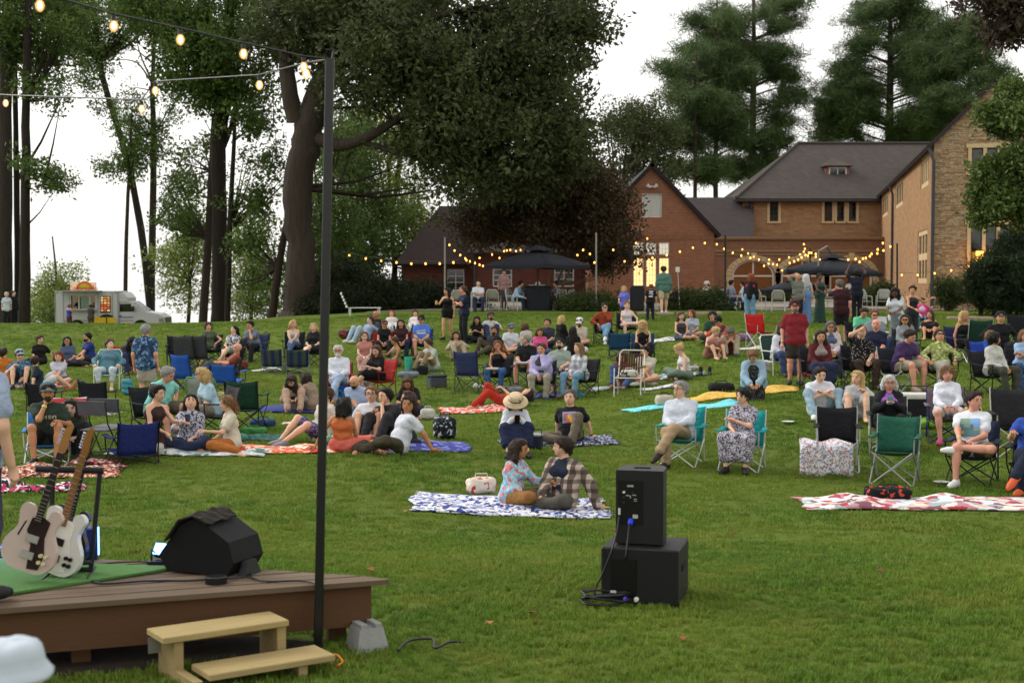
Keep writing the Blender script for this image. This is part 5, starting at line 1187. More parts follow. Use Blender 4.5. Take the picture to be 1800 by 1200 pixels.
    for i, sg in ((0, -1), (1, 1)):
        a = arms[i]; S_ = shd[i]; pole = V3(sg * .6, .5, -.5)
        kmid = (kn[0] + kn[1]) / 2
        if not isinstance(a, str): tg = V3(*a)
        elif a == 'lap': tg = pel + V3(sg * .05, 0, 0) + f * .30 * s + t * .07
        elif a == 'knee': tg = kn[i] + V3(-sg * .02, .06, .075)
        elif a == 'hug': tg = kmid + V3(sg * .06, -.10, -.14); pole = V3(sg, -.1, -.4)
        elif a == 'cknee': tg = kmid + V3(sg * -.03, -.05, .01); pole = V3(sg, .1, -.5)
        elif a == 'phone': tg = up(.26) + f * .33 * s + r * sg * .05; pole = V3(sg * .8, .2, -1)
        elif a == 'low': tg = up(.10) + f * .36 * s + r * sg * .07
        elif a == 'prop': tg = V3(sg * .30, .36, .05) + V3(t[0], t[1], 0) * .25; pole = V3(sg * .5, 1, 0)
        elif a == 'props': tg = V3(sg * .42, .12, .05) + V3(t[0], t[1], 0) * .3; pole = V3(sg, .6, 0)
        elif a == 'chin': tg = hc + hf * .09 - hu * .14 + hr * sg * .03; pole = V3(sg * .4, -.5, -1)
        elif a == 'eyes': tg = hc + hf * .14 + hu * .03 + hr * sg * .06; pole = V3(sg, -.3, -.5)
        elif a == 'fold': tg = up(.25) + f * .19 * s - r * sg * .10; pole = V3(sg, -.2, -.7)
        elif a == 'down': tg = S_ + V3(sg * .07, -.02, -.51 * s); pole = V3(sg * .3, 1, 0)
        elif a == 'rest': tg = V3(sg * .26, -.16, seat + .24); pole = V3(sg, .8, -.3)
        elif a == 'eat': tg = hc + hf * .16 - hu * .10 + hr * sg * .05; pole = V3(sg, 0, -1)
        elif a == 'ank': tg = an[i] + V3(0, -.02, .09)
        elif a == 'fwd': tg = S_ + f * .42 * s - t * .16 + r * sg * .02; pole = V3(sg * .5, .2, -1)
        elif a == 'up': tg = hc + hu * .25 + hr * sg * .2 + hf * .1; pole = V3(sg, 0, -.2)
        elif a == 'head': tg = hc - hf * .06 + hr * sg * .1 + hu * .08; pole = V3(sg, 0, .2)
        elif a == 'hip': tg = pel + V3(sg * .19, -.02, .1); pole = V3(sg, .4, 0)
        e_, w_ = ik(S_, tg, ua, fa, pole); el.append(e_); wr.append(w_)
    # ---- flesh
    w = s * fat; top_k, _, top_c = top.partition(':'); bot_k, _, bot_c = bot.partition(':')
    torso = [(up(.0) - r * hipw * .85, up(.0) + r * hipw * .85, .112 * w, .112 * w), (up(.15) - r * .05 * w, up(.15) + r * .05 * w, (.104 if sex == 'm' else .092) * w, (.104 if sex == 'm' else .092) * w),
             (up(.31) - r * .075 * s, up(.31) + r * .075 * s, (.112 if sex == 'm' else .098) * s * (1 + (fat - 1) * .6), (.112 if sex == 'm' else .098) * s * (1 + (fat - 1) * .6)),
             (up(.385) - r * (shw - .06 * s), up(.385) + r * (shw - .06 * s), .066 * s, .066 * s)]
    torso += [(up(.455) - r * .02, up(.41) - r * (shw - .03 * s), .052 * s, .042 * s), (up(.455) + r * .02, up(.41) + r * (shw - .03 * s), .052 * s, .042 * s)]
    if fat > 1.08: torso.append((up(.13) + f * .05 * s, up(.2) + f * .05 * s, .115 * w, .10 * w))
    if sex == 'f': torso += [(up(.30) - r * .06 * s + f * .075 * s, up(.31) - r * .06 * s + f * .06 * s, .056 * w, .05 * w), (up(.30) + r * .06 * s + f * .075 * s, up(.31) + r * .06 * s + f * .06 * s, .056 * w, .05 * w)]
    am = 1.0 if sex == 'm' else .86
    arm = [[(shd[i], el[i], .05 * w * am, .04 * w * am), (el[i], wr[i], .04 * w * am, .027 * w * am)] for i in (0, 1)]
    leg = [[((hipL, hipR)[i], kn[i], .086 * w, .057 * w), (kn[i], an[i], .054 * w, .036 * w), (kn[i] * .72 + an[i] * .28, kn[i] * .55 + an[i] * .45, .054 * w, .05 * w)] for i in (0, 1)]
    hs_ = s * 1.0
    head_p = [(hc + (hu * .025 - hf * .022) * hs_, hc + (hu * .03 + hf * .022) * hs_, .088 * hs_, .083 * hs_), (hc + (-hu * .03 + hf * .035) * hs_ - hr * .022, hc + (-hu * .03 + hf * .035) * hs_ + hr * .022, .056 * hs_, .056 * hs_),
              (hc + (-hu * .068 + hf * .05) * hs_, hc + (-hu * .07 + hf * .058) * hs_, .044 * hs_, .038 * hs_), (neck - t * .05, hc - hu * .05 - hf * .01, .06 * s, .054 * s)]
    face_p = [(hc + (hf * .098 + hu * .005) * hs_, hc + (hf * .115 - hu * .028) * hs_, .011 * hs_, .014 * hs_), (hc - hr * .084 * hs_ - hu * .005, hc - hr * .086 * hs_ - hu * .02, .017, .013), (hc + hr * .084 * hs_ - hu * .005, hc + hr * .086 * hs_ - hu * .02, .017, .013)]
    cover = {p: .9 for p in ()}
    skin_p = [(a, b, x * .93, y * .93) for a, b, x, y in torso] + sum(arm, []) + sum(leg, []) + head_p
    ev, ef = [], []
    if dist < 60:
        for i, sg in ((0, -1), (1, 1)):
            a = arms[i]; d_ = wr[i] - el[i]; nv = V3(0, .2, 1)
            if a in ('prop', 'props'): d_ = V3(sg * .5, .6, 0) + nrm(d_) * .15; d_[2] = -.02; cu = .1
            elif a in ('knee', 'rest', 'lap'): d_ = nrm(d_) + V3(0, -.3, -.5); cu = .45
            elif a in ('chin', 'eat', 'eyes', 'head'): cu = .6; nv = -hf
            elif a in ('down', 'hip'): cu = .4; nv = V3(sg, 0, 0)
            else: cu = .6; nv = V3(0, .3, 1)
            v_, f_ = hand_geo(wr[i], d_, nv, s * .98, cu); ef += [tuple(j + sum(len(q) for q in ev) for j in q) for q in f_]; ev.append(v_)
    SK = mat(SKIN.get(skin, skin), 'skin', rough=.55, spec=.3)
    body = link('body', blob_mesh('body', skin_p + face_p, hd, .028, SK, extra=(np.concatenate(ev), ef) if ev else None), T)
    # ---- clothes
    fold = .0075
    def wear(nm, prims, col, infl, k=.04, wrk=fold, wf=24, hh=None): return link(nm, blob_mesh(nm, [(a, b, x + infl, y + infl) for a, b, x, y in prims], hh or hd, k, colmat(col), wrk, wf, seed=seed), T)
    tp_ = list(torso); topname = 'shirt'
    for i in (0, 1):
        S_, E_, W_ = shd[i], el[i], wr[i]
        if top_k in ('tee', 'polo'): tp_.append((S_, S_ + (E_ - S_) * .62, .046 * w, .056 * w))
        elif top_k in ('long', 'hoodie'): tp_ += [(S_, E_, .047 * w * am, .046 * w * am), (E_, E_ + (W_ - E_) * .92, .045 * w * am, .036 * w * am)]
        elif top_k == 'rolled': tp_ += [(S_, E_, .047 * w, .047 * w), (E_, E_ + (W_ - E_) * .35, .046 * w, .044 * w)]
        elif top_k == 'cap': tp_.append((S_, S_ + (E_ - S_) * .28, .044 * w, .05 * w))
    if top_k == 'tank': tp_ = [q for j, q in enumerate(tp_) if j not in (3, 4, 5)] + [(up(.37) - r * (shw - .10), up(.37) + r * (shw - .10), .064 * s, .064 * s)]
    if top_k == 'strapless': tp_ = [q for j, q in enumerate(tp_) if j not in (3, 4, 5)]
    if top_k in ('tee', 'polo', 'long', 'hoodie', 'rolled') and not jacket:
        wa_ = .066 if sex == 'm' else .05
        tp_ += [(up(.15) - r * wa_ * w, up(.15) + r * wa_ * w, .11 * w * (1 if sex == 'm' else .92), .11 * w * (1 if sex == 'm' else .92))]
        if pose in ('stand', 'walk'): tp_ += [(up(-.06) - r * hipw * .8, up(-.06) + r * hipw * .8, .118 * w, .118 * w)]
        else: tp_ += [(up(.03) - r * hipw * .85, up(.03) + r * hipw * .85, .119 * w, .119 * w)]
    if top_k == 'hoodie': tp_.append((neck - f * .07 - t * .02 - r * .04, neck - f * .07 - t * .02 + r * .04, .055, .055))
    shirt_pr = [(a, b, x + .013, y + .013) for a, b, x, y in tp_]
    if top_k != 'none': wear({'hoodie': 'hoodie', 'dress': 'dress'}.get(top_k, 'shirt') if bot_k not in ('dress', 'ldress') else 'dress_bodice', tp_, top_c, .013 if top_k not in ('long', 'hoodie') else .016)
    if jacket:
        jk, _, jc = jacket.partition(':'); jp = [(a - f * .012, b - f * .012, x, y) for a, b, x, y in torso[:4]]
        jp = []
        for sg in (-1, 1):
            o_ = r * sg
            jp += [(up(.0) + o_ * .132 * w + f * .022, up(.20) + o_ * .128 * w + f * .022, .092 * w, .088 * w), (up(.20) + o_ * .128 * w + f * .022, up(.37) + o_ * .115 * w + f * .016, .088 * w, .07 * w)]
        jp += [(up(.0) - f * .025, up(.25) - f * .025, .122 * w, .118 * w), (up(.25) - f * .025, up(.39) - f * .035, .118 * w, .085 * w)]
        jp += [(up(.45) - r * .035, up(.405) - r * (shw - .02), .05, .05), (up(.45) + r * .035, up(.405) + r * (shw - .02), .05, .05)]
        for i in (0, 1): jp += [(shd[i] - t * .01, el[i], .058 * w, .056 * w), (el[i], el[i] + (wr[i] - el[i]) * (.9 if jk == 'long' else .4), .05 * w, .042 * w)]
        wear('jacket', jp, jc, .018, .03)
    lp = [torso[0]]
    sit_g = pose not in ('stand', 'walk', 'chair', 'chaircross', 'chairankle', 'kneel')
    if bot_k in ('pants', 'capri', 'shorts', 'mini'):
        for i in (0, 1):
            H_, K_, A_ = (hipL, hipR)[i], kn[i], an[i]
            if bot_k == 'shorts': lp.append((H_, H_ + (K_ - H_) * .78, .092 * w, .086 * w))
            elif bot_k == 'mini': lp.append((H_, H_ + (K_ - H_) * .4, .092 * w, .084 * w))
            else: lp += [(H_, K_, .088 * w, .066 * w), (K_, K_ + (A_ - K_) * (.97 if bot_k == 'pants' else .55), .064 * w, .056 * w)]
        wear({'shorts': 'shorts', 'mini': 'shorts'}.get(bot_k, 'trousers'), lp, bot_c, .012)
    elif bot_k in ('skirt', 'dress', 'ldress', 'lskirt'):
        full = bot_k in ('ldress', 'lskirt'); km = (kn[0] + kn[1]) / 2; amid = (an[0] + an[1]) / 2
        if pose in ('stand', 'walk'):
            zb = .06 if full else (.48 if bot_k != 'mini' else .6); lp.append((pel, V3(0, 0, zb), .13 * w, (.19 if full else .16) * w))
        else:
            for i in (0, 1):
                lp += [((hipL, hipR)[i], kn[i], .098 * w, .085 * w)]
                if full: lp += [(kn[i], kn[i] + (an[i] - kn[i]) * .62, .08 * w, .085 * w)]
            lp += [(pel, km * .85 + pel * .15, .10 * w, .07 * w)]
            if full: lp += [(km, km + (amid - km) * .58, .085 * w, .09 * w)]
        wear('skirt', lp, bot_c, .014, .06, .008, 30)
    # ---- shoes
    for i in (0, 1):
        A_ = an[i]; d_ = A_ - kn[i]; hz = V3(A_[0] - (hipL, hipR)[i][0], A_[1] - (hipL, hipR)[i][1], 0)
        if foot: fd = V3(*foot[i])
        elif pose in ('stand', 'walk', 'chair'): fd = V3((-.25, .25)[i], -1, 0)
        elif pose == 'chaircross': fd = V3(-.2, -1, 0) if i == 0 else V3(-.35, -.8, -.45)
        elif pose == 'chairankle': fd = V3(-.2, -1, 0) if i == 0 else V3(-.8, -.5, .1)
        elif pose in ('long',): fd = V3((-.3, .3)[i], -.35, 1)
        elif pose == 'cross': fd = V3((1, -1)[i], -.45, .0)
        elif pose in ('sideR', 'sideL'): fd = V3((1, -1)[pose == 'sideL'], .5, 0)
        elif pose == 'kneel': fd = V3(0, 1, -.1)
        else: fd = V3(*(nrm(hz)[:2]), 0)
        fd = nrm(fd); upv = V3(0, 0, 1) if abs(fd[2]) < .8 else V3(0, 1, 0); y_ = -fd; x_ = nrm(np.cross(y_, upv)); z_ = np.cross(x_, y_)
        kind, _, sc2 = shoes.partition('!') if '!' in shoes else ('shoe', '', shoes)
        me_ = shoe_mesh(SKIN.get(skin, skin) if shoes == 'bare' else shoes, 'bare' if shoes == 'bare' else 'shoe')
        o = link('shoe' if shoes != 'bare' else 'foot', me_, T); M4 = Matrix(((x_[0], y_[0], z_[0], A_[0]), (x_[1], y_[1], z_[1], A_[1]), (x_[2], y_[2], z_[2], A_[2]), (0, 0, 0, 1))) @ Matrix.Scale(s, 4); o.matrix_local = M4
    # ---- hair, hats, faces
    hk, _, hcol = hair.partition(':'); hm = mat(HAIR.get(hcol, hcol or '333333'), 'hair', rough=.6)
    q = lambda a, b, c: hc + (hr * a + hf * b + hu * c) * hs_
    hp_ = []; hh = max(hd * .95, .017)
    if hk != 'bald':
        so = rs.choice((-1, 1)); hp_ = [(q(-.018, -.032, .034), q(.018, -.032, .034), .093 * hs_, .093 * hs_), (q(-.03, .015, .07), q(.03, .015, .07), .062 * hs_, .062 * hs_), (q(0, -.06, -.02), q(0, -.065, -.055), .06 * hs_, .042 * hs_), (q(-.074, .022, .03), q(-.078, .012, -.012), .022, .012), (q(.074, .022, .03), q(.078, .012, -.012), .022, .012), (q(so * .03, .062, .088), q(-so * .035, .05, .098), .03, .034), (q(so * .045, .05, .07), q(so * .06, .03, .055), .03, .028)]
    dn = V3(0, 0, -1) if pose != 'lie' else -hu
    if hk in ('long', 'bob', 'vlong', 'curly'):
        Ln = {'long': .27, 'bob': .13, 'vlong': .40, 'curly': .24}[hk] * s
        for sg in (-1, 1):
            a = q(sg * .078, -.015, .02); b = a + dn * Ln + hr * sg * .02 + (f * -.01); hp_ += [(a, a * .5 + b * .5 + hr * sg * .012, .036 * hs_, .042 * hs_), (a * .5 + b * .5 + hr * sg * .012, b, .042 * hs_, .026 * hs_)]
        a = q(0, -.06, .0); b = a + dn * Ln - f * .03; hp_ += [(a - hr * .04, b - hr * .05, .07 * hs_, .05 * hs_), (a + hr * .04, b + hr * .05, .07 * hs_, .05 * hs_)]
    elif hk == 'pony': a = q(0, -.11, .03); hp_ += [(a, a + dn * .1 - hf * .03, .035, .035), (a + dn * .1 - hf * .03, a + dn * .24, .033, .015)]
    elif hk == 'bun': hp_ += [(q(0, -.11, .085), q(0, -.115, .09), .05 * hs_, .05 * hs_)]
    if hk == 'fringe': hp_ = [(q(-.02, -.03, .04), q(.02, -.03, .04), .102 * hs_, .102 * hs_), (q(-.03, .03, .075), q(.03, .03, .075), .068 * hs_, .068 * hs_)]; a = q(-.085, -.0, .0); b = q(.085, 0, 0); hp_ += [(a, a - hu * .05, .036, .03), (b, b - hu * .05, .036, .03), (q(0, -.07, 0), q(0, -.07, -.08), .065, .05)]
    if hp_: hair_obj = link('hair', hair_mesh('hair', hp_, hh, .03, hm, .008 if hk != 'curly' else .015, 85 if hk != 'curly' else 60, seed=seed, L={'short': .03, 'bald': .02}.get(hk, .06), n=170 if dist < 30 else 80), T)
    if beard: 
        link('beard', blob_mesh('beard', [(q(-.05, .03, -.05), q(0, .07, -.085), .03, .042), (q(.05, .03, -.05), q(0, .07, -.085), .03, .042), (q(-.02, .092, -.04), q(.02, .092, -.04), .016, .016)], .016, .02, mat(HAIR.get(beard, beard), 'hair', rough=.7), .004, 70), T)
    HM = Matrix(((hr[0], -hf[0], hu[0], hc[0]), (hr[1], -hf[1], hu[1], hc[1]), (hr[2], -hf[2], hu[2], hc[2]), (0, 0, 0, 1))) @ Matrix.Scale(hs_, 4)
    if dist < 48 and abs((yaw + head[0] + 180) % 360 - 180) < 120:
        if 'eye' not in SHOE:
            mb = MB(); mb.lathe([(.002, -.007), (.0115, -.0035), (.0115, .0035), (.002, .007)], 8, 0, Matrix.Translation((0, -.099, .012)) @ Matrix.Scale(.6, 4, (0, 1, 0)))
            mb.box((0, -.105, .033), (.032, .008, .006)); SHOE['eye'] = mb.mesh('eye', mat('2a1c16', rough=.4))
            mb = MB(); mb.lathe([(.004, -.005), (.021, -.0025), (.021, .0025), (.004, .005)], 8, 0, Matrix.Translation((0, -.094, -.062)) @ Matrix.Scale(.5, 4, (0, 1, 0))); SHOE['mouth'] = mb.mesh('mouth', mat('8e4a42', rough=.5))
        for sg in (-1, 1): link('eye', SHOE['eye'], T).matrix_local = HM @ Matrix.Translation((sg * .033, 0, 0))
        link('mouth', SHOE['mouth'], T).matrix_local = HM
    if glasses:
        mb = MB(); m_ = (0, 0, 0)
        if glasses == 'sun': mb.box((-.035, -.122, .012), (.052, .008, .03)); mb.box((.035, -.122, .012), (.052, .008, .03)); mb.box((0, -.122, .018), (.03, .006, .008))
        else:
            for sg in (-1, 1): mb.tube([(sg * .035 + .026 * math.cos(a), -.124, .01 + .019 * math.sin(a)) for a in np.linspace(0, 2 * PI, 11)], .0035, 4)
            mb.box((0, -.124, .014), (.02, .005, .006))
        for sg in (-1, 1): mb.box((sg * .078, -.07, .014), (.006, .11, .008))
        o = mb.build('glasses', mat('15100e' if glasses != 'sun' else '0b0b0c', rough=.25, spec=.6), T); o.matrix_local = HM
    if hat:
        hk2, _, hc2 = hat.partition(':'); mb = MB(); hm2 = colmat(hc2) if hk2 != 'crumple' else mat(hc2, rough=.85, var=.08)
        if hk2 == 'cap':
            mb.lathe([(.104, .035), (.106, .055), (.10, .10), (.075, .135), (.03, .15), (.006, .152)], 16, 0, Matrix.Translation((0, .012, 0)))
            rows = [[(math.sin(a) * (.09 + .01 * v), -.08 - math.cos(a) * .012 - v * .075 * math.cos(a * .75), .052 - .012 * v - .012 * math.sin(a) ** 2) for a in np.linspace(-1.25, 1.25, 9)] for v in (0, .5, 1)]
            mb.sheet(rows, .007)
        elif hk2 == 'backcap': mb.lathe([(.104, .03), (.106, .055), (.10, .10), (.075, .135), (.03, .15), (.006, .152)], 16, 0, Matrix.Translation((0, .012, 0)))
        elif hk2 == 'sun':
            mb.lathe([(.205, .015), (.2, .03), (.112, .06), (.115, .10), (.10, .15), (.06, .165), (.004, .165)], 24, 0, Matrix.Translation((0, .01, 0)) @ Matrix.Rotation(.12, 4, 'X'))
        elif hk2 == 'crumple':
            prf = [(.15, .0), (.15, .012), (.135, .03), (.122, .05), (.118, .08), (.112, .105), (.095, .125), (.06, .135), (.02, .132)]; mb.lathe(prf, 36, 0, Matrix.Translation((0, .01, 0)))
            mb.v = [(x * (1 + .008 * math.sin(9 * math.atan2(y, x) + z * 60) + .01 * math.sin(4 * math.atan2(y, x) + 2)), y * (1 + .008 * math.sin(9 * math.atan2(y, x) + z * 60)), z + .003 * math.sin(5 * math.atan2(y, x)) +  .001 * math.sin(x * 60 + y * 40)) for x, y, z in mb.v]
        elif hk2 == 'bucket': mb.lathe([(.155, .0), (.152, .015), (.112, .07), (.105, .12), (.07, .145), (.004, .148)], 20, 0, Matrix.Translation((0, .01, 0)))
        o = mb.build({'cap': 'cap', 'backcap': 'cap', 'sun': 'sun_hat', 'bucket': 'bucket_hat', 'crumple': 'sun_hat'}[hk2], hm2, T, True); o.matrix_local = HM
        if hk2 == 'sun':
            mb = MB(); mb.lathe([(.116, .066), (.117, .085)], 24, 0, Matrix.Translation((0, .01, 0)) @ Matrix.Rotation(.12, 4, 'X')); b_ = mb.build('hat_band', mat('5a4a3a'), o)
    if band:
        i = 0 if band[0] == 'L' else 1; c_ = wr[i] * .8 + el[i] * .2; d_ = nrm(wr[i] - el[i])
        mb = MB(); mb.tube([tuple(c_ - d_ * .008), tuple(c_ + d_ * .012)], .034 * s, 8); mb.build('wristband', mat(band[1:], rough=.4), T)
    if decal:
        art, pal, wd, zc_ = decal[:4]; back = len(decal) > 4; rows_ = art.split('|'); R_, C_ = len(rows_), max(map(len, rows_)); cw = wd / C_; fdir = -f if back else f; rdir = -r if back else r
        U, Vv = np.meshgrid((np.arange(C_ + 1) - C_ / 2) * cw, zc_ - (np.arange(R_ + 1) - R_ / 2) * cw * 1.0)
        P_ = pel + U[..., None] * rdir * s + Vv[..., None] * t * s; P_ = P_.reshape(-1, 3); lo_, hi_ = np.full(len(P_), -.05), np.full(len(P_), .45)
        for _ in range(22):
            m_ = (lo_ + hi_) / 2; d2 = sdf_at(P_ + fdir * m_[:, None], shirt_pr, .04); ins = d2 < 0; lo_ = np.where(ins, m_, lo_); hi_ = np.where(ins, hi_, m_)
        Q_ = P_ + fdir * (hi_[:, None] + .009); mb = MB(); mb.v = [tuple(x) for x in Q_]
        keys = list(pal)
        for i in range(R_):
            for j in range(len(rows_[i])):
                ch = rows_[i][j]
                if ch in pal: mb.f.append((i * (C_ + 1) + j, (i + 1) * (C_ + 1) + j, (i + 1) * (C_ + 1) + j + 1, i * (C_ + 1) + j + 1)); mb.mi.append(keys.index(ch))
        mb.build('shirt_print', [mat(pal[k_], rough=.8, var=.1) for k_ in keys], T, True)
    rec = dict(T=T, P=P, wr=wr, an=an, kn=kn, hc=hc, pel=pel, up=up, f=f, r=r, t=t, yaw=math.radians(yaw), who=who, s=s); PEOPLE.append(rec)
    if chair:
        kd, _, cc = chair.partition(':'); CHAIRS[kd](f'{cl or ""} under the {who}'.strip(), P, math.radians(yaw), cc, seat)
    return rec

def wpt(rec, v):
    """figure-space point to world"""
    v = Vector(tuple(v)); v.rotate(Euler((0, 0, rec['yaw']))); return v + Vector(rec['P'])

# ================================================================ CHAIRS (face -Y like the figures)
CH_ME = {}
def chpart(key, fn, mats, smooth=False):
    k = (key, tuple(m.name for m in (mats if isinstance(mats, (list, tuple)) else [mats])))
    if k not in CH_ME: mb = MB(); fn(mb); CH_ME[k] = mb.mesh(key.split('|')[0], mats, smooth)
    return CH_ME[k]

def camp(label, P, rz, spec, seat=.36, group='folding chairs on the lawn', back=.5):
    """quad folding camp chair: sling seat and back, crossed legs, arm straps"""
    p = spec.split('/'); col = p[0]; fcol = p[1] if len(p) > 1 else '2a2b2e'; back = float(p[2]) if len(p) > 2 else back; w = .27
    T = thing('camp_chair', label, 'chair', P, rz, group); fm = colmat(col); mm = mat(fcol, rough=.4, metal=.5); sk = f'{seat:.2f}{back:.2f}'
    def seatf(mb): mb.sheet([[(x, y, seat + .02 - (y + .24) * .12 - .045 * (1 - (x / w) ** 2) * (1 - ((y) / .26) ** 2)) for x in np.linspace(-w, w, 7)] for y in np.linspace(-.25, .24, 6)], .01)
    def backf(mb): mb.sheet([[(x * (1 + .06 * v), .22 + .2 * back * 2 * v * .62 + .05 * (1 - (x / w) ** 2), seat - .03 + back * v - (.03 * (1 - (x / w) ** 2) if v == 1 else 0)) for x in np.linspace(-w, w, 7)] for v in np.linspace(0, 1, 6)], .01)
    link('seat', chpart('seat|camp' + sk, seatf, fm, True), T); link('backrest', chpart('backrest|camp' + sk, backf, fm, True), T)
    a = seat + .22; bt = (.22 + .2 * back * 1.24, seat - .03 + back)
    legs = [((-w, -.27, 0), (w, -.25, seat + .02)), ((w, -.28, 0), (-w, -.26, seat + .02)), ((-w - .02, -.27, 0), (-w - .02, .25, seat)), ((w + .02, -.27, 0), (w + .02, .25, seat)), ((-w, .30, 0), (w, .26, seat - .04)), ((w, .31, 0), (-w, .27, seat - .04)), ((-w - .02, .30, 0), (-w - .02, -.25, seat)), ((w + .02, .30, 0), (w + .02, -.25, seat))]
    for i, (q0, q1) in enumerate(legs): link('leg', chpart(f'leg|camp{sk}{i}', lambda mb: mb.tube([q0, q1], .0105, 6), mm), T)
    for sg in (-1, 1):
        link('back_post', chpart(f'back_post|camp{sk}{sg}', lambda mb: mb.tube([(sg * (w + .02), .30, 0), (sg * (w + .015), .27, seat), (sg * (w + .02), bt[0] + .01, bt[1] + .01)], .0105, 6), mm), T)
        link('arm_post', chpart(f'arm_post|camp{sk}{sg}', lambda mb: mb.tube([(sg * (w + .02), -.25, seat), (sg * (w + .03), -.27, a)], .0105, 6), mm), T)
        link('armrest', chpart(f'armrest|camp{sk}{sg}', lambda mb: mb.sheet([[(sg * (w + .03) - .04, y, a + .005 - .02 * math.sin((y + .28) / .55 * PI)), (sg * (w + .03) + .045, y, a - .02 * math.sin((y + .28) / .55 * PI))] for y in np.linspace(-.29, .27, 5)], .014), fm, True), T)
    return T

def lawn(label, P, rz, spec, seat=.40, group='folding chairs on the lawn'):
    """tubular lawn chair: 'fabric/frame/slats'"""
    p = spec.split('/'); fcol = p[1] if len(p) > 1 else 'd8d8d4'; sl = len(p) > 2; w = .27
    T = thing('lawn_chair', label, 'chair', P, rz, group); fm = colmat(p[0]); mm = mat(fcol, rough=.35, metal=.4); sk = f'{seat:.2f}'
    if sl:
        for i in range(9):
            x = -.21 + .42 * i / 8
            link('slat', chpart(f'slat|b{sk}{i}', lambda mb: mb.bbox((0, 0, 0), (.034, .014, .46), .004, 0, Matrix.Translation((x, .33, seat + .27)) @ Matrix.Rotation(-.28, 4, 'X')), mat(p[0], 'wood', rough=.6)), T)
        for i in range(8):
            y = -.2 + .4 * i / 7; link('slat', chpart(f'slat|s{sk}{i}', lambda mb: mb.bbox((0, y, seat - .02), (.48, .035, .014), .004), mat(p[0], 'wood', rough=.6)), T)
    else:
        link('seat', chpart('seat|lawn' + sk, lambda mb: mb.sheet([[(x, y, seat - .03 * (1 - (x / w) ** 2)) for x in np.linspace(-.25, .25, 5)] for y in np.linspace(-.25, .23, 5)], .012), fm, True), T)
        link('backrest', chpart('backrest|lawn' + sk, lambda mb: mb.sheet([[(x, .24 + .17 * v + .03 * (1 - (x / w) ** 2), seat + .02 + .52 * v) for x in np.linspace(-.25, .25, 5)] for v in np.linspace(0, 1, 5)], .012), fm, True), T)
    link('back_frame', chpart('back_frame|lawn' + sk, lambda mb: mb.tube([(-w, .22, seat), (-w, .40, seat + .48), (-w + .05, .425, seat + .56), (w - .05, .425, seat + .56), (w, .40, seat + .48), (w, .22, seat)], .0125, 7), mm), T)
    link('seat_frame', chpart('seat_frame|lawn' + sk, lambda mb: mb.tube([(-w, .24, seat), (-w, -.24, seat), (w, -.24, seat), (w, .24, seat)], .0125, 7), mm), T)
    for sg in (-1, 1):
        link('leg', chpart(f'leg|lawnf{sk}{sg}', lambda mb: mb.tube([(sg * (w + .015), -.22, seat + .22), (sg * (w + .015), -.25, 0)], .0125, 7), mm), T)
        link('leg', chpart(f'leg|lawnr{sk}{sg}', lambda mb: mb.tube([(sg * (w + .02), .2, seat + .02), (sg * (w + .02), .3, 0)], .0125, 7), mm), T)
        link('armrest', chpart(f'armrest|lawn{sk}{sg}', lambda mb: mb.bbox((sg * (w + .015), .03, seat + .225), (.05, .56, .022), .006), mat('4a3a2c', 'wood') if sl else mm), T)
    return T

def low(label, P, rz, spec, seat=.2, group='folding chairs on the lawn', back=None): return camp(label, P, rz, spec, seat, group, .46)

def fold(label, P, rz, spec, seat=.44, group='folding chairs on the lawn'):
    """plain metal folding chair"""
    T = thing('folding_chair', label, 'chair', P, rz, group); fm = mat(spec, rough=.6); mm = mat('3a3b3e', rough=.4, metal=.5); w = .21
    mb = MB(); mb.bbox((0, -.01, seat), (.42, .40, .03), .012); mb.build('seat', fm, T)
    mb = MB(); mb.sheet([[(x, .215 - .03 * (1 - (x / .22) ** 2) * 1.0 + v * .05, seat + .22 + .2 * v) for x in np.linspace(-.21, .21, 7)] for v in (0, .5, 1)], .014); mb.build('backrest', fm, T)
    for sg in (-1, 1):
        mb = MB(); mb.tube([(sg * (w + .02), -.22, 0), (sg * (w + .02), .2, seat + .1), (sg * (w + .02), .27, seat + .42)], .011, 6); mb.build('leg', mm, T)
        mb = MB(); mb.tube([(sg * w, .28, 0), (sg * w, -.15, seat - .01)], .011, 6); mb.build('leg', mm, T)
    for y, z in ((.24, .08), (-.17, .08)): mb = MB(); mb.tube([(-w, y, z), (w, y, z)], .008, 5); mb.build('stretcher', mm, T)
    return T

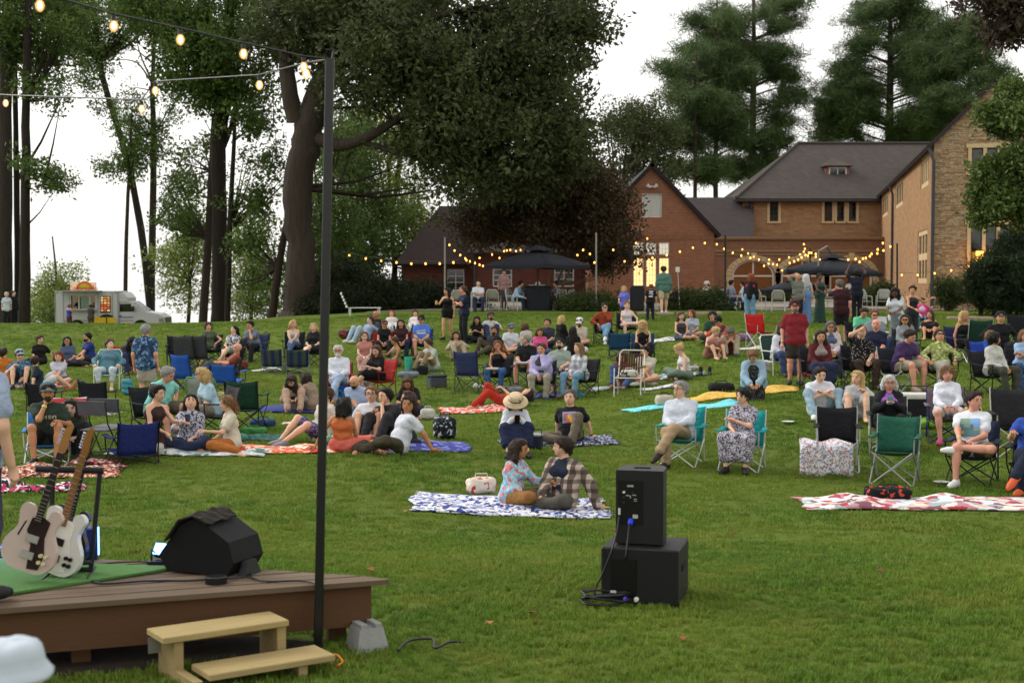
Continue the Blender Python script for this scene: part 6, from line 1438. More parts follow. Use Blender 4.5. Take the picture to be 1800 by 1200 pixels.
def patio(label, P, rz, spec, seat=.44, group='white chairs on the terrace'):
    """terrace armchair: bent white tube frame with woven back"""
    T = thing('patio_chair', label, 'chair', P, rz, group); mm = mat('c9c6bc', rough=.5); fm = mat(spec or '9a988e', 'dots', cols=('6c6a62',), rough=.7, sc=1.5); w = .25
    link('seat', chpart('seat|patio', lambda mb: mb.bbox((0, 0, seat), (.48, .46, .03), .01), fm), T)
    link('backrest', chpart('backrest|patio', lambda mb: mb.sheet([[(x, .25 + .1 * v, seat + .08 + (.42 - .10 * (x / .23) ** 4) * v) for x in np.linspace(-.21, .21, 7)] for v in np.linspace(0, 1, 5)], .02), fm, True), T)
    link('back_frame', chpart('back_frame|patio', lambda mb: mb.tube([(-w, .24, seat), (-w + .01, .33, seat + .36), (-w + .08, .36, seat + .48), (w - .08, .36, seat + .48), (w - .01, .33, seat + .36), (w, .24, seat)], .016, 6), mm), T)
    for sx in (-1, 1):
        for sy, nm in ((-1, 'f'), (1, 'r')): link('leg', chpart(f'leg|patio{sx}{sy}', lambda mb: mb.tube([(sx * w, sy * .23, seat + (.2 if sy < 0 else 0)), (sx * (w + .01), sy * .26, 0)], .015, 6), mm), T)
        link('armrest', chpart(f'armrest|patio{sx}', lambda mb: mb.tube([(sx * w, -.24, seat + .2), (sx * w, .1, seat + .22), (sx * w, .3, seat + .22)], .017, 6), mm), T)
    return T
CHAIRS = {'camp': camp, 'lawn': lawn, 'low': low, 'fold': fold, 'patio': patio}
# ================================================================ BLANKETS
EXCL = []          # footprints that the grass keeps out of
def blanket(label, px, py, w, d, rz, spec, bumps=.018, name='picnic_blanket', cat='blanket', skew=0.0):
    P = G(px, py); rz = math.radians(rz); rng = random.Random(px * 7 + py); mb = MB(); n, m = 22, 16; rows = []
    ph = [rng.uniform(0, 6) for _ in range(6)]; cr, sr = math.cos(rz), math.sin(rz)
    for j in range(m + 1):
        row = []
        for i in range(n + 1):
            u, v = (i / n - .5) * w, (j / m - .5) * d
            u += v * skew + .035 * math.sin(v * 7 + ph[0]); v += .04 * math.sin(u * 5 + ph[1])
            if abs(i / n - .5) > .48: u += rng.uniform(-.03, .03)
            if abs(j / m - .5) > .48: v += rng.uniform(-.03, .03)
            x, y = u * cr - v * sr, u * sr + v * cr; fl_ = min(1, .1 + 7 * min(i / n, 1 - i / n, j / m, 1 - j / m))
            z = float(gz(P.x + x, P.y + y)) - P.z + .02 + .012 * abs(math.sin(u * 2.6 + 1.5 * math.sin(v * 2 + ph[1]) + ph[2])) ** 6 * 4 * fl_ + fl_ * bumps * (math.sin(u * 9 + 2 * math.sin(v * 6 + ph[2]) + ph[3]) * .5 + math.sin(v * 11 + 2 * math.sin(u * 5 + ph[4]) + ph[5]) * .5 + .6)
            row.append((x, y, z))
        rows.append(row)
    mb.sheet(rows, .012); o = mb.build(name, colmat(spec), None, True, loc=P); tag(o, label, cat, 'picnic blankets'); EXCL.append((P.x, P.y, w / 2 + .02, d / 2 + .02, rz)); return o

blanket('blue and white patterned blanket under the couple by the loudspeakers', 895, 893, 2.35, 1.3, 3, '27356f:print:c9cbd8,e2ddd0,3b4a8c,c9cbd8,8a93b8:.8')
blanket('pink red and white patterned blanket below the green camp chair', 1620, 887, 3.0, .95, -1, 'b9808a:print:d8cfc8,a8404e,c9d2d8,d8b0a0,7a4a58,8fa8a8:.35')
blanket('navy and white fringed blanket under the hat woman and black tee man', 980, 778, 1.9, 1.15, 4, '1f2b52:print:d0d0d4,1a2347,2a3868,1a2347:1.5')
blanket('purple blue blanket under the group with the backpack', 735, 785, 1.6, 1.2, 6, '3d3f8e:print:4a4aa0,3d3f8e,7d8ac0,3d3f8e:.5')
blanket('dark patterned throw between the coral skirt girl and white tee man', 640, 790, 1.2, .8, 0, '2c3050:print:c8b49a,3b4470,b05a4a,2c3050,8d8fb0:1.4')
blanket('red and orange beach blanket under the orange socked legs', 500, 792, 1.7, .7, -3, 'c8483c:print:e8ddd0,d8783c,c8483c,e0a070,c8483c:.6')
blanket('white and coral towel with stripes beyond the orange socks', 545, 745, 1.0, .6, 12, 'd8d2c8:print:c86a50,4a6a50,d8d2c8,d8d2c8:.9')
blanket('pale quilt with white folds under the three laughing women', 335, 795, 2.3, .9, 2, 'c4c8c6:print:d9d9d6,5a7a70,d9d9d6,8a9aa0,d9d9d6:.5', .03)
blanket('teal green blanket spread beside the three laughing women', 440, 772, 1.1, .8, 8, '2f5a50:print:2a4a58,2f5a50,4a7a60:.6', .03)
blanket('indigo blanket under the phone girl and bald man', 545, 722, 3.1, .85, -3, '3a4586')
blanket('black white and rust zigzag blanket by the curly haired woman', 738, 735, 1.1, .8, 5, '3a3434:hstripe:b8b2ac:1.2')
blanket('red and white tie dyed blanket under the reclining red trousers', 838, 722, 1.5, .95, 8, 'c04a34:print:e0d4cc,c04a34,d86a50,c04a34,e0d4cc:.7')
blanket('royal blue ground sheet under the folding side table', 965, 697, 1.4, .6, 2, '2a4080:print:2a4080,5a6aa0,2a4080:.7')
blanket('aqua striped towel behind the man in the teal chair', 1150, 718, 1.1, .8, 6, '66c4cc:print:7ad2d8,66c4cc,58b4c0:.4')
blanket('bright aqua towel between the two teal chairs', 1245, 716, 1.1, .8, -4, '6cc8d0')
blanket('golden yellow crumpled blanket under the denim shirt woman', 1305, 694, 2.2, .8, -2, 'cda64a:print:d8b45c,c09a40,cda64a:.5', .03)
blanket('pale grey towel behind the striped wooden chair', 1065, 685, .7, .45, 0, 'b8bcc0')
blanket('white and grey towel beside the yellow tee man', 1165, 682, .9, .35, 4, 'c4c6ca:print:c4c6ca,7a7c84,d4d6da:.6')
blanket('teal throw under the white tank woman', 1190, 663, 1.3, .6, -6, '4a6a74:print:4a6a74,7c9aa0,c8d0cc:.6')
blanket('black and white blanket under the two brunettes before the terrace', 1190, 597, 1.7, .7, 0, 'c9c9cc:print:2a2c33,c9c9cc,c9c9cc:.5')
blanket('white cloth on the grass under the empty red chair', 1318, 614, .9, .4, 0, 'cfcdc8')
blanket('red and white rug under the orange shirted man and cap man', 55, 681, 1.8, .5, 0, 'a83a34:print:d4ccc8,a83a34,d4ccc8,6a2a2a:.8')
blanket('pale mat under the blue tee man and glasses woman', 145, 638, 1.4, .5, -4, 'c9c6bd')
blanket('black and white striped blanket trailing by the low black chairs', 135, 727, 1.9, .6, -16, 'b9bcc0:print:1c1d22,c8ccd0,b9bcc0:.8', .04)
blanket('orange red and black patterned rug behind the guitars', 85, 832, 1.9, .9, 6, 'a8442e:print:1f2026,c89a70,d8d0c4,5a2a30,a8442e:1.2', .03)
blanket('red patterned cloth lying by the guitar necks', 165, 815, .7, .3, 6, 'b03a38:print:d8d4d0,b03a38,5a2030:1.2')
blanket('white bundled sheet beside the striped deck chairs', 468, 652, .75, .3, 14, 'd4d2cc', .04)
blanket('magenta and black blanket at the stage edge', 45, 862, 1.4, .5, 8, 'b0305c:print:1a1a20,d8d8d8,b0305c,1a1a20:.8', .04)
blanket('white towel in the grass by the black boots picnic', 1213, 651, .35, .25, 10, 'c8c8c8:hstripe:5a5a5a:2', .03)

# ================================================================ THE CROWD
p = person
A_ = 'concert audience on the lawn'
# --- couple nearest the loudspeakers
cw = p(900, 884, 'tie dye woman', 'woman in pink and aqua printed shirt talking to the plaid shirt man', 'cross', ('lap', 'fwd'), 62, 'f', 't', 'long:db', 'long:7fb4c8:print:c86a78,9cc8d8,7fa8c4,d88a90,a8d0dc:.9', 'pants:8a6232', 'bare', lean=6, head=(8, 2), band='Rc8e03a', h=1.66)
cm = p(985, 886, 'plaid shirt man', 'man in open plaid shirt and navy tee facing the woman in pink and aqua', 'cross', ((-.05, -.32, .2), 'props'), -38, 'm', 'f', 'short:db', 'tee:1c2438', 'pants:53504a', 'bare', lean=-10, head=(-42, 2), jacket='long:6a5a52:plaid:b8a898,2a2426:.8', h=1.78)
# --- hat woman and black tee man
hw = p(905, 779, 'straw hat woman', 'woman in straw sun hat and white blouse reading her phone', 'chair', ((-.05, -.40, .56), (.05, -.40, .56)), 4, 'f', 'f', 'bob:db', 'long:d0d3dc', 'lskirt:1c2340', '222222', lean=20, head=(-10, 20), seat=.16, legs=(((-.15, -.62, .08), (-.2, -.3, 1)), ((.15, -.6, .08), (.2, -.3, 1))), hat='sun:cdb896', h=1.6)
p(1003, 779, 'black graphic tee man', 'grey haired man in black picture tee leaning back on his hands', 'bentX', ('prop', 'prop'), -14, 'm', 'f', 'short:gy', 'tee:17171b', 'pants:6b6253', '2a2a2a', lean=-16, head=(-8, 0), band='R1c1c1c',
  decal=('vvvvvvv|vppvvpv|vpoyovv|vvoyyov|vpooyov|vvppovv', {'v': '8a84a0', 'p': '9a5a70', 'o': 'd8803a', 'y': 'e8c050'}, .21, .30))
# --- red trousers reclining
p(880, 716, 'reclining red trousers person', 'person in rust red clothes lying back on the tie dyed blanket', 'lie', ('head', 'lap'), -78, 'f', 'f', 'long:db', 'tee:a83222', 'pants:a83222', 'bare', lean=-78)
# --- teal chairs
p(1196, 812, 'man in pale blue shirt and khakis', 'grey haired man in glasses, white shirt and khakis, legs crossed', 'chaircross', ('lap', 'lap'), -22, 'm', 'f', 'short:gr', 'long:c4cad6', 'pants:a08a6c', '2a211c', lean=-16, head=(-22, 2), glasses='dark', chair='camp:1f9296/c8c8c4', cl='bright teal camp chair with pale frame')
p(1303, 812, 'woman in speckled dress', 'dark haired woman in black and white speckled dress with arms crossed', 'chair', ('lap', 'fold'), -20, 'f', 'f', 'bun:bk', 'tee:8d8896:print:3a3640,b8b4c0,5a5460,b8b4c0:2.4', 'ldress:8d8896:print:3a3640,b8b4c0,5a5460,b8b4c0:2.4', '1c1d24', lean=-6, head=(-18, 2), chair='camp:1f9296/c8c8c4', cl='bright teal camp chair with cup holders')
# --- right foreground
p(1708, 850, 'white picture tee man', 'man in white picture tee sitting with ankle on knee', 'chairankle', ('knee', 'lap'), -30, 'm', 'r', 'short:db', 'tee:dcdfe6', 'shorts:6a5c46', 'd8d8d8', lean=-14, head=(40, 6), band='Lb8c890', chair='camp:202a3e/1c1c20', cl='dark navy camp chair', h=1.8,
  decal=('gggbbb|gggbbb|tggtbb|ttttgg|yttttt|tttttt', {'g': '7f9a86', 'b': '7fa6d8', 't': '5a7a80', 'y': 'd8b04a'}, .24, .26))
p(1815, 862, 'dark trousered sitter', 'person in dark trousers cut off by the picture edge holding a bottle', 'chaircross', ('fwd', 'lap'), -28, 'm', 'm', 'short:db', 'tee:2c4aa0', 'pants:1c2436', 'c8582a', lean=-8, band='La8e030', chair='camp:1e1f24', cl='black camp chair at the picture edge')
p(1664, 778, 'white hoodie woman', 'woman with light brown bob in white hoodie, hands clasped', 'chair', ('low', 'low'), -12, 'f', 'r', 'fringe:lb', 'hoodie:d8dbe4', 'shorts:c9c4c0', 'c04a78', lean=-4, head=(0, -4), chair='camp:6b5f68/1c2a5a', cl='mauve grey camp chair with navy trim', h=1.66)
ph1 = p(1562, 768, 'white haired phone woman', 'white haired woman in glasses photographing with a mint phone', 'chair', ('phone', 'phone'), -12, 'f', 'r', 'bob:wh', 'tee:9a5ab0', 'pants:15161c', '1c1c1c', seat=.3, lean=-10, head=(4, 4), glasses='thin', jacket='long:17181d', chair='camp:26382e/b8b8b4', cl='low green and black camp chair')
p(1440, 733, 'white tee young man', 'young man in white tee and pale jeans with arms on knees', 'knees', 'cknee', 2, 'm', 'p', 'short:db', 'tee:d5d6de', 'pants:8fa9b8', 'd4d4d4', lean=10, head=(-2, 8), band='Lc8c0a0', legs=(((-.22, -.52, .08), (-.4, -.3, 1)), ((.22, -.50, .08), (.4, -.3, 1))))
p(1503, 738, 'long haired blonde', 'long haired blonde woman in pale grey top with bare knees drawn up', 'knees', ((-.2, -.42, .1), 'knee'), -8, 'f', 'f', 'vlong:bl', 'tee:b6b9bc', 'shorts:b6b9bc', 'bare', lean=8, head=(-30, -6))
# --- centre group on purple blanket
p(700, 788, 'white tee leaning man', 'long haired young man in white tee and olive trousers looking round', 'cross', ('props', 'prop'), -66, 'm', 't', 'bob:db', 'tee:ccd0da', 'pants:453f30', 'bare', lean=-20, head=(50, 4), legs=(((-.05, -.62, .1), (-1, -.2, .2)), ((.05, -.55, .09), (.6, -.5, .3))))
p(654, 768, 'white v neck man', 'fair haired man in glasses and white tee with bare shins', 'knees', ('props', 'knee'), -6, 'm', 'f', 'short:lb', 'tee:d8d8de', 'shorts:3a3c3c', 'bare', lean=-6, head=(-10, 0), glasses='dark')
p(684, 772, 'chin resting man', 'dark haired man resting chin on hand behind the white tee man', 'knees', ('lap', 'chin'), -30, 'm', 'f', 'short:bk', 'tee:2e2a2c', 'pants:2c2c2e', '222222', lean=4, head=(-10, 0))
p(716, 772, 'brunette in grey tank', 'long haired brunette in grey tank top looking aside', 'sideR', ('lap', 'props'), -62, 'f', 'f', 'long:br', 'tank:3e3a3e', 'pants:2c2c34', 'bare', lean=-4, head=(-10, -6))
p(722, 728, 'curly haired woman in black tee', 'curly brown haired woman in black tee looking down at her hands', 'cross', ('phone', 'phone'), -8, 'f', 't', 'curly:br', 'tee:1d1b1e', 'pants:2a3550', '222222', lean=12, head=(-4, 28))
p(628, 730, 'bald bearded man', 'bald bearded man in light blue polo sitting cross legged', 'cross', ('ank', 'lap'), -6, 'm', 'm', 'bald', 'polo:9aaac8', 'pants:3c475c', '2a2a2a', beard='db', fat=1.15, lean=8, head=(-4, 18))
p(517, 724, 'phone girl in beige', 'long haired girl in beige jumper bent over her phone', 'knees', 'phone', 8, 'f', 'f', 'long:db', 'long:a08878', 'pants:b89a86', '4a3022', lean=16, head=(-6, 30))
p(552, 724, 'tan jumper girl', 'dark haired girl in tan jumper with back turned next to phone girl', 'knees', ('hug', 'hug'), -120, 'f', 'f', 'bob:db', 'long:94806c', 'pants:8fa0b4', 'c8c4bc', lean=18, head=(0, 20))
p(603, 786, 'coral skirt girl', 'dark haired girl in coral with back turned leaning on one arm', 'sideL', ('lap', 'props'), 165, 'f', 't', 'bob:bk', 'tank:c86a3c', 'skirt:d0685a', 'bare', lean=-8, head=(-20, 10))
p(566, 778, 'orange socked sitter', 'person in purple patterned shorts with orange socks behind the pole', 'bentL', ('prop', 'props'), -52, 'm', 'f', 'short:br', 'tee:c8beb0', 'shorts:5a5078:print:8a82a8,5a5078,3a3458:1.5', '8a8288', lean=-12, legs=(((-.14, -.62, .08), (-.1, -.2, 1)), ((.1, -.7, .08), (.4, -.2, .8))))
# --- trio of laughing women
p(268, 790, 'dark bun woman', 'woman with dark bun and brown tank top holding a patterned cup', 'kneel', ('lap', 'fwd'), 62, 'f', 'f', 'bun:bk', 'tank:3a2620', 'pants:4a2c22', 'bare', lean=6, head=(0, 0), band='Rd8d8d0')
p(334, 783, 'laughing woman', 'laughing long haired woman in black and white checked blouse', 'cross', ('fwd', 'lap'), 6, 'f', 'f', 'vlong:bk', 'rolled:8c8c98:print:3a3a48,b8b8c4,5a5a68,b8b8c4:1.8', 'pants:262f4a', 'bare', lean=-4, head=(0, -14))
p(408, 784, 'cream tee woman', 'fair haired woman in cream tee and ochre trousers, turned to her friends', 'sideR', ('lap', 'fwd'), -66, 'f', 'f', 'pony:lb', 'tee:c9c0ac', 'pants:a5622c', 'bare', lean=4, head=(-4, 0), band='Lc8e090')
p(276, 752, 'turquoise polo man', 'grey haired man in turquoise polo leaning towards the blonde', 'chair', ('low', 'rest'), 52, 'm', 'r', 'short:gr', 'polo:86cfc6', 'shorts:5a5448', '3a3c40', lean=22, fat=1.12, head=(10, 14), chair='camp:1d1e22', cl='black camp chair')
p(376, 752, 'pale blue shirted blonde', 'blonde older woman in pale blue shirt chatting behind the green chair', 'chair', ('low', 'low'), -58, 'f', 'f', 'bob:bl', 'tee:a8c4d4', 'pants:8a8474', '8a7a5a', lean=18, head=(-4, 6), chair='camp:2a2a2c', cl='dark camp chair')
# --- far left behind the guitars
p(84, 792, 'green lettered tee man', 'bearded man in teal cap and dark green lettered tee', 'chair', ('chin', 'knee'), 14, 'm', 't', 'short:db', 'tee:2c3a30', 'shorts:23241f', '1e1e20', seat=.22, lean=2, hat='cap:4a6a72', beard='db', head=(10, 4), band='Ld8e070', chair='low:3b78b8/d8d8d8', cl='blue beach chair',
  decal=('c.ccc.c.cc.ccc|cc.c.cc.c.cc.c|c.ccc.c.cc.c.c', {'c': '9a9a80'}, .24, .30))
p(132, 790, 'sitter behind the guitar necks', 'dark haired woman in green top hugging her knees behind the guitar necks', 'knees', 'hug', 8, 'f', 'p', 'long:db', 'tee:33402c', 'pants:1c1d1c', '2a2a2a', lean=12, head=(0, 4), band='Lb8e060')
p(8, 684, 'orange shirt man', 'man in orange long sleeved shirt sitting with his back turned', 'cross', 'lap', 172, 'm', 'f', 'short:db', 'long:b86a22', 'pants:3a4a6a', '222222')
p(38, 677, 'blue patterned shirt man', 'man in pale blue cap, sunglasses and blue patterned shirt', 'knees', ('knee', 'low'), 12, 'm', 'f', 'short:br', 'tee:2f5878:print:2a4a68,6a90a8,2f5878:1.6', 'shorts:2a2c30', '2a2a2a', hat='cap:8fb0c8', glasses='sun', head=(14, 0))
p(70, 650, 'black shirt woman on the rug edge', 'woman with tied hair in black shirt leaning on one arm', 'sideL', ('lap', 'props'), 20, 'f', 'f', 'bun:db', 'tee:1a1618', 'pants:1e1c20', '222222', head=(30, 0))
p(72, 682, 'white shorts woman', 'woman in navy top and white shorts lounging away from the camera', 'long', ('props', 'props'), 108, 'f', 'f', 'short:db', 'tee:1f2836', 'shorts:c4c6c8', 'b06a50', lean=-14, head=(80, 0), legs=(((-.1, -.7, .08), (0, 0, 1)), ((.1, -.55, .08), (0, 0, 1))))
p(104, 674, 'red haired sitter', 'red haired person in white tee sitting cross legged', 'cross', 'ank', 10, 'f', 'p', 'bob:rd', 'tee:c6c6d4', 'shorts:4a3a44', 'bare', lean=8, head=(0, 6))
p(121, 639, 'glasses woman in blue grey', 'dark haired woman in glasses and blue grey shirt', 'sideR', ('lap', 'lap'), 8, 'f', 'm', 'long:bk', 'tee:4a5878', 'pants:2c2e34', 'bare', glasses='thin')
p(159, 639, 'royal blue tee man', 'dark haired bearded man in royal blue tee turned aside', 'cross', ('ank', 'ank'), -48, 'm', 'm', 'short:bk', 'tee:28367c', 'shorts:2a2c30', '222222', beard='bk', lean=6)
p(190, 668, 'teal jumper woman', 'woman in teal grey jumper and white capris gazing upward', 'chair', ('rest', 'rest'), 8, 'f', 'p', 'short:br', 'long:587c8c', 'capri:b9c4cc', 'c9b49a', lean=-14, head=(35, -10), chair='lawn:2f8f8a/e0e0dc', cl='teal and white beach chair with tube frame')
p(225, 668, 'grey hoodie sitter', 'curly black haired person in grey hoodie bent over a bag', 'chair', ('low', 'low'), 30, 'm', 'd', 'curly:bk', 'hoodie:4a4c54', 'pants:2a3454', '2c2c2c', seat=.25, lean=36, head=(0, 20), chair='camp:a82c2c', cl='red camp chair')
p(258, 702, 'hawaiian shirt man', 'grey haired man in blue hawaiian shirt standing with his back turned', 'stand', ('down', 'down'), 172, 'm', 'r', 'short:gr', 'tee:243c5c:print:3a5a80,6a8aa8,243c5c,1c2c48:.8', 'shorts:a39b90', '2a2a2c', fat=1.12, h=1.78, head=(0, 6))
p(368, 640, 'olive dress woman', 'woman with brown bob in olive dress sitting upright', 'chaircross', ('lap', 'rest'), -6, 'f', 'f', 'fringe:br', 'cap:4e5844', 'dress:4e5844', 'bare', head=(22, -6), chair='camp:1b1c20', cl='black camp chair with headrest')
p(408, 640, 'white print top woman', 'dark ponytailed woman in black and white print top', 'chaircross', ('lap', 'lap'), -10, 'f', 'f', 'pony:bk', 'cap:b0b0b4:print:2c2e34,d0d0d4,3a3c44:1.2', 'shorts:6f8a84', 'bare', lean=-16, head=(-30, -10), seat=.35, chair='camp:2c2c30', cl='charcoal camp chair')
p(448, 640, 'grey tee pensive man', 'dark haired man in grey tee with hand at his mouth', 'chair', ('low', 'chin'), -22, 'm', 'm', 'short:bk', 'tee:6f7684', 'pants:23252e', '1c1c1c', lean=16, head=(0, 6), chair='camp:25304e', cl='navy camp chair')
p(398, 660, 'reclining grey trousered man', 'bald man in grey trousers reclining low beside the blue chairs', 'chaircross', ('lap', 'lap'), -72, 'm', 'r', 'bald', 'tee:8a4a3c', 'pants:44474e', 'b08a70', seat=.24, lean=-34, head=(40, 10), chair='low:1c1d22', cl='low black reclining chair')
p(517, 640, 'blonde in jeans', 'blonde woman in white vest hugging one knee', 'chaircross', ('cknee', 'cknee'), 4, 'f', 'f', 'bob:bl', 'tank:b8b2b0', 'pants:4a5a7c', 'bare', head=(30, 0), chair='camp:1f2024', cl='black camp chair beyond the deck chairs')
p(553, 642, 'black tee leg crosser', 'fair haired woman in black tee with bare crossed legs by the pole', 'chaircross', ('lap', 'lap'), -16, 'f', 'p', 'bob:bl', 'tee:1c1c20', 'shorts:2a2c30', 'bare', head=(10, 0), chair='camp:2a2b2f', cl='dark camp chair by the pole')
p(596, 688, 'white haired man in glasses', 'white haired man in glasses, white shirt and light blue trousers', 'chaircross', ('lap', 'lap'), 6, 'm', 'm', 'short:wh', 'long:ced2da', 'pants:9aacc6', 'a06a50', lean=-12, head=(0, 0), glasses='thin', beard='wh', chair='camp:9c2a2c/1a1a1c', cl='red and black camp chair')
# --- centre mid rows
p(641, 655, 'pink dress woman', 'auburn haired woman in glasses and pink dress', 'kneel', ('lap', 'lap'), 10, 'f', 'p', 'long:au', 'cap:b87a74', 'dress:c8a8a4:print:b87a74,d0b8b4,a85a58:1.2', 'bare', head=(6, -6), glasses='thin')
p(664, 680, 'black dress girl with phone', 'dark haired girl in black dress looking at her phone', 'chaircross', ('phone', 'phone'), -40, 'f', 'f', 'long:br', 'tee:121114', 'dress:121114', 'bare', lean=4, head=(10, 12), seat=.36, chair='camp:a42824/6a2a28', cl='bright red camp chair')
p(697, 652, 'olive tank person', 'short haired person in olive tank top turned away', 'cross', ('fwd', 'lap'), -58, 'f', 't', 'short:br', 'tank:6f6a48', 'pants:6a6450', '4a4a40', head=(-10, 10))
p(742, 626, 'blue lettered tee man', 'man in black cap and bright blue lettered tee in a blue chair', 'chair', ('lap', 'lap'), -2, 'm', 'r', 'short:br', 'tee:4f7ad0', 'shorts:7a7460', '6a5a4a', hat='cap:17181c', fat=1.08, head=(2, 6), chair='camp:22407e', cl='royal blue camp chair',
  decal=('.ww.w.w.ww.w.w.|w...w.w.w..w.w.|w.ww.w..ww.ww..|...............|wwwwwwwwwwwwwww|wwwwwwwwwwwwwww', {'w': 'd8dce8'}, .26, .28))
p(762, 658, 'sage tee man', 'brown haired man in sage tee sitting knees up and turned aside', 'knees', 'hug', -52, 'm', 'f', 'short:br', 'tee:a8b0a4', 'pants:84765c', '2a2a2c', lean=12, head=(-20, 6))
p(803, 642, 'beige outfit woman', 'dark haired woman in beige clothes with knees drawn up', 'knees', 'knee', 14, 'f', 'm', 'long:db', 'long:a89a88', 'pants:a89a84', 'b8a890', head=(-10, 0))
p(838, 596, 'black top woman eating', 'dark haired woman in black top holding food low on the grass', 'cross', 'phone', -6, 'f', 'm', 'long:bk', 'cap:17161a', 'pants:1c1c22', '222222', head=(0, 8))
p(862, 596, 'white shirt cap man', 'bearded man in cap and white tee sitting by the walking couple', 'knees', ('prop', 'knee'), 8, 'm', 'm', 'short:db', 'tee:c4c6c4', 'pants:2c3a54', '2a2a2a', hat='cap:4a4840', beard='db', head=(0, -2), h=1.84)
p(862, 628, 'olive trousered recliner', 'dark bearded man with sunglasses up, reclining in olive trousers', 'bentL', ('prop', 'prop'), -40, 'm', 't', 'short:bk', 'tee:1f2024', 'pants:4a4434', '2a2a2a', lean=-22, beard='bk', hat=None, head=(30, 6))
p(897, 612, 'sunglasses cap man', 'man in blue cap, sunglasses and white tee', 'cross', 'lap', -8, 'm', 'f', 'short:br', 'tee:c6ccd4', 'shorts:4a4a4c', '222222', hat='cap:5a7488', glasses='sun', head=(6, 4))
p(927, 606, 'white top brunette', 'brown haired woman in white top seen from behind', 'cross', 'lap', -150, 'f', 'f', 'bob:br', 'long:c0b8ac', 'pants:4a4a54', '222222', lean=10, head=(0, 20))
p(950, 636, 'pink jumper woman', 'brown haired woman in hot pink jumper', 'cross', 'lap', -4, 'f', 'm', 'bob:br', 'long:d8588e', 'pants:3a4a6a', '222222', lean=6, head=(0, 14), h=1.72)
p(962, 602, 'dark haired man behind pink jumper', 'dark haired man in navy just behind the pink jumper woman', 'cross', 'lap', -20, 'm', 'm', 'short:bk', 'tee:2c3444', 'pants:2a2a30', '222222')
p(985, 604, 'blonde in black', 'blonde woman in black jumper with back to the camera', 'sideR', ('lap', 'fwd'), 130, 'f', 'f', 'bob:bl', 'long:121215', 'pants:a8b0bc', '222222', head=(-10, 0), lean=4, h=1.7)
p(1018, 610, 'white cap man', 'man in white cap and cream tee looking down', 'cross', ('lap', 'lap'), -6, 'm', 'm', 'short:br', 'tee:c8c0ae', 'shorts:7a7a78', '222222', hat='cap:d8dade', lean=8, head=(-6, 16), beard='br')
p(1008, 634, 'long black haired woman', 'woman with long black hair and black top, back turned', 'cross', 'lap', 168, 'f', 'f', 'vlong:bk', 'tee:141416', 'pants:c8ccd2', '222222', h=1.72)
p(876, 672, 'woman biting her sandwich', 'red brown haired woman in black vest eating with plate on lap', 'chair', ('lap', 'eat'), -12, 'f', 't', 'long:au', 'tank:15151a', 'pants:3a5a8a', '6a4030', head=(6, 0), chair='camp:24262a', cl='dark camp chair')
p(926, 672, 'grey bearded black tee man', 'grey haired man in black tee holding a plate, looking aside', 'chair', ('low', 'low'), -14, 'm', 'r', 'short:gr', 'polo:17181c', 'shorts:85745c', '4a3a2c', fat=1.1, head=(-52, 0), beard='gr', lean=2, chair='camp:1f5cae/1f2a50/.62', cl='blue high backed camp chair')
p(952, 684, 'lavender shirt man', 'man in open lavender shirt and grey trousers with hand on chin', 'chair', ('lap', 'chin'), -8, 'm', 'm', 'short:br', 'tee:4a4650', 'pants:96907f', '1e2a4a', seat=.36, lean=-2, head=(0, 4), jacket='long:a8a4cc', chair='camp:2c2e33', cl='dark camp chair')
p(985, 672, 'black cap striped shorts man', 'bearded man in black cap, grey green tee and dark shorts', 'chair', ('rest', 'lap'), -4, 'm', 'f', 'short:bk', 'tee:8c9a90', 'shorts:4a5468', '8a6a50', hat='cap:15151a', beard='bk', lean=-14, head=(-4, 0), fat=1.08, chair='camp:3a4048', cl='slate camp chair')
p(1020, 680, 'long haired jeans woman', 'woman with long light brown hair and blue jeans, turned to the men', 'chair', ('lap', 'lap'), -38, 'f', 'f', 'vlong:lb', 'long:a8aab0:plaid:d0d2d6,6a6c74:.6', 'pants:6f93ac', '6a5a5c', lean=4, head=(-24, -2), chair='camp:17181b', cl='black camp chair with cup holder')
p(1134, 684, 'tie dyed yellow tee man', 'dark haired man in white and yellow tee sitting cross legged', 'cross', 'ank', -10, 'm', 'm', 'short:bk', 'tee:c8c2b4', 'shorts:b8a888', 'c8c4bc', lean=8, head=(-14, 8), fat=1.05,
  decal=('.yyy.|yooyy|yoyoy|yyoyy|.yyy.', {'y': 'd0a850', 'o': 'c8923a'}, .15, .28))
p(1092, 676, 'jeans sitter behind the slatted chair', 'person in jeans half hidden behind the wooden slatted chair', 'bentL', ('lap', 'knee'), -12, 'f', 'm', 'bob:br', 'tee:7a4a38', 'pants:3c5484', '8a5a40', lean=8, head=(10, 20))
p(1207, 662, 'white tank woman', 'fair haired woman in white tank top sketching on her lap', 'cross', ('lap', 'lap'), -76, 'f', 'p', 'bun:bl', 'tank:d0d0d4', 'pants:6f8074', 'bare', lean=14, head=(0, 20))
p(1063, 602, 'rust jumper man', 'dark haired man in rust jumper and jeans with hand over mouth', 'chaircross', ('rest', 'chin'), 8, 'm', 'f', 'short:bk', 'long:8a3c1e', 'pants:6a8eac', 'd4d4d4', head=(0, 0), glasses='sun', chair='camp:1d1e24', cl='black camp chair by the terrace edge')
p(1102, 602, 'white halter woman', 'woman in white halter top with bare crossed legs', 'chairankle', ('lap', 'knee'), 0, 'f', 'p', 'short:lb', 'tank:c8c6c8', 'mini:8d8da4', 'bare', head=(0, 0), chair='camp:24252a', cl='charcoal camp chair')
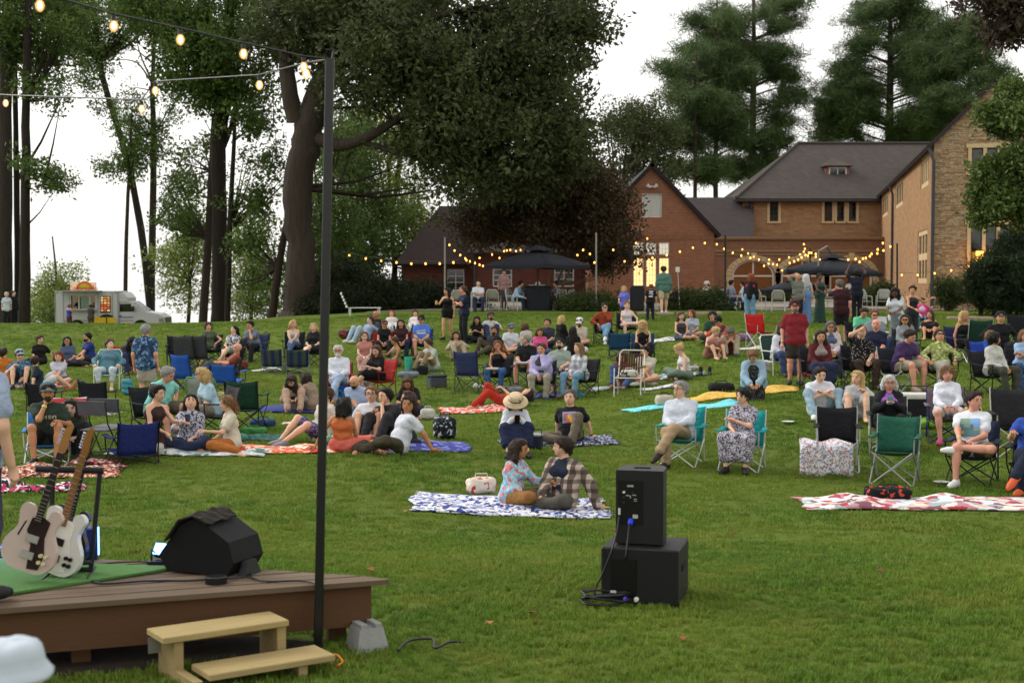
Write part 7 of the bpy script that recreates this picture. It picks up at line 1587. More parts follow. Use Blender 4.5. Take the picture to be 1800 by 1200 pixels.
p(1130, 622, 'long blonde haired girl', 'long blonde haired girl in black vest looking at her lap', 'chair', ('lap', 'lap'), -4, 'f', 'f', 'vlong:bl', 'tank:15151a', 'pants:1c1c22', '222222', seat=.3, head=(-8, 20), h=1.7, chair='camp:1c4468/1a2a40', cl='dark blue low chair')
p(1197, 598, 'dark vest brunette', 'curly brown haired woman in dark vest on the black and white blanket', 'sideR', ('lap', 'lap'), 4, 'f', 'f', 'curly:br', 'tank:3a3c40', 'shorts:4a5068', 'bare', head=(10, 0))
p(1218, 595, 'pale tee brunette', 'reddish haired woman in pale grey tee on the black and white blanket', 'cross', 'low', -14, 'f', 'm', 'bob:au', 'tee:9ea8b4', 'shorts:3a3c44', 'bare', head=(-30, 0))
p(1253, 594, 'bottle green tee sitter', 'dark haired person in bottle green tee with hand at the face', 'cross', ('lap', 'eat'), -10, 'm', 'm', 'fringe:bk', 'tee:264436', 'pants:4a4a4c', '222222')
p(1276, 598, 'orange shirt black cap man', 'man in black cap and orange shirt bent forward', 'knees', 'hug', -50, 'm', 'm', 'short:bk', 'long:c04a20', 'pants:3a3c44', '222222', lean=34, hat='cap:17181c', head=(0, 10))
p(1250, 634, 'blonde in pink dress', 'blonde woman in faded pink dress embracing her knees', 'knees', ('hug', 'lap'), 20, 'f', 'f', 'short:bl', 'tank:b07a74', 'dress:9a6a60', 'bare', lean=10, head=(20, 20), band='Lc8e040')
p(1282, 634, 'maroon tee grey haired man', 'grey haired man in maroon tee with head bowed over his knees', 'knees', 'cknee', -4, 'm', 'r', 'short:gy', 'tee:6a3434', 'pants:a0957e', '3a3c44', lean=26, head=(0, 44), fat=1.06)
p(1325, 694, 'denim shirt woman', 'woman in open denim shirt and black dress looking down', 'kneel', ('low', 'low'), -8, 'f', 'm', 'short:lb', 'tank:1a1c20:dots:8a8a80:2', 'dress:1a1c20:dots:8a8a80:2', 'bare', lean=10, head=(-6, 36), jacket='long:8fa9bc', fat=1.1)
p(1370, 642, 'navy jacket woman', 'dark haired woman in navy and white jacket', 'chair', ('lap', 'lap'), 18, 'f', 'm', 'bob:db', 'long:263048', 'pants:39466a', '2a2a2c', jacket='long:c9ccd4', seat=.3, lean=6, head=(10, 4), chair='lawn:27413a/d8d8d4', cl='dark green chair with white tube frame')
p(1397, 668, 'red shirt man', 'man in maroon cap and red shirt standing among the chairs', 'stand', ('down', 'down'), -4, 'm', 'r', 'short:db', 'tee:80242c', 'shorts:35302e', '26282a', hat='cap:4c1a20', beard='gy', fat=1.08, h=1.74, head=(-8, 0), band='Ld8d0a0')
p(1438, 668, 'maroon cardigan woman', 'long dark haired woman in maroon cardigan and navy skirt', 'chair', ('lap', 'lap'), 4, 'f', 'm', 'long:db', 'tee:9a8a88', 'lskirt:232c46', '222222', jacket='long:571f22', lean=8, head=(0, 2), chair='camp:1e1f23', cl='black camp chair')
p(1459, 644, 'grey haired cardigan woman', 'grey haired woman in glasses and pale pink cardigan', 'chair', ('lap', 'lap'), -2, 'f', 'm', 'bob:gy', 'tee:54607a', 'pants:3a3c4c', '222222', jacket='long:c8b8bc', glasses='thin', head=(0, 8), chair='lawn:254038/d8d8d4', cl='green chair with white tube frame')
p(1512, 664, 'black dotted shirt man', 'man in black dotted shirt shading his eyes', 'chair', ('eyes', 'lap'), 6, 'm', 'f', 'short:br', 'tee:121318:dots:b8b0a8:1.2', 'pants:3a2c26', '3a2c26', head=(0, -8), lean=-4, chair='camp:1c1d20', cl='black camp chair')
p(1538, 644, 'bald navy tee man', 'bald man in navy tee behind the dotted shirt man', 'chair', ('lap', 'lap'), -30, 'm', 'r', 'bald', 'tee:1c2038', 'shorts:3a3c44', '222222', chair='camp:27325a', cl='navy camp chair')
p(1512, 606, 'mint polo man', 'man in mint green polo with head bowed', 'chair', ('low', 'low'), 6, 'm', 'm', 'short:db', 'polo:68c49a', 'shorts:4a4a4c', '222222', lean=10, head=(0, 24), chair='camp:1a1b1e', cl='black camp chair')
p(1538, 612, 'auburn sunglasses man', 'auburn haired man in sunglasses holding a white tray', 'chair', ('low', 'low'), -4, 'm', 'r', 'short:au', 'tee:7a8490', 'shorts:4a4a4c', '222222', glasses='sun', head=(-4, 0), seat=.3, chair='camp:232a36', cl='dark slate camp chair')
p(1582, 668, 'purple polo man', 'brown haired man in purple polo and khaki shorts turned to the side', 'chair', ('low', 'fwd'), 34, 'm', 'r', 'short:db', 'polo:43305a', 'shorts:a39782', '8a7a6a', lean=18, head=(-6, 16), fat=1.08, band='Rd0e080', chair='camp:20222a/b8bcc0', cl='dark camp chair with steel arms')
p(1592, 624, 'gauzy grey top woman', 'long dark haired woman in sunglasses and gauzy grey top', 'chair', ('lap', 'lap'), -10, 'f', 'm', 'vlong:db', 'long:84888c', 'pants:5a5e64', '222222', glasses='sun', head=(-6, 2), chair='camp:2a2c33', cl='dark grey camp chair')
p(1652, 668, 'green print blouse woman', 'dark haired woman in green print blouse with crossed legs, looking up', 'chaircross', ('rest', 'rest'), -6, 'f', 'm', 'short:db', 'long:84904e:print:a8b070,6a7a3c,84904e,c0b890:.9', 'pants:a8a69a', '9a9890', lean=-14, head=(10, -18), glasses='sun', chair='camp:1b1d20', cl='black camp chair')
p(1692, 618, 'bare shouldered blonde', 'blonde woman in black vest behind the dark green chair back', 'chair', ('down', 'lap'), 20, 'f', 'm', 'long:bl', 'tank:17171c', 'pants:1d1d22', '222222', head=(10, 6), h=1.7, chair='camp:2a2f5a', cl='indigo camp chair')
p(1757, 628, 'black cap man in black', 'man in black cap and black shirt with arms spread on the rests', 'chair', ('rest', 'rest'), -4, 'm', 'm', 'short:bk', 'long:141619', 'pants:1a1c20', '222222', hat='cap:14161a', head=(-16, -6), h=1.82, chair='camp:16181c', cl='black camp chair')
p(1740, 640, 'child in the blue chair', 'brown haired child in a small blue chair beside white shirt woman', 'chair', ('lap', 'lap'), 30, 'f', 'm', 'bob:lb', 'tee:2a4a9c', 'pants:2a3a6a', '222222', h=1.3, seat=.28, chair='low:2447a8', cl='small blue camp chair')
p(1745, 676, 'white shirt brunette', 'dark haired woman in white shirt and olive trousers facing away', 'chair', ('lap', 'lap'), 28, 'f', 'm', 'fringe:bk', 'long:c0bfb8', 'pants:3f4136', '4a4a42', lean=2, head=(56, -4), chair='camp:1e2024', cl='black camp chair')
p(1798, 668, 'light blue tee woman', 'fair haired woman in light blue tee with folded arms', 'chair', ('fold', 'fold'), -8, 'f', 'm', 'bob:lb', 'tee:8fabcc', 'pants:3a5078', '222222', lean=-4, chair='camp:1c1e24', cl='black camp chair')
p(1635, 594, 'knee hugging woman in black', 'woman in black dress hugging bare knees on open grass', 'knees', 'hug', -20, 'f', 'm', 'long:br', 'tank:1d1a1e', 'dress:2a2426', 'bare', lean=8, head=(-20, 0))
p(662, 592, 'brown tee bald man', 'bald man in dark brown tee sitting back by the loungers', 'knees', ('prop', 'prop'), -20, 'm', 't', 'bald', 'tee:2c2220', 'pants:4a4a50', '222222', head=(-40, -4), h=1.84)
p(640, 592, 'pale jeans lounger', 'brown haired youth in pale blue jeans propped on elbows', 'knees', ('prop', 'prop'), -48, 'm', 'p', 'short:br', 'long:8a9cb4', 'pants:9db2c0', 'c8c8c8', lean=-30, head=(20, 20))
p(674, 622, 'sunglasses woman in black', 'woman in glasses and black top in front of the brown tee man', 'chair', ('lap', 'lap'), 6, 'f', 'm', 'pony:br', 'cap:15151a', 'pants:2a2a30', '222222', glasses='sun', seat=.3, chair='camp:9a2320', cl='faded red camp chair')
p(706, 612, 'dark haired woman in the shade', 'dark haired woman beside the big red chair back', 'chair', ('lap', 'lap'), 4, 'f', 'm', 'long:bk', 'cap:3a2026', 'pants:1f2a48', '222222', seat=.3, chair='camp:7a1c20', cl='dark red camp chair')
p(690, 574, 'lounging redhead', 'redhead propped on the grass near the hedge', 'long', ('prop', 'prop'), 10, 'f', 'm', 'long:au', 'tee:c8beb8', 'pants:c4c4c8', 'c8c8c8', lean=-38, h=1.55)
p(729, 572, 'white shirt lounger', 'dark haired person in white shirt lying propped by the hedge', 'long', ('prop', 'prop'), -4, 'f', 'm', 'short:bk', 'tee:d4c8cc', 'pants:c4c4c8', 'c8c8c8', lean=-42, h=1.5)
# --- people on their feet at the back
p(787, 612, 'black mini dress woman', 'woman in strapless black mini dress and tights carrying a drink', 'walk', ('fwd', 'down'), -22, 'f', 'm', 'long:bk', 'strapless:121114', 'mini:121114', '15151a', head=(-30, 0), legs=(((-.09, -.12, .085), (0, -1, 0)), ((.09, .14, .085), (0, -1, .2))), h=1.7)
p(816, 614, 'navy tee standing man', 'man in navy tee with folded arms standing beside the black dress', 'stand', ('fold', 'fold'), -62, 'm', 'r', 'short:br', 'tee:1a2136', 'pants:1c1d22', '222222', h=1.82)
p(1478, 592, 'burgundy tee man', 'man in burgundy tee and black shorts standing with back turned', 'stand', ('down', 'eat'), 168, 'm', 'r', 'short:gy', 'tee:34161d', 'shorts:17171b', '2a2a2a', head=(30, 10), h=1.82)
p(1575, 604, 'grey overalls woman', 'woman in grey overalls and white sleeves standing over her phone', 'stand', ('low', 'low'), -30, 'f', 'd', 'curly:bk', 'tee:c4c8cc', 'ldress:6f767a', '5a5a5a', head=(0, 28), h=1.72)
p(1602, 592, 'dark jumpsuit woman', 'dark haired woman in dark jumpsuit stretching out an arm', 'stand', ('low', (.5, -.1, 1.3)), 10, 'f', 'm', 'bun:bk', 'tank:2a2a32', 'pants:2a2a32', '222222', head=(-20, 6), h=1.66)
p(1619, 566, 'child in pink vest', 'child in bright pink vest perched by the stone wing', 'chair', ('lap', (.3, -.1, .75)), -10, 'f', 'f', 'short:bk', 'long:d8c0c8', 'pants:4a7890', '222222', jacket='short:d43a84', seat=.35, h=1.35, chair='fold:6a6660', cl='small folding seat')
p(1167, 553, 'green jumper walker', 'man in sage green jumper and cream shorts walking to the brick house', 'walk', ('down', 'down'), 176, 'm', 'f', 'short:db', 'long:53776c', 'shorts:b5a98c', 'c8c8c8', h=1.86, head=(0, 8))
p(1143, 550, 'boy in numbered jersey', 'boy in black jersey with white number seen from behind', 'stand', ('down', 'down'), 180, 'm', 'f', 'short:rd', 'tee:17181e', 'pants:1c1e26', '222222', h=1.28,
  decal=('wwwww|.....|.www.|w...w|...w.|..w..|wwwww', {'w': 'd8d8dc'}, .2, .30, 1))
p(1098, 556, 'girl in violet top', 'blonde girl in violet top behind the white halter woman', 'stand', ('low', 'down'), -30, 'f', 'f', 'bob:bl', 'tee:6a6ec8', 'shorts:3a3a4a', '222222', h=1.35)
p(1318, 553, 'black jacket redhead', 'red haired woman in black jacket and jeans standing by the arches', 'stand', ('down', 'fold'), 160, 'f', 'f', 'bob:rd', 'tee:c82a4a', 'pants:6f96b8', 'b07a60', jacket='long:191b1e', h=1.7)
p(1417, 554, 'silver haired woman in denim dress', 'silver haired woman in long denim dress with back turned', 'stand', ('down', 'fold'), 172, 'f', 'f', 'vlong:wh', 'strapless:7d9cc0', 'ldress:5f82b0', '222222', h=1.68)
p(1402, 552, 'grey shirt bald man', 'bald man in grey shirt touching his neck near the denim dress', 'stand', ('head', 'down'), 20, 'm', 'm', 'bald', 'tee:76786e', 'pants:22242a', '222222', h=1.72)
p(1441, 550, 'dark green dress woman', 'woman in dark green dress standing behind the parasol post', 'stand', ('low', 'low'), 20, 'f', 'd', 'short:bk', 'tank:28443c', 'ldress:28443c', '222222', h=1.68)
p(1506, 548, 'father at the arches', 'man in dark shirt carrying a child before the third arch', 'stand', ('up', 'up'), 176, 'm', 'd', 'short:bk', 'tee:1d2030', 'pants:1c1c22', '222222', h=1.8)
# --- terrace sitters
tg = 'people at the terrace tables'
p(840, 548, 'arms crossed man in white', 'man in white tee with crossed arms on a white terrace chair', 'chair', 'fold', 6, 'm', 'f', 'short:db', 'tee:cdd2da', 'pants:2c3450', '222222', at=onground(W(840, 548, 56.5).x, 56.5), group=tg, chair='patio:', cl='white terrace chair')
p(906, 548, 'light blue shirt diner', 'person in light blue shirt leaning on the terrace table', 'chair', ('fwd', 'fwd'), 58, 'm', 'm', 'short:bk', 'long:9db6cc', 'pants:22283c', '222222', at=onground(W(906, 548, 57).x, 57), lean=24, group=tg, chair='patio:', cl='white terrace chair turned aside')
p(944, 545, 'white haired diner', 'white haired person facing out from behind the parasol table', 'chair', ('fwd', 'fwd'), 0, 'f', 'r', 'bob:wh', 'tee:8a7a78', 'pants:3a3a44', '222222', at=onground(W(944, 545, 60).x, 60), group=tg, chair='patio:', cl='white terrace chair behind the table')
p(978, 548, 'grey print diner', 'dark haired person in grey print shirt at the table end', 'chair', ('low', 'low'), -50, 'f', 'm', 'short:bk', 'tee:8a8c94:print:4a4c54,b8bac0:1.2', 'pants:2c2c30', '222222', at=onground(W(978, 548, 57.5).x, 57.5), group=tg, chair='patio:', cl='pale terrace chair at the table end')
p(886, 546, 'dusty pink shirt person', 'person in dusty pink top standing behind the light blue diner', 'stand', ('down', 'low'), 20, 'm', 'm', 'short:bk', 'tee:a88486', 'pants:4a4a4c', '222222', at=onground(W(886, 546, 61).x, 61), group=tg, h=1.7)
p(1284, 548, 'grey tee terrace sitter', 'dark haired person in grey tee on a terrace chair by the pole', 'chair', 'lap', 110, 'm', 'm', 'short:bk', 'tee:8d97a6', 'pants:3a3c44', '222222', at=onground(W(1284, 548, 58).x, 58), group=tg, chair='patio:', cl='white terrace chair')
p(1304, 549, 'white shirt terrace sitter', 'person in white shirt seated beside the jeans of the redhead', 'chair', 'low', -100, 'f', 'm', 'short:bk', 'tee:c9d0dc', 'pants:2a3a64', '222222', at=onground(W(1306, 549, 57.5).x, 57.5), group=tg, chair='patio:', cl='white terrace chair')
p(1241, 548, 'white hat person', 'person in white hat and shirt half hidden by the low shrub', 'chair', 'lap', 6, 'f', 'r', 'short:gr', 'tee:c9c4ba', 'pants:6a665c', '222222', hat='bucket:d8d4ca', at=onground(W(1241, 545, 62).x, 62), group=tg, chair='patio:', cl='terrace chair behind the shrub')
p(1493, 548, 'toddler in white', 'toddler in white held up before the third arch', 'chair', 'lap', -10, 'm', 'd', 'short:bk', 'tee:c9ccd0', 'pants:3a3c44', '222222', at=Vector((W(1493, 500, 58.3).x, 58.3, W(1493, 521, 58.3).z)), group=tg, h=1.0, seat=.12, name='person')
# --- by the truck, beyond the crest
tk = 'people by the food truck'
p(12, 575, 'white haired onlooker', 'white haired person in pale shirt by the thick trunk', 'stand', 'down', 30, 'f', 'f', 'short:wh', 'tee:c4ccd4', 'pants:1d1e22', '222222', at=onground(W(12, 580, 66).x, 66), group=tk, h=1.66)
p(27, 575, 'onlooker in black', 'dark clothed person beside the white haired onlooker', 'stand', 'down', 60, 'm', 'f', 'short:bk', 'long:1c1c20', 'pants:1c1c20', '222222', at=onground(W(25, 580, 66.5).x, 66.5), group=tk, h=1.74)
p(122, 580, 'blue vest customer', 'customer in blue vest and maroon shorts at the truck counter', 'stand', ('fwd', 'fwd'), 140, 'm', 'm', 'short:gy', 'tank:3a4c9c', 'shorts:5a2a38', '222222', at=onground(W(122, 590, 84.5).x, 84.5), group=tk, h=1.72)
p(160, 580, 'grey tee customer', 'customer in dark grey tee waiting at the truck counter', 'stand', ('lap', 'lap'), 170, 'f', 'm', 'short:br', 'tee:4a4642', 'pants:55504a', '222222', at=onground(W(160, 590, 84).x, 84), group=tk, h=1.72)
# --- on and by the stage
p(0, 0, 'stage player', 'musician in light blue shirt and grey waistcoat standing on stage', 'stand', ('down', 'down'), 168, 'm', 'f', 'short:br', 'tee:9aa8c0', 'pants:3a3e4a', '1c1c1c', at=Vector((W(-50, 1000, 8.9).x, 8.9, ZD)), group='people at the stage', h=1.78, jacket=None)
p(0, 0, 'white cap foreground person', 'person in crumpled white hat low in front of the stage', 'stand', ('down', 'down'), 150, 'm', 'f', 'bald', 'tee:6a7078', 'pants:3a3e4a', '1c1c1c', at=Vector((W(12, 1150, 4.3).x, 4.3, 0)), group='people at the stage', h=1.40, hat='crumple:b4bec8', det=.03)
# ================================================================ EMPTY CHAIRS
def ch(kind, label, px, py, yaw, spec, seat=.42): return CHAIRS[kind](label, G(px, py), math.radians(yaw), spec, seat)
ch('camp', 'empty bottle green camp chair behind the patterned blanket', 1572, 848, -24, '1d5442/9a9c9c', .42)
ch('camp', 'black camp chair draped with a patterned towel', 1472, 826, -10, '15161a/b0b2b2', .42)
ch('camp', 'charcoal camp chair with light piping at the picture edge', 1782, 800, -8, '242428/b8b4a8/.6', .42)
ch('camp', 'empty bright red camp chair on white cloth', 1338, 612, 24, 'b01f1c/c0c0bc/.52', .42)
ch('camp', 'black camp chair with folded sunshade beside the hawaiian shirt', 313, 648, 12, '17181b', .42)
ch('camp', 'blue camp chair with tall back nearest the turquoise polo man', 335, 694, 150, '2456b0/1f2a44/.55', .42)
ch('camp', 'blue camp chair tilted over the tan bag', 402, 702, 168, '2456b0/1f2a44/.4', .42)
ch('camp', 'grey mesh camp chair in front of the olive dress woman', 330, 655, 172, '3e4044/2a2b2e/.62', .4)
ch('camp', 'grey mesh camp chair overlapping its twin', 352, 654, 174, '3e4044/2a2b2e/.62', .4)
ch('lawn', 'lime green and grey sling chair seen from behind', 364, 756, 176, '8e968c/6fa02a', .40)
ch('camp', 'dark green camp chair seen from behind beside the cream tee woman', 434, 757, 174, '1c4030', .42)
ch('low', 'low navy sling chair nearest the dark bun woman', 232, 812, 212, '1f2a6a/1a1a1c', .16)
ch('low', 'low black sling chair behind the red haired sitter', 78, 722, 184, '1c1d22/1a1a1c', .18)
ch('low', 'low black sling chair behind the teal jumper woman', 172, 720, 178, '1c1d22/1a1a1c', .18)
ch('fold', 'grey metal folding chair nearest the low navy chair', 195, 800, 172, '55575c')
ch('fold', 'grey metal folding chair beside its twin behind the guitar necks', 176, 806, 168, '55575c')
ch('low', 'red white and blue striped chair behind the guitar necks', 116, 776, 10, 'b83a40:hstripe:c8d0dc:.8', .25)
ch('camp', 'empty navy rocking camp chair with grey trim', 828, 688, 160, '323c62/3a3e48/.56', .42)
ch('low', 'navy striped deck chair nearest the white bundled sheet', 484, 654, 170, '222a50:stripe:3a4a3c:.5/7a7c80', .2)
ch('low', 'navy striped deck chair beside its twin below the blonde in jeans', 524, 655, 186, '222a50:stripe:3a4a3c:.5/7a7c80', .2)
ch('low', 'dark blue low chair with white cloth on the seat', 1090, 628, 172, '1c4468/1a2a40', .26)
ch('lawn', 'wooden slatted lawn chair with white frame and a bag on it', 1106, 696, -14, '5a2e1c/dcdad2/slats', .40)
ch('camp', 'dark green high camp chair back with a white tag', 1712, 636, 186, '1d4034/b8b8b4/.62', .42)
ch('camp', 'black camp chair by the picture edge behind the black cap man', 1795, 612, -4, '17191d', .42)
ch('fold', 'small white folding seat between mint polo and overalls', 1552, 610, 10, 'c4c4c4', .4)
T_ = thing('sun_lounger', 'white slatted lounger on the grass by the dark hedge', 'lounger', onground(W(638, 560, 54).x, 54), .2, 'white loungers at the back')
for i in range(9): mb = MB(); mb.bbox((-.5 + i * .14, 0, .3), (.1, .6, .03), .006); mb.build('slat', mat('c4c4bc', rough=.6), T_)
for i in range(5): mb = MB(); mb.bbox((-.62 - i * .05, 0, .36 + i * .12), (.03, .6, .1), .006); mb.build('slat', mat('c4c4bc', rough=.6), T_)
for x_, y_ in ((-.5, -.28), (.6, -.28), (-.5, .28), (.6, .28)): mb = MB(); mb.bbox((x_, y_, .15), (.05, .05, .3), .006); mb.build('leg', mat('c4c4bc', rough=.6), T_)
for lb, px, D, yw in (('white terrace chair with its back to the lawn, beside the diner', 806, 57, 176), ('empty white terrace chair at the far table end', 868, 57.4, 170), ('white terrace chair between redhead and table leg', 1332, 57.5, 150), ('white terrace chair turned its woven back to the lawn', 1368, 57, 168), ('white terrace chair near the dark green dress', 1462, 58.5, 150), ('wide pale lounge chair left of the dark shrub', 1518, 57.5, 10), ('wide pale lounge chair beside the parasol stack', 1500, 58.2, 20), ('pale terrace chair tucked under the parasol', 992, 58, -60), ('white terrace chair behind the stone wing walk', 1552, 58, -20)):
    patio(lb, onground(W(px, 548, D).x, D), math.radians(yw), '')

# ================================================================ TERRACE FURNITURE
def parasol(label, px, D, py_edge, py_top, half, tilt=0.0, post_px=None, rz=.78, cantilever=False):
    b = onground(W(px, 550, D).x, D); ze = W(px, py_edge, D).z - b.z; zt = W(px, py_top, D).z - b.z; R = half * D / FPX
    T = thing('parasol', label, 'parasol', b, 0, 'black terrace parasols'); cm_ = mat('20232c', 'cloth', rough=.85); n = 4 if not cantilever else 8
    Mt = Matrix.Translation((0, 0, ze)) @ Matrix.Rotation(tilt, 4, 'Y') @ Matrix.Rotation(rz, 4, 'Z')
    for k in range(n):
        a0, a1 = 2 * PI * k / n, 2 * PI * (k + 1) / n; rows = []
        for v in np.linspace(0, 1, 5):
            row = []
            for f in np.linspace(0, 1, 5):
                p0 = Vector((math.cos(a0), math.sin(a0), 0)) * R * v; p1 = Vector((math.cos(a1), math.sin(a1), 0)) * R * v; q = p0.lerp(p1, f)
                row.append(tuple(Mt @ Vector((q.x, q.y, (zt - ze) * .78 * (1 - v) ** .85 - .05 * v * math.sin(f * PI)))))
            rows.append(row)
        mb = MB(); mb.sheet(rows[1:] if False else [[tuple(Mt @ Vector((.02 * math.cos(a0 + f * (a1 - a0)), .02 * math.sin(a0 + f * (a1 - a0)), (zt - ze) * .78))) for f in np.linspace(0, 1, 5)]] + rows[1:], .012); mb.build('canopy_panel', cm_, T, True)
        mb = MB(); mb.tube([Mt @ Vector((0, 0, (zt - ze) * .74)), Mt @ Vector((math.cos(a0) * R * .98, math.sin(a0) * R * .98, -.03))], .014, 5); mb.build('rib', mat('6b5238', 'wood') if not cantilever else BLACKM(), T)
        # valance
        p0 = Vector((math.cos(a0), math.sin(a0), 0)) * R; p1 = Vector((math.cos(a1), math.sin(a1), 0)) * R
        mb = MB(); mb.sheet([[tuple(Mt @ Vector((p0.lerp(p1, f).x, p0.lerp(p1, f).y, -.05 * math.sin(f * PI) - dz_))) for f in np.linspace(0, 1, 5)] for dz_ in (0, .12)], .01); mb.build('valance', cm_, T)
    mb = MB(); mb.lathe([(.02, (zt - ze) * 1.05), (R * .16, (zt - ze) * .93), (R * .3, (zt - ze) * .76)], 4 if n == 4 else 8, 0, Mt); mb.build('vent_cap', cm_, T)
    if not cantilever:
        mb = MB(); mb.tube([(0, 0, 0), (0, 0, zt - .05)], .035, 8); mb.build('pole', mat('7a5c3c', 'wood', rough=.6), T)
        mb = MB(); mb.lathe([(.28, 0), (.28, .06), (.06, .1)], 14); mb.build('base', BLACKM(), T)
    else:
        x_ = post_px; pm = mat('8a8a86', rough=.4, metal=.5); o_ = W(x_, 500, D - 1.2).x - b.x
        mb = MB(); mb.tube([(o_, -1.2, 0), (o_, -1.2, zt + .1)], .045, 8); mb.build('pole', pm, T)
        mb = MB(); mb.tube([(o_, -1.2, zt + .08), (o_ * .4, -.5, zt + .3), (0, 0, zt - .02)], .04, 8); mb.tube([(o_, -1.2, ze * .9), (o_ + .25, -1.1, ze * 1.0)], .03, 6); mb.build('arm', pm, T)
        mb = MB(); mb.bbox((o_, -1.2, .04), (.9, .9, .08), .02); mb.build('base', pm, T)
    return T
parasol('black square parasol with wooden post beside the maple', 945, 57.5, 466, 432, 94, rz=.12)
parasol('large black cantilever parasol before the arches', 1462, 60, 477, 446, 88, 0.04, 1438, .3, True)
parasol('lower black parasol tilting behind the grey shirt man', 1396, 62.5, 506, 487, 72, -.06, None, .4)
# bar-height table with black cloth
b_ = onground(W(945, 548, 57).x, 57.0); T_ = thing('terrace_table', 'tall table in black skirted cloth under the near parasol', 'table', b_)
mb = MB(); mb.bbox((0, 0, .98), (1.15, .8, .04), .01); mb.build('table_top', mat('2a2a2e', rough=.5), T_)
mb = MB(); n_ = 28; pr = [(.52 * (1 + .03 * math.sin(i * 2.6)) * math.copysign(abs(math.cos(2 * PI * i / n_)) ** .5, math.cos(2 * PI * i / n_)), .36 * (1 + .03 * math.sin(i * 2.6)) * math.copysign(abs(math.sin(2 * PI * i / n_)) ** .5, math.sin(2 * PI * i / n_))) for i in range(n_)]
mb.prism(pr, .02, .96, Matrix.Identity(4)); mb.build('skirt', mat('1d2028', 'cloth'), T_)
for dx_ in (-.25, .2): o = MB(); o.lathe([(.1, 0), (.13, .03), (.12, .035)], 12); o = o.build('plate', mat('d4d4d0', rough=.3), None, loc=b_ + Vector((dx_, -.1, 1.003))); tag(o, 'white plate on the black clothed table, ' + ('the one nearer the light blue diner' if dx_ < 0 else 'the one nearer the grey print diner'), 'plate', 'plates on the tall table')
# terrace light poles and festoon strings
poles = []
for lb, px, top, D in (('slim white light pole left of the near parasol', 782, 417, 58), ('slim light pole in front of the maple', 1048, 409, 57), ('black light pole at the arcade corner', 1275, 413, 57), ('thin black light pole behind the parasol', 1424, 437, 72), ('black light pole near the stone wing', 1577, 428, 62), ('slim pole far back beside the big oak', 590, 440, 70)):
    b = onground(W(px, 550, D).x, D); t_ = W(px, top, D); T_ = thing('festoon_pole', lb, 'pole', b, 0, 'poles of the terrace lights'); w_ = 'white' in lb or 'maple' in lb
    mb = MB(); mb.tube([(0, 0, 0), (t_.x - b.x, 0, t_.z - b.z)], .04 if not w_ else .035, 8); mb.build('shaft', mat('8d8a84', rough=.4) if w_ else BLACKM(), T_); mb = MB(); mb.lathe([(.14, 0), (.14, .03), (.05, .05)], 10); mb.build('base', BLACKM(), T_); poles.append(t_)
def fest(label, pxs, D0_, D1_, ends=None):
    n = len(pxs); pts = [W(x, y, D0_ + (D1_ - D0_) * i / max(n - 1, 1)) for i, (x, y) in enumerate(pxs)]
    e = ends or (pts[0] + (pts[0] - pts[1]) * .5 + Vector((0, 0, .1)), pts[-1] + (pts[-1] - pts[-2]) * .5 + Vector((0, 0, .1)))
    string_lights(label, pts, .034 if D0_ < 66 else .04, e, False)
fest('festoon bulbs before the dark brick wing left of the white pole', [(614, 448), (643, 454), (670, 458), (697, 461), (723, 463), (748, 463), (773, 463), (797, 461)], 66, 59)
fest('festoon bulbs falling from the white pole to the parasol edge', [(790, 430), (799, 440), (809, 448), (818, 454), (820, 457), (826, 459), (835, 462), (843, 465), (849, 467)], 58, 59, (poles[0], W(856, 470, 59)))
fest('festoon bulbs rising behind the near parasol to the maple', [(843, 453), (865, 447), (878, 453), (886, 441), (891, 440), (897, 439), (907, 441), (915, 439)], 64, 66)
fest('festoon bulbs across the maple to the slim pole', [(1015, 448), (1025, 439), (1037, 446), (1045, 461)], 58, 57.2)
fest('festoon bulbs crossing the brick gable to the arcade corner', [(1078, 439), (1098, 459), (1118, 427), (1138, 419), (1147, 453), (1172, 448), (1195, 442), (1218, 435), (1239, 427), (1260, 429)], 60, 58)
fest('festoon bulbs sagging from the arcade corner over the first arch', [(1273, 437), (1288, 444), (1303, 449), (1319, 453), (1334, 456), (1351, 463), (1343, 467), (1359, 464), (1366, 465), (1375, 475)], 58, 66, (poles[2], poles[3]))
fest('upper festoon bulbs from arcade wall to the black pole', [(1305, 438), (1315, 445), (1325, 451), (1352, 456), (1370, 456), (1387, 452), (1406, 447), (1413, 442), (1415, 437), (1413, 429)], 84, 74)
fest('bright cluster of festoon bulbs around the thin black pole', [(1383, 474), (1388, 462), (1396, 459), (1403, 456), (1409, 452), (1416, 448), (1420, 449), (1422, 444), (1426, 444), (1434, 446), (1434, 451), (1441, 456), (1449, 450)], 68, 71)
fest('festoon bulbs climbing from the parasol to the pole by the stone wing', [(1491, 456), (1504, 455), (1511, 460), (1517, 454), (1522, 453), (1529, 450), (1532, 446), (1542, 445), (1543, 438), (1553, 440), (1552, 427), (1565, 433)], 66, 62.5, (W(1478, 462, 66), poles[4]))
fest('low sparse festoon bulbs along the stone wing wall', [(1585, 483), (1613, 483), (1643, 480), (1672, 475), (1703, 467), (1733, 457)], 59, 55)
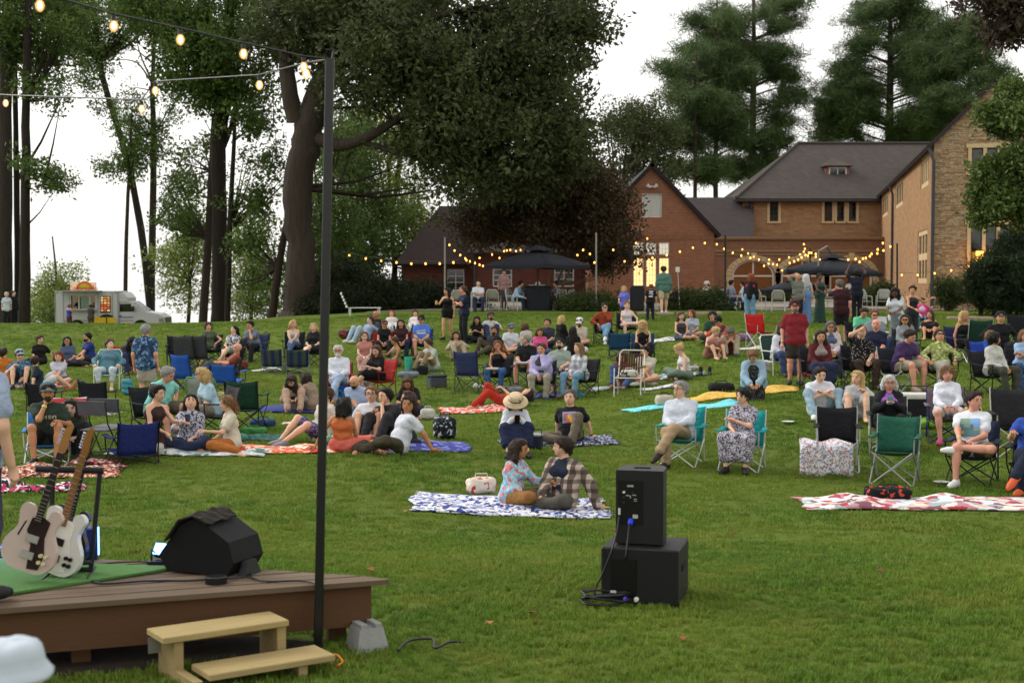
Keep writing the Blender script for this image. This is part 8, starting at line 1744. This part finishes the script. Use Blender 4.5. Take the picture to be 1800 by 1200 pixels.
# steel stand with a white box by the gable, planter bin
b_ = onground(W(1195, 552, 57.5).x, 57.5); T_ = thing('light_stand', 'thin stand topped by a white box beside the brick gable', 'stand', b_)
mb = MB(); mb.tube([(0, 0, 0), (-.08, .1, 1.55)], .018, 6); mb.build('pole', mat('b0aca4', rough=.4), T_); mb = MB(); mb.bbox((-.09, .1, 1.64), (.16, .12, .22), .02); mb.build('head_box', mat('d8d0c8', rough=.5), T_)
b_ = onground(W(1186, 550, 58).x, 58.0); T_ = thing('planter_bin', 'black planter bin beside the walking man in green', 'bin', b_); mb = MB(); mb.lathe([(.2, 0), (.26, .7), (.27, .72), (.22, .72)], 14); mb.build('tub', BLACKM(), T_); mb = MB(); mb.lathe([(.235, .66), (.1, .75)], 12); mb.build('soil', mat('2a221a'), T_)
b_ = onground(W(1120, 552, 57).x, 57.0); T_ = thing('covered_grill', 'black covered grill cart behind the white halter woman', 'grill', b_); mb = MB(); mb.bbox((0, 0, .5), (.55, .5, .95), .06); mb.build('cover', mat('22252a', 'cloth'), T_); mb = MB(); mb.bbox((0, -.02, 1.0), (.5, .42, .06), .02); mb.build('lid', mat('3a3d44', rough=.5), T_)

# ================================================================ FOOD TRUCK
D_ = 88.0; tb_ = onground(W(200, 590, D_).x, D_); tr = thing('food_truck', 'white food truck with hatch open and roof sign beyond the crest', 'food truck', tb_, 0.0)
kk = D_ / FPX; X_ = lambda px: (px - 900) * kk - tb_.x
Z_ = lambda py: W(0, py, D_).z - tb_.z
WH = mat('bcbcc0', rough=.35, spec=.5, var=.06); zb0, zb1 = .55, Z_(512)
wx0, wx1, wz0, wz1 = X_(131), X_(176), Z_(542), Z_(519)
mb = MB(); Mw = wframe((0, -1.05, 0), (1, 0, 0)); wall(mb, Mw, rect(X_(107), X_(216), zb0, zb1), [rect(wx0, wx1, wz0, wz1)], .08)
mb.box(((X_(107) + X_(216)) / 2, 1.05, (zb0 + zb1) / 2), (X_(216) - X_(107), .06, zb1 - zb0)); mb.box(((X_(107) + X_(216)) / 2, 0, zb1), (X_(216) - X_(107) + .06, 2.16, .06)); mb.box(((X_(107) + X_(216)) / 2, 0, zb0), (X_(216) - X_(107), 2.1, .06))
for x_ in (X_(107), X_(216)): mb.box((x_, 0, (zb0 + zb1) / 2), (.06, 2.1, zb1 - zb0))
mb.build('box_body', WH, tr)
mb = MB(); mb.prism([(X_(212), zb1 - .02), (X_(224), zb1 - .05), (X_(232), Z_(523)), (X_(232), Z_(530)), (X_(212), Z_(530))][::-1], -1.0, 1.0, Matrix(((1, 0, 0, 0), (0, 0, -1, 0), (0, 1, 0, 0), (0, 0, 0, 1)))); mb.build('cab_fairing', WH, tr)
cabp = [(X_(213), .45), (X_(213), Z_(530)), (X_(238), Z_(529)), (X_(262), Z_(547)), (X_(285), Z_(551)), (X_(295), Z_(557)), (X_(296), .5)]
MC = Matrix(((1, 0, 0, 0), (0, 0, -1, 0), (0, 1, 0, 0), (0, 0, 0, 1)))
mb = MB(); mb.prism(cabp[::-1], -.95, .95, MC); mb.build('cab', WH, tr)
mb = MB(); mb.prism([(X_(218), Z_(547)), (X_(218), Z_(534)), (X_(237), Z_(533)), (X_(241), Z_(547))][::-1], .951, .965, MC); mb.build('side_window', glass(), tr)
mb = MB(); a_, b_ = Vector((X_(240), 0, Z_(530))), Vector((X_(261), 0, Z_(546.5))); mb.add([(a_.x, -.8, a_.z + .02), (a_.x, .8, a_.z + .02), (b_.x, .8, b_.z + .02), (b_.x, -.8, b_.z + .02)], [(0, 1, 2, 3), (3, 2, 1, 0)]); mb.build('windscreen', mat('6a7a84', rough=.1, spec=.8), tr)
mb = MB(); mb.bbox((X_(212), -1.0, 1.3), (.03, .02, .5), .005); mb.box((X_(228), -.962, 1.0), (.9, .012, .02)); dr = mb.build('door', WH, tr); mb = MB(); mb.box((X_(219), -.97, 1.12), (.12, .03, .05)); mb.build('handle', BLACKM(), dr)
for px_ in (145, 254):
    mb = MB(); mb.lathe([(.2, -.12), (.38, -.12), (.4, -.05), (.4, .1), (.36, .13), (.2, .13)], 20, 0, Matrix.Translation((X_(px_), -.86, .4)) @ Matrix.Rotation(PI / 2, 4, 'X')); w_ = mb.build('wheel', mat('141414', rough=.8), tr); mb = MB(); mb.lathe([(.2, .1), (.16, .15), (.02, .15)], 12, 0, Matrix.Translation((X_(px_), -.86, .4)) @ Matrix.Rotation(PI / 2, 4, 'X')); mb.build('rim', mat('9a9a9a', metal=.6, rough=.4), w_)
    mb = MB(); mb.lathe([(.47, .0), (.47, .03)], 20, 0, Matrix.Translation((X_(px_), -.945 if px_ > 200 else -1.085, .42)) @ Matrix.Rotation(PI / 2, 4, 'X')); mb.build('wheel_arch', mat('0c0c0c'), tr)
mb = MB(); mb.bbox((X_(290), -.7, Z_(562)), (.35, .52, .3), .04); mb.build('headlight', mat('8a8478', rough=.2, spec=.7), tr); mb = MB(); mb.bbox((X_(294.5), 0, Z_(562)), (.1, 1.5, .34), .03); mb.build('grille', mat('15161a', rough=.4), tr); mb = MB(); mb.bbox((X_(293), 0, .55), (.3, 1.9, .22), .04); mb.build('bumper', mat('b4b4b4', rough=.4), tr)
mb = MB(); mb.box(((wx0 + wx1) / 2, -1.5, wz1 + .28), (wx1 - wx0 + .9, .95, .05)); mb.build('hatch_flap', mat('8e9094', rough=.5), tr)
mb = MB(); mb.bbox(((wx0 + wx1) / 2, -1.25, wz0 - .08), (wx1 - wx0 + .2, .42, .05), .01); mb.build('counter', mat('9a9a98', rough=.4, metal=.3), tr)
mb = MB(); mb.box(((wx0 + wx1) / 2, .9, (wz0 + wz1) / 2), (wx1 - wx0 + .8, .04, wz1 - wz0 + .5)); mb.build('kitchen_wall', mat('b09878', em=.25, var=.5), tr)
for px_ in (133, 148, 167): mb = MB(); mb.box((X_(px_), -1.03, (wz0 + wz1) / 2), (.09, .06, wz1 - wz0)); mb.build('hatch_post', mat('c9c9c4'), tr)
mb = MB(); mb.box((X_(158), -1.02, (wz0 + wz1) / 2), (.5, .03, wz1 - wz0 - .1)); mb.build('order_screen', mat('5f7a64', rough=.3, spec=.6, em=.1, var=.4), tr)
mb = MB(); mb.box((X_(194), -1.075, (Z_(520) + Z_(549)) / 2), (X_(203) - X_(185), .03, Z_(520) - Z_(549))); mn = mb.build('menu_board', mat('1a1612', rough=.4), tr)
r_ = random.Random(5)
for i in range(3):
    for j in range(6):
        mb = MB(); mb.box((X_(188.5 + i * 5.6), -1.095, Z_(523 + j * 4.4)), (.15, .01, .11)); mb.build('menu_picture', mat(r_.choice(('e0a060', 'd8783c', 'f0c890', 'b8583a')), em=.5), mn)
mb = MB(); a_ = [(X_(166), Z_(566))] + [(X_(193) + math.cos(t) * (X_(210) - X_(193)) * 1.5, Z_(567) + math.sin(t) * (Z_(554) - Z_(567))) for t in np.linspace(PI, 0, 13)]
mb.prism([(min(x, X_(212)), z) for x, z in a_[1:]][::-1], -1.09, -1.08, Matrix(((1, 0, 0, 0), (0, 0, 1, 0), (0, 1, 0, 0), (0, 0, 0, 1)))); mb.build('sun_decal', mat('d8b020', rough=.5), tr)
mb = MB(); mb.box((X_(190), -1.086, Z_(570)), (X_(212) - X_(168), .01, Z_(567) - Z_(573))); mb.build('sea_decal', mat('4a86b8', rough=.5), tr)
mb = MB(); c_ = (X_(196), Z_(556))
for k in range(7): t_ = PI * (.05 + .9 * k / 6); mb.box((c_[0] + .22 * math.cos(t_), -1.1, c_[1] + .12 * math.sin(t_)), (.3 * abs(math.cos(t_)) + .08, .01, .09))
mb.box((c_[0], -1.1, c_[1] - .25), (.08, .01, .5)); mb.build('palm_decal', mat('2a4a2c', rough=.6), tr)
for z_, c_, w_ in ((Z_(556.5), '6a6a8c', .85), (Z_(562.5), 'b08a8c', .95)): mb = MB(); mb.box((X_(229), -.966, z_), (w_, .01, .06)); mb.build('door_lettering', mat(c_, rough=.6), tr)
for px_ in (121, 181, 206): mb = MB(); mb.box((X_(px_), -1.083, (zb0 + zb1) / 2), (.025, .012, zb1 - zb0 - .1)); mb.build('panel_seam', mat('8c8c90', rough=.5), tr)
for px_ in (110, 160, 212): mb = MB(); mb.bbox((X_(px_), -1.09, zb1 - .06), (.12, .04, .05), .01); mb.build('marker_lamp', mat('c86a2a', rough=.3), tr)
mb = MB(); mb.bbox((X_(243), -1.15, Z_(542)), (.12, .22, .32), .03); mb.tube([(X_(243), -1.1, Z_(542)), (X_(241), -.94, Z_(544))], .02, 5); mb.build('wing_mirror', BLACKM(), tr)
mb = MB(); mb.box((X_(150), -1.084, .75), (X_(176) - X_(120), .008, .3)); mb.build('kick_panel', mat('9c9a98', rough=.6, var=.3), tr)
# roof sign
sg_ = mb = MB(); mb.bbox(((X_(131) + X_(176)) / 2, -.75, (Z_(512) + Z_(496)) / 2), (X_(176) - X_(131), .08, Z_(496) - Z_(512)), .01); sgn = mb.build('roof_sign', mat('e0c0a0', em=.25, var=.2), tr)
mb = MB(); c_ = (X_(156), Z_(508)); mb.prism([(c_[0] + .52 * math.cos(t), c_[1] + .5 * math.sin(t)) for t in np.linspace(0, PI, 14)], -.82, -.80, Matrix(((1, 0, 0, 0), (0, 0, 1, 0), (0, 1, 0, 0), (0, 0, 0, 1)))); mb.build('sign_sun', mat('c86a30', em=.1), sgn)
mb = MB(); mb.prism([(c_[0] + .34 * math.cos(t), c_[1] + .34 * math.sin(t)) for t in np.linspace(0, PI, 14)], -.84, -.825, Matrix(((1, 0, 0, 0), (0, 0, 1, 0), (0, 1, 0, 0), (0, 0, 0, 1)))); mb.build('sign_hill', mat('b8a030', em=.1), sgn)
me_ = text_mesh('Coloreado', .42, .006); me_.materials.clear(); me_.materials.append(mat('a82a24', rough=.5)); o = link('sign_lettering', me_, sgn, ((X_(131) + X_(176)) / 2, -.86, Z_(510.5)), (PI / 2, 0, 0))
for px_, lb in ((140, 'vendor leaning out of the truck hatch with a parcel'), (170, 'vendor in white standing at the far end of the hatch')):
    p(0, 0, 'vendor %d' % px_, lb, 'stand', ('fwd', 'fwd') if px_ == 140 else ('low', 'low'), -10, 'm', 'd', 'short:bk', 'tee:2a2420' if px_ == 140 else 'tee:c4c4c4', 'pants:222222', at=Vector((W(px_, 530, D_ - .3).x, D_ - .3, tb_.z + .62)), group='people by the food truck', h=1.6)

# ================================================================ SMALL THINGS
def small(name, label, cat, px, py, mbs, rz=0, dz=0.0, at=None, group=None):
    P = at if at is not None else G(px, py) + Vector((0, 0, dz)); T = thing(name, label, cat, P, math.radians(rz), group)
    for nm, mb, m_, sm in mbs: mb.build(nm, m_, T, sm)
    return T
def softbox(sz, k=.03, h=.02, wr=.006, prims=None):
    w, d, hh = sz; r = min(w, d, hh) * .3; pr = prims or [((-(w / 2 - r), sy * (d / 2 - r), zz), ((w / 2 - r), sy * (d / 2 - r), zz), r, r) for sy in (-1, 0, 1) for zz in np.linspace(r, hh - r, 3)]
    return pr
def bag(name, label, px, py, sz, spec, rz=0, strap=None, dz=.02, cat='bag', at=None):
    P = at if at is not None else G(px, py) + Vector((0, 0, dz)); T = thing(name, label, cat, P, math.radians(rz))
    link('bag_body', blob_mesh('bag_body', softbox(sz), .02, .04, colmat(spec), .008, 30, seed=int(px)), T)
    w, d, h = sz; mb = MB(); mb.tube([(-w * .25, 0, h * .9), (-w * .2, 0, h * 1.25), (w * .2, 0, h * 1.25), (w * .25, 0, h * .9)], .01, 5); mb.build('strap', colmat(strap or '2a2a2c'), T); return T
def cooler(label, px, py, sz, body, lid, rz):
    w, d, h = sz; a = MB(); a.bbox((0, 0, h * .4), (w, d, h * .8), .03); b = MB(); b.bbox((0, 0, h * .9), (w * 1.03, d * 1.03, h * .2), .02); c = MB(); c.tube([(-w / 2, 0, h * .7), (-w * .45, 0, h * 1.25), (w * .45, 0, h * 1.25), (w / 2, 0, h * .7)], .012, 5)
    return small('cooler', label, 'cooler', px, py, [('box', a, colmat(body), False), ('lid', b, colmat(lid), False), ('carry_strap', c, BLACKM(), False)], rz, .02)
bag('canvas_tote', 'cream and red printed tote on the couple blanket', 846, 872, (.36, .22, .2), 'd4c8b8:print:d4c8b8,b03a38,d8d0c4,d4c8b8:.9', 15, 'c8b8a0', .04)
cooler('navy soft cooler with grey lid beside the hat woman', 938, 790, (.27, .22, .24), '1e2536', '9aa09e', -14)
bag('backpack', 'black and white backpack open on the purple blanket', 782, 772, (.36, .26, .34), '1d1e22:print:1d1e22,b8bcc0,2a3a44,1d1e22:.9', 20)
bag('beach_bag', 'oatmeal bag slumped on the aqua towel', 1168, 714, (.34, .24, .2), 'b8aa98', 10)
cooler('grey soft cooler bag leaning by the navy rocking chair', 768, 682, (.42, .3, .3), '4a4e54', '3a3e44', 24)
cooler('black cooler with white lid behind the phone woman', 1605, 742, (.52, .36, .48), '1b1c1f', 'd0ccc8', -8)
bag('duffel_bag', 'black duffel with red lettered cloth under the green chair', 1560, 878, (.55, .3, .14), '15161a:print:15161a,15161a,b8402c,15161a:.7', -4)
bag('shopping_bag', 'bright blue shopping bag beside the white haired man', 604, 706, (.3, .2, .36), '1f6ab8:print:1f6ab8,3a84cc,1f6ab8:.5', 10)
bag('teal_backpack', 'aqua backpack on the grass beside the hawaiian shirt legs', 224, 694, (.24, .2, .34), '4a8fa0', 0)
bag('tan_bag', 'tan cloth bag beneath the tilted blue chair', 392, 712, (.34, .24, .26), 'a08a5c', 10)
bag('yellow_bag', 'pale yellow bag behind the turquoise polo man', 262, 738, (.24, .2, .3), 'b0ac74', 0)
bag('lavender_bag', 'lavender bag between the cap man and the red chair', 1305, 600, (.5, .3, .2), '8a6a94', 0)
bag('dark_bag', 'navy and red bag on the grass by the pale jeans lounger', 612, 594, (.6, .35, .24), '2a3444:print:2a3444,a03a2c,2a3444:.5', 0)
bag('white_bag', 'white sack beside the navy jacket woman', 1342, 655, (.26, .22, .26), 'c9ccd0', 0)
bag('food_bag', 'yellow and white crinkled bag beside the white hoodie chair', 1708, 735, (.3, .2, .22), 'd0b040:print:d8d4c8,d0b040,3a3a3a:.8', 10)
bag('bundle', 'bundle of white cloth on the slatted lawn chair seat', 1108, 690, (.36, .26, .16), 'b8b4aa:print:c8c4ba,3a3c40,b8b4aa:.7', 0, 'b8b4aa', 0, 'cloth', at=G(1106, 696) + Vector((0, 0, .4)))
bag('clothes_bundle', 'grey jumper heap by the sage tee man', 718, 664, (.5, .3, .14), '76808e', 0, '76808e')
bag('picnic_bundle', 'heap of green and white picnic things by the v neck man', 600, 782, (.45, .3, .14), '6a9a7c:print:c8d4c8,4a8a6c,b8c840,6a9a7c:.8', 0, '4a6a54')
bag('white_heap', 'heap of white cloth beside the low navy chair', 262, 800, (.42, .26, .16), 'c8c6c0', 0, 'b8b4ac')
bag('red_cushion', 'bright red folded cap lying behind the loudspeaker', 1116, 836, (.3, .2, .1), 'd02824', 0, 'b02020', cat='cap')
for nm_, lb_, px_, py_, sz_, c_ in (('rucksack', 'black rucksack behind the white tee young man', 1478, 722, (.34, .26, .4), '17181c'), ('clothes_heap', 'dark blue jumper heap near the teal blanket', 462, 752, (.44, .3, .14), '2c4468'), ('clothes_heap', 'green jacket heap on the teal blanket', 446, 766, (.4, .28, .12), '3f7a3c'),
  ('handbag', 'brown handbag by the grey tee pensive man feet', 424, 650, (.34, .2, .22), '6a3324'), ('handbag', 'small black handbag beside the low black chair', 150, 716, (.3, .2, .2), '1c1c20'), ('clothes_heap', 'white cardigan heap beside the v neck man', 618, 752, (.5, .26, .12), 'c4beb0'), ('handbag', 'white canvas bag on the striped zigzag blanket', 752, 738, (.26, .18, .2), 'b8b4ac'),
  ('clothes_heap', 'black jacket heap behind the yellow blanket woman', 1268, 690, (.5, .3, .18), '1c1d20'), ('handbag', 'pink bag beside the red shirt man', 1420, 664, (.34, .22, .14), 'c04868'), ('clothes_heap', 'grey shawl heap by the sandal', 905, 690, (.34, .24, .12), '8a8e94'), ('handbag', 'red food box on the grass behind the green blouse woman', 1622, 640, (.5, .34, .1), 'b83a2a'), ('handbag', 'lime green cushion beside the black cooler', 1628, 752, (.4, .3, .12), '7fb03a'),
  ('clothes_heap', 'teal scarf heap under the folding side table', 1010, 700, (.4, .26, .1), '3a7a80'), ('handbag', 'black shoulder bag beside the sage tee man', 742, 660, (.3, .2, .24), '1a1b1e'), ('handbag', 'plaid tote beside the white haired man in glasses', 640, 690, (.3, .22, .3), '8a8c90')): bag(nm_, lb_, px_, py_, sz_, c_, (px_ * 7) % 50 - 25, c_)
# patterned towel over the black chair
P_ = G(1452, 838); mb = MB(); rows = []
for j in range(13):
    v = j / 12; row = []
    for i in range(19):
        u_ = i / 18 - .5; y = -.28 + .5 * v; z = .48 - .02 * math.sin(v * PI) + .03 * math.sin(u_ * 14) * (1 - v); 
        if v < .55: y = -.30 - .02 * math.sin(u_ * 12) ; z = .06 + .42 * (v / .55) + .02 * math.sin(u_ * 9)
        else: y = -.30 + .5 * (v - .55) / .45; z = .485 + .03 * math.sin(u_ * 11 + v * 6)
        row.append((u_ * .72, y + .03 * math.sin(u_ * 20 + v * 3), z))
    rows.append(row)
mb.sheet(rows, .012); o = mb.build('beach_towel', colmat('a8acb8:print:c8ccd4,b06a58,7a8098,c8ccd4,d8d4d0:1.6'), None, True, loc=P_ + Vector((0, .05, 0))); o.rotation_euler.z = -.17; tag(o, 'paisley towel hanging over the front of the black chair', 'towel')
# side table and cups
b_ = G(985, 693); T_ = thing('side_table', 'small folding camp table before the lavender shirt man', 'table', b_, .1)
mb = MB(); mb.bbox((0, 0, .40), (.46, .36, .02), .006); mb.build('table_top', mat('9a9ca0', rough=.4), T_)
for q0, q1 in (((-.2, -.15, 0), (.2, -.15, .39)), ((.2, -.15, 0), (-.2, -.15, .39)), ((-.2, .15, 0), (.2, .15, .39)), ((.2, .15, 0), (-.2, .15, .39))): mb = MB(); mb.tube([q0, q1], .009, 5); mb.build('leg', mat('b4b6b8', rough=.4, metal=.5), T_)
def cup(label, P, r, h, c, cat='cup', name='drink_cup'): mb = MB(); mb.lathe([(r * .8, 0), (r, h), (r * .9, h), (r * .85, h * .8)], 12); o = mb.build(name, mat(c, rough=.4), None, loc=P); tag(o, label, cat); return o
cup('lime green cup on the small folding table', b_ + Vector((-.08, 0, .411)), .04, .1, '8aa838')
cup('dark tumbler on the small folding table', b_ + Vector((.1, .03, .411)), .035, .09, '2a2a2c')
cup('big mint green water jug by the olive tank person', G(718, 652), .11, .38, '3aa48c', 'jug', 'water_jug')
for dx_ in (-.1, .1):
    pr = [((0, .03, .045), (0, -.11, .04), .04, .034), ((0, .035, .05), (0, .04, .17), .042, .044)]
    o = link('boot', blob_mesh('boot', pr, .016, .03, mat('17171a', rough=.6)), None, G(1240, 660) + Vector((dx_, 0, 0))); tag(o, 'upright black boot on empty grass, ' + ('the one nearer the white tank woman' if dx_ < 0 else 'the one nearer the denim shirt woman'), 'boot', 'pair of black boots')
for lb, px, py, c_ in (('black and white shoes under the rocking chair', 838, 682, 'c9c9c9'), ('pale sandal below the plate holder', 878, 682, 'c9c4bc'), ('dark shoe beside the red haired sitter', 138, 674, '2a2a2a')):
    o = link('shoe', shoe_mesh(c_, 'shoe'), None, G(px, py) + Vector((0, 0, .08)), (0, 0, 1.2)); tag(o, lb, 'shoe')
for lb, px, py in (('white paper plate on the grass by the white tee man chair', 1655, 852), ('white paper plate left on the open grass beyond the teal chairs', 1385, 745)):
    mb = MB(); mb.lathe([(.06, 0), (.11, .018), (.105, .02), (.06, .006)], 16); o = mb.build('paper_plate', mat('c9c9c4', rough=.6), None, loc=G(px, py) + Vector((0, 0, .03))); tag(o, lb, 'plate')
# held things
def phone(label, rec, c_): 
    q = (rec['wr'][0] + rec['wr'][1]) / 2 + np.asarray(rec['f']) * .09 + np.array((0, 0, .04)); mb = MB(); mb.bbox((0, 0, 0), (.078, .01, .155), .006); o = mb.build('phone', mat(c_, rough=.3), None, loc=wpt(rec, q)); o.rotation_euler = (.5, 0, rec['yaw']); tag(o, label, 'phone')
by = {r['who']: r for r in PEOPLE}
phone('mint cased phone held up by the white haired woman', by['white haired phone woman'], '6ab4b0'); phone('black phone in the hands of the straw hat woman', by['straw hat woman'], '141416'); phone('black phone held by the girl in beige', by['phone girl in beige'], '1a1a1c'); phone('phone held by the girl in the black dress', by['black dress girl with phone'], 'c8c8c8')
def held(label, rec, i, r, h, c_, cat='cup', name='drink_cup', off=(0, -.05, -.02)): cup(label, wpt(rec, np.asarray(rec['wr'][i]) + np.asarray(rec['f']) * .08 + np.array((0, 0, -.04))), r, h, c_, cat, name)
held('tall patterned can held by the dark bun woman', by['dark bun woman'], 1, .04, .16, '3a3c5a', 'can', 'drink_can'); held('can held by the cream tee woman', by['cream tee woman'], 0, .034, .12, '4a5080', 'can', 'drink_can'); held('small cup in the hands of the blonde in jeans', by['blonde in jeans'], 1, .04, .1, 'c8d0d4')
held('pale bun held out by the woman in pink and aqua', by['tie dye woman'], 1, .035, .03, 'd8b890', 'food', 'bread_bun'); held('yellow drink carried by the black dress walker', by['black mini dress woman'], 0, .04, .12, 'c8b060')
for w_, lb in (('grey bearded black tee man', 'white food tray held by the grey haired man in black'), ('woman biting her sandwich', 'white food tray on the lap of the eating woman'), ('auburn sunglasses man', 'white tray held by the auburn man in sunglasses')):
    r_ = by[w_]; q = (r_['wr'][0] + (r_['wr'][1] if w_ != 'woman biting her sandwich' else r_['wr'][0])) / 2 + np.asarray(r_['f']) * .1; mb = MB(); mb.box((0, 0, .02), (.26, .18, .04), taper=1.12); o = mb.build('food_tray', mat('c9c9c6', rough=.6), None, loc=wpt(r_, q)); o.rotation_euler.z = r_['yaw']; tag(o, lb, 'tray')
# fallen leaves on the lawn
for k, (px, py) in enumerate(((1090, 832), (1082, 938), (1118, 928), (1400, 770), (1545, 1012), (1195, 1000), (1200, 1133), (935, 1088), (715, 905), (650, 1010), (1288, 945), (860, 1105))):
    P_ = G(px, py); mb = MB(); mb.add([(-.05, 0, .05), (0, -.035, .06), (.06, 0, .045), (0, .035, .065)], [(0, 1, 2, 3)]); mb.add([(-.05, 0, .048), (0, -.035, .058), (.06, 0, .043), (0, .035, .063)], [(3, 2, 1, 0)])
    o = mb.build('fallen_leaf', mat(('8a4a2c', '6a3a24', '9a6a3a')[k % 3], rough=.8), None, loc=P_); o.rotation_euler.z = k * 1.3; o['label'] = 'dry brown leaf fallen on the lawn ' + ('beside the red cap', 'short of the pink blanket toward the subwoofer', 'just beyond the loudspeaker side', 'beyond the speckled dress chair', 'on open grass below the green chair', 'close by the loudspeaker stack', 'on open grass below the subwoofer', 'before the coil of cable', 'at the tip of the couple blanket', 'just behind the stage corner', 'past the subwoofer toward the chairs', 'near the looped cable')[k]; o['category'] = 'leaf'; o['group'] = 'fallen leaves'

# ================================================================ GRASS
def tuft(name, n, H, Wd, R, seed, m):
    r = np.random.default_rng(seed); mb = MB()
    for _ in range(n):
        a = r.uniform(0, 2 * PI); p0 = np.array((math.cos(a), math.sin(a), 0)) * R * r.uniform(0, 1) ** .5; b = r.uniform(0, 2 * PI); d = np.array((math.cos(b), math.sin(b), 0)); hh = H * r.uniform(.5, 1.1); l = r.uniform(.2, .7) * hh; s = np.array((-d[1], d[0], 0)) * Wd
        mb.add([p0 - s, p0 + s, p0 + s * .7 + d * l * .35 + np.array((0, 0, hh * .6)), p0 - s * .7 + d * l * .35 + np.array((0, 0, hh * .6)), p0 + d * l + np.array((0, 0, hh))], [(0, 1, 2, 3), (3, 2, 4)])
    return mb.mesh(name, m)
def grass(name, label, y0, y1, dens, H, Wd, R, n, seed):
    rng = np.random.default_rng(seed); A = .37; Bm = 3.0; N = int(dens * (A * (y1 ** 2 - y0 ** 2) + 2 * Bm * (y1 - y0))); q0_, q1_ = (y0 + Bm / A) ** 2, (y1 + Bm / A) ** 2; y = np.sqrt(rng.uniform(q0_, q1_, N)) - Bm / A; x = rng.uniform(-1, 1, N) * (y * A + Bm)
    keep = np.ones(N, bool)
    for cx, cy, a, b, rz in EXCL:
        u_ = (x - cx) * math.cos(rz) + (y - cy) * math.sin(rz); v_ = -(x - cx) * math.sin(rz) + (y - cy) * math.cos(rz); keep &= ~((abs(u_) < a) & (abs(v_) < b))
    keep &= ~((x < -1.25) & (y > 9.7 + (x + .83) * .366 - .14) & (y < 9.7 - (x + .83) * .30))
    x, y = x[keep], y[keep]; P_ = np.stack([x, y, gz(x, y) - .004], 1); rot = np.zeros((len(x), 3)); rot[:, 2] = rng.uniform(0, 2 * PI, len(x)); rot[:, :2] = rng.normal(0, .12, (len(x), 2))
    nz = .9 + .18 * np.sin(x * 1.7 + 2 * np.sin(y * .8)) * np.sin(y * 1.3 + np.sin(x)); scl = rng.uniform(.6, 1.2, len(x)) * nz
    me_ = tuft(name + '_tuft', n, H, Wd, R, seed, GM); o = scatter(name, P_, rot, scl, me_, None); o['kind'] = 'stuff'; o['label'] = label; o['category'] = 'grass'
GM = mat('5c7c2a', 'blade', cols=('788a32', '8e8e40'), rough=.6, spec=.2)
grass('near_grass', 'short mown grass around the stage and loudspeakers', 5.5, 15, 300, .052, .004, .06, 24, 1)
grass('mid_grass', 'short mown grass among the nearest picnickers', 15, 27, 95, .055, .0065, .09, 20, 2)
grass('far_grass', 'short mown grass among the rows up the slope', 27, 54, 22, .06, .012, .16, 20, 3)
scene.cycles.max_bounces = 5; scene.cycles.diffuse_bounces = 2; scene.cycles.adaptive_threshold = .02; scene.cycles.glossy_bounces = 2; scene.cycles.transmission_bounces = 2; scene.cycles.transparent_max_bounces = 4
scene.cycles.use_denoising = True
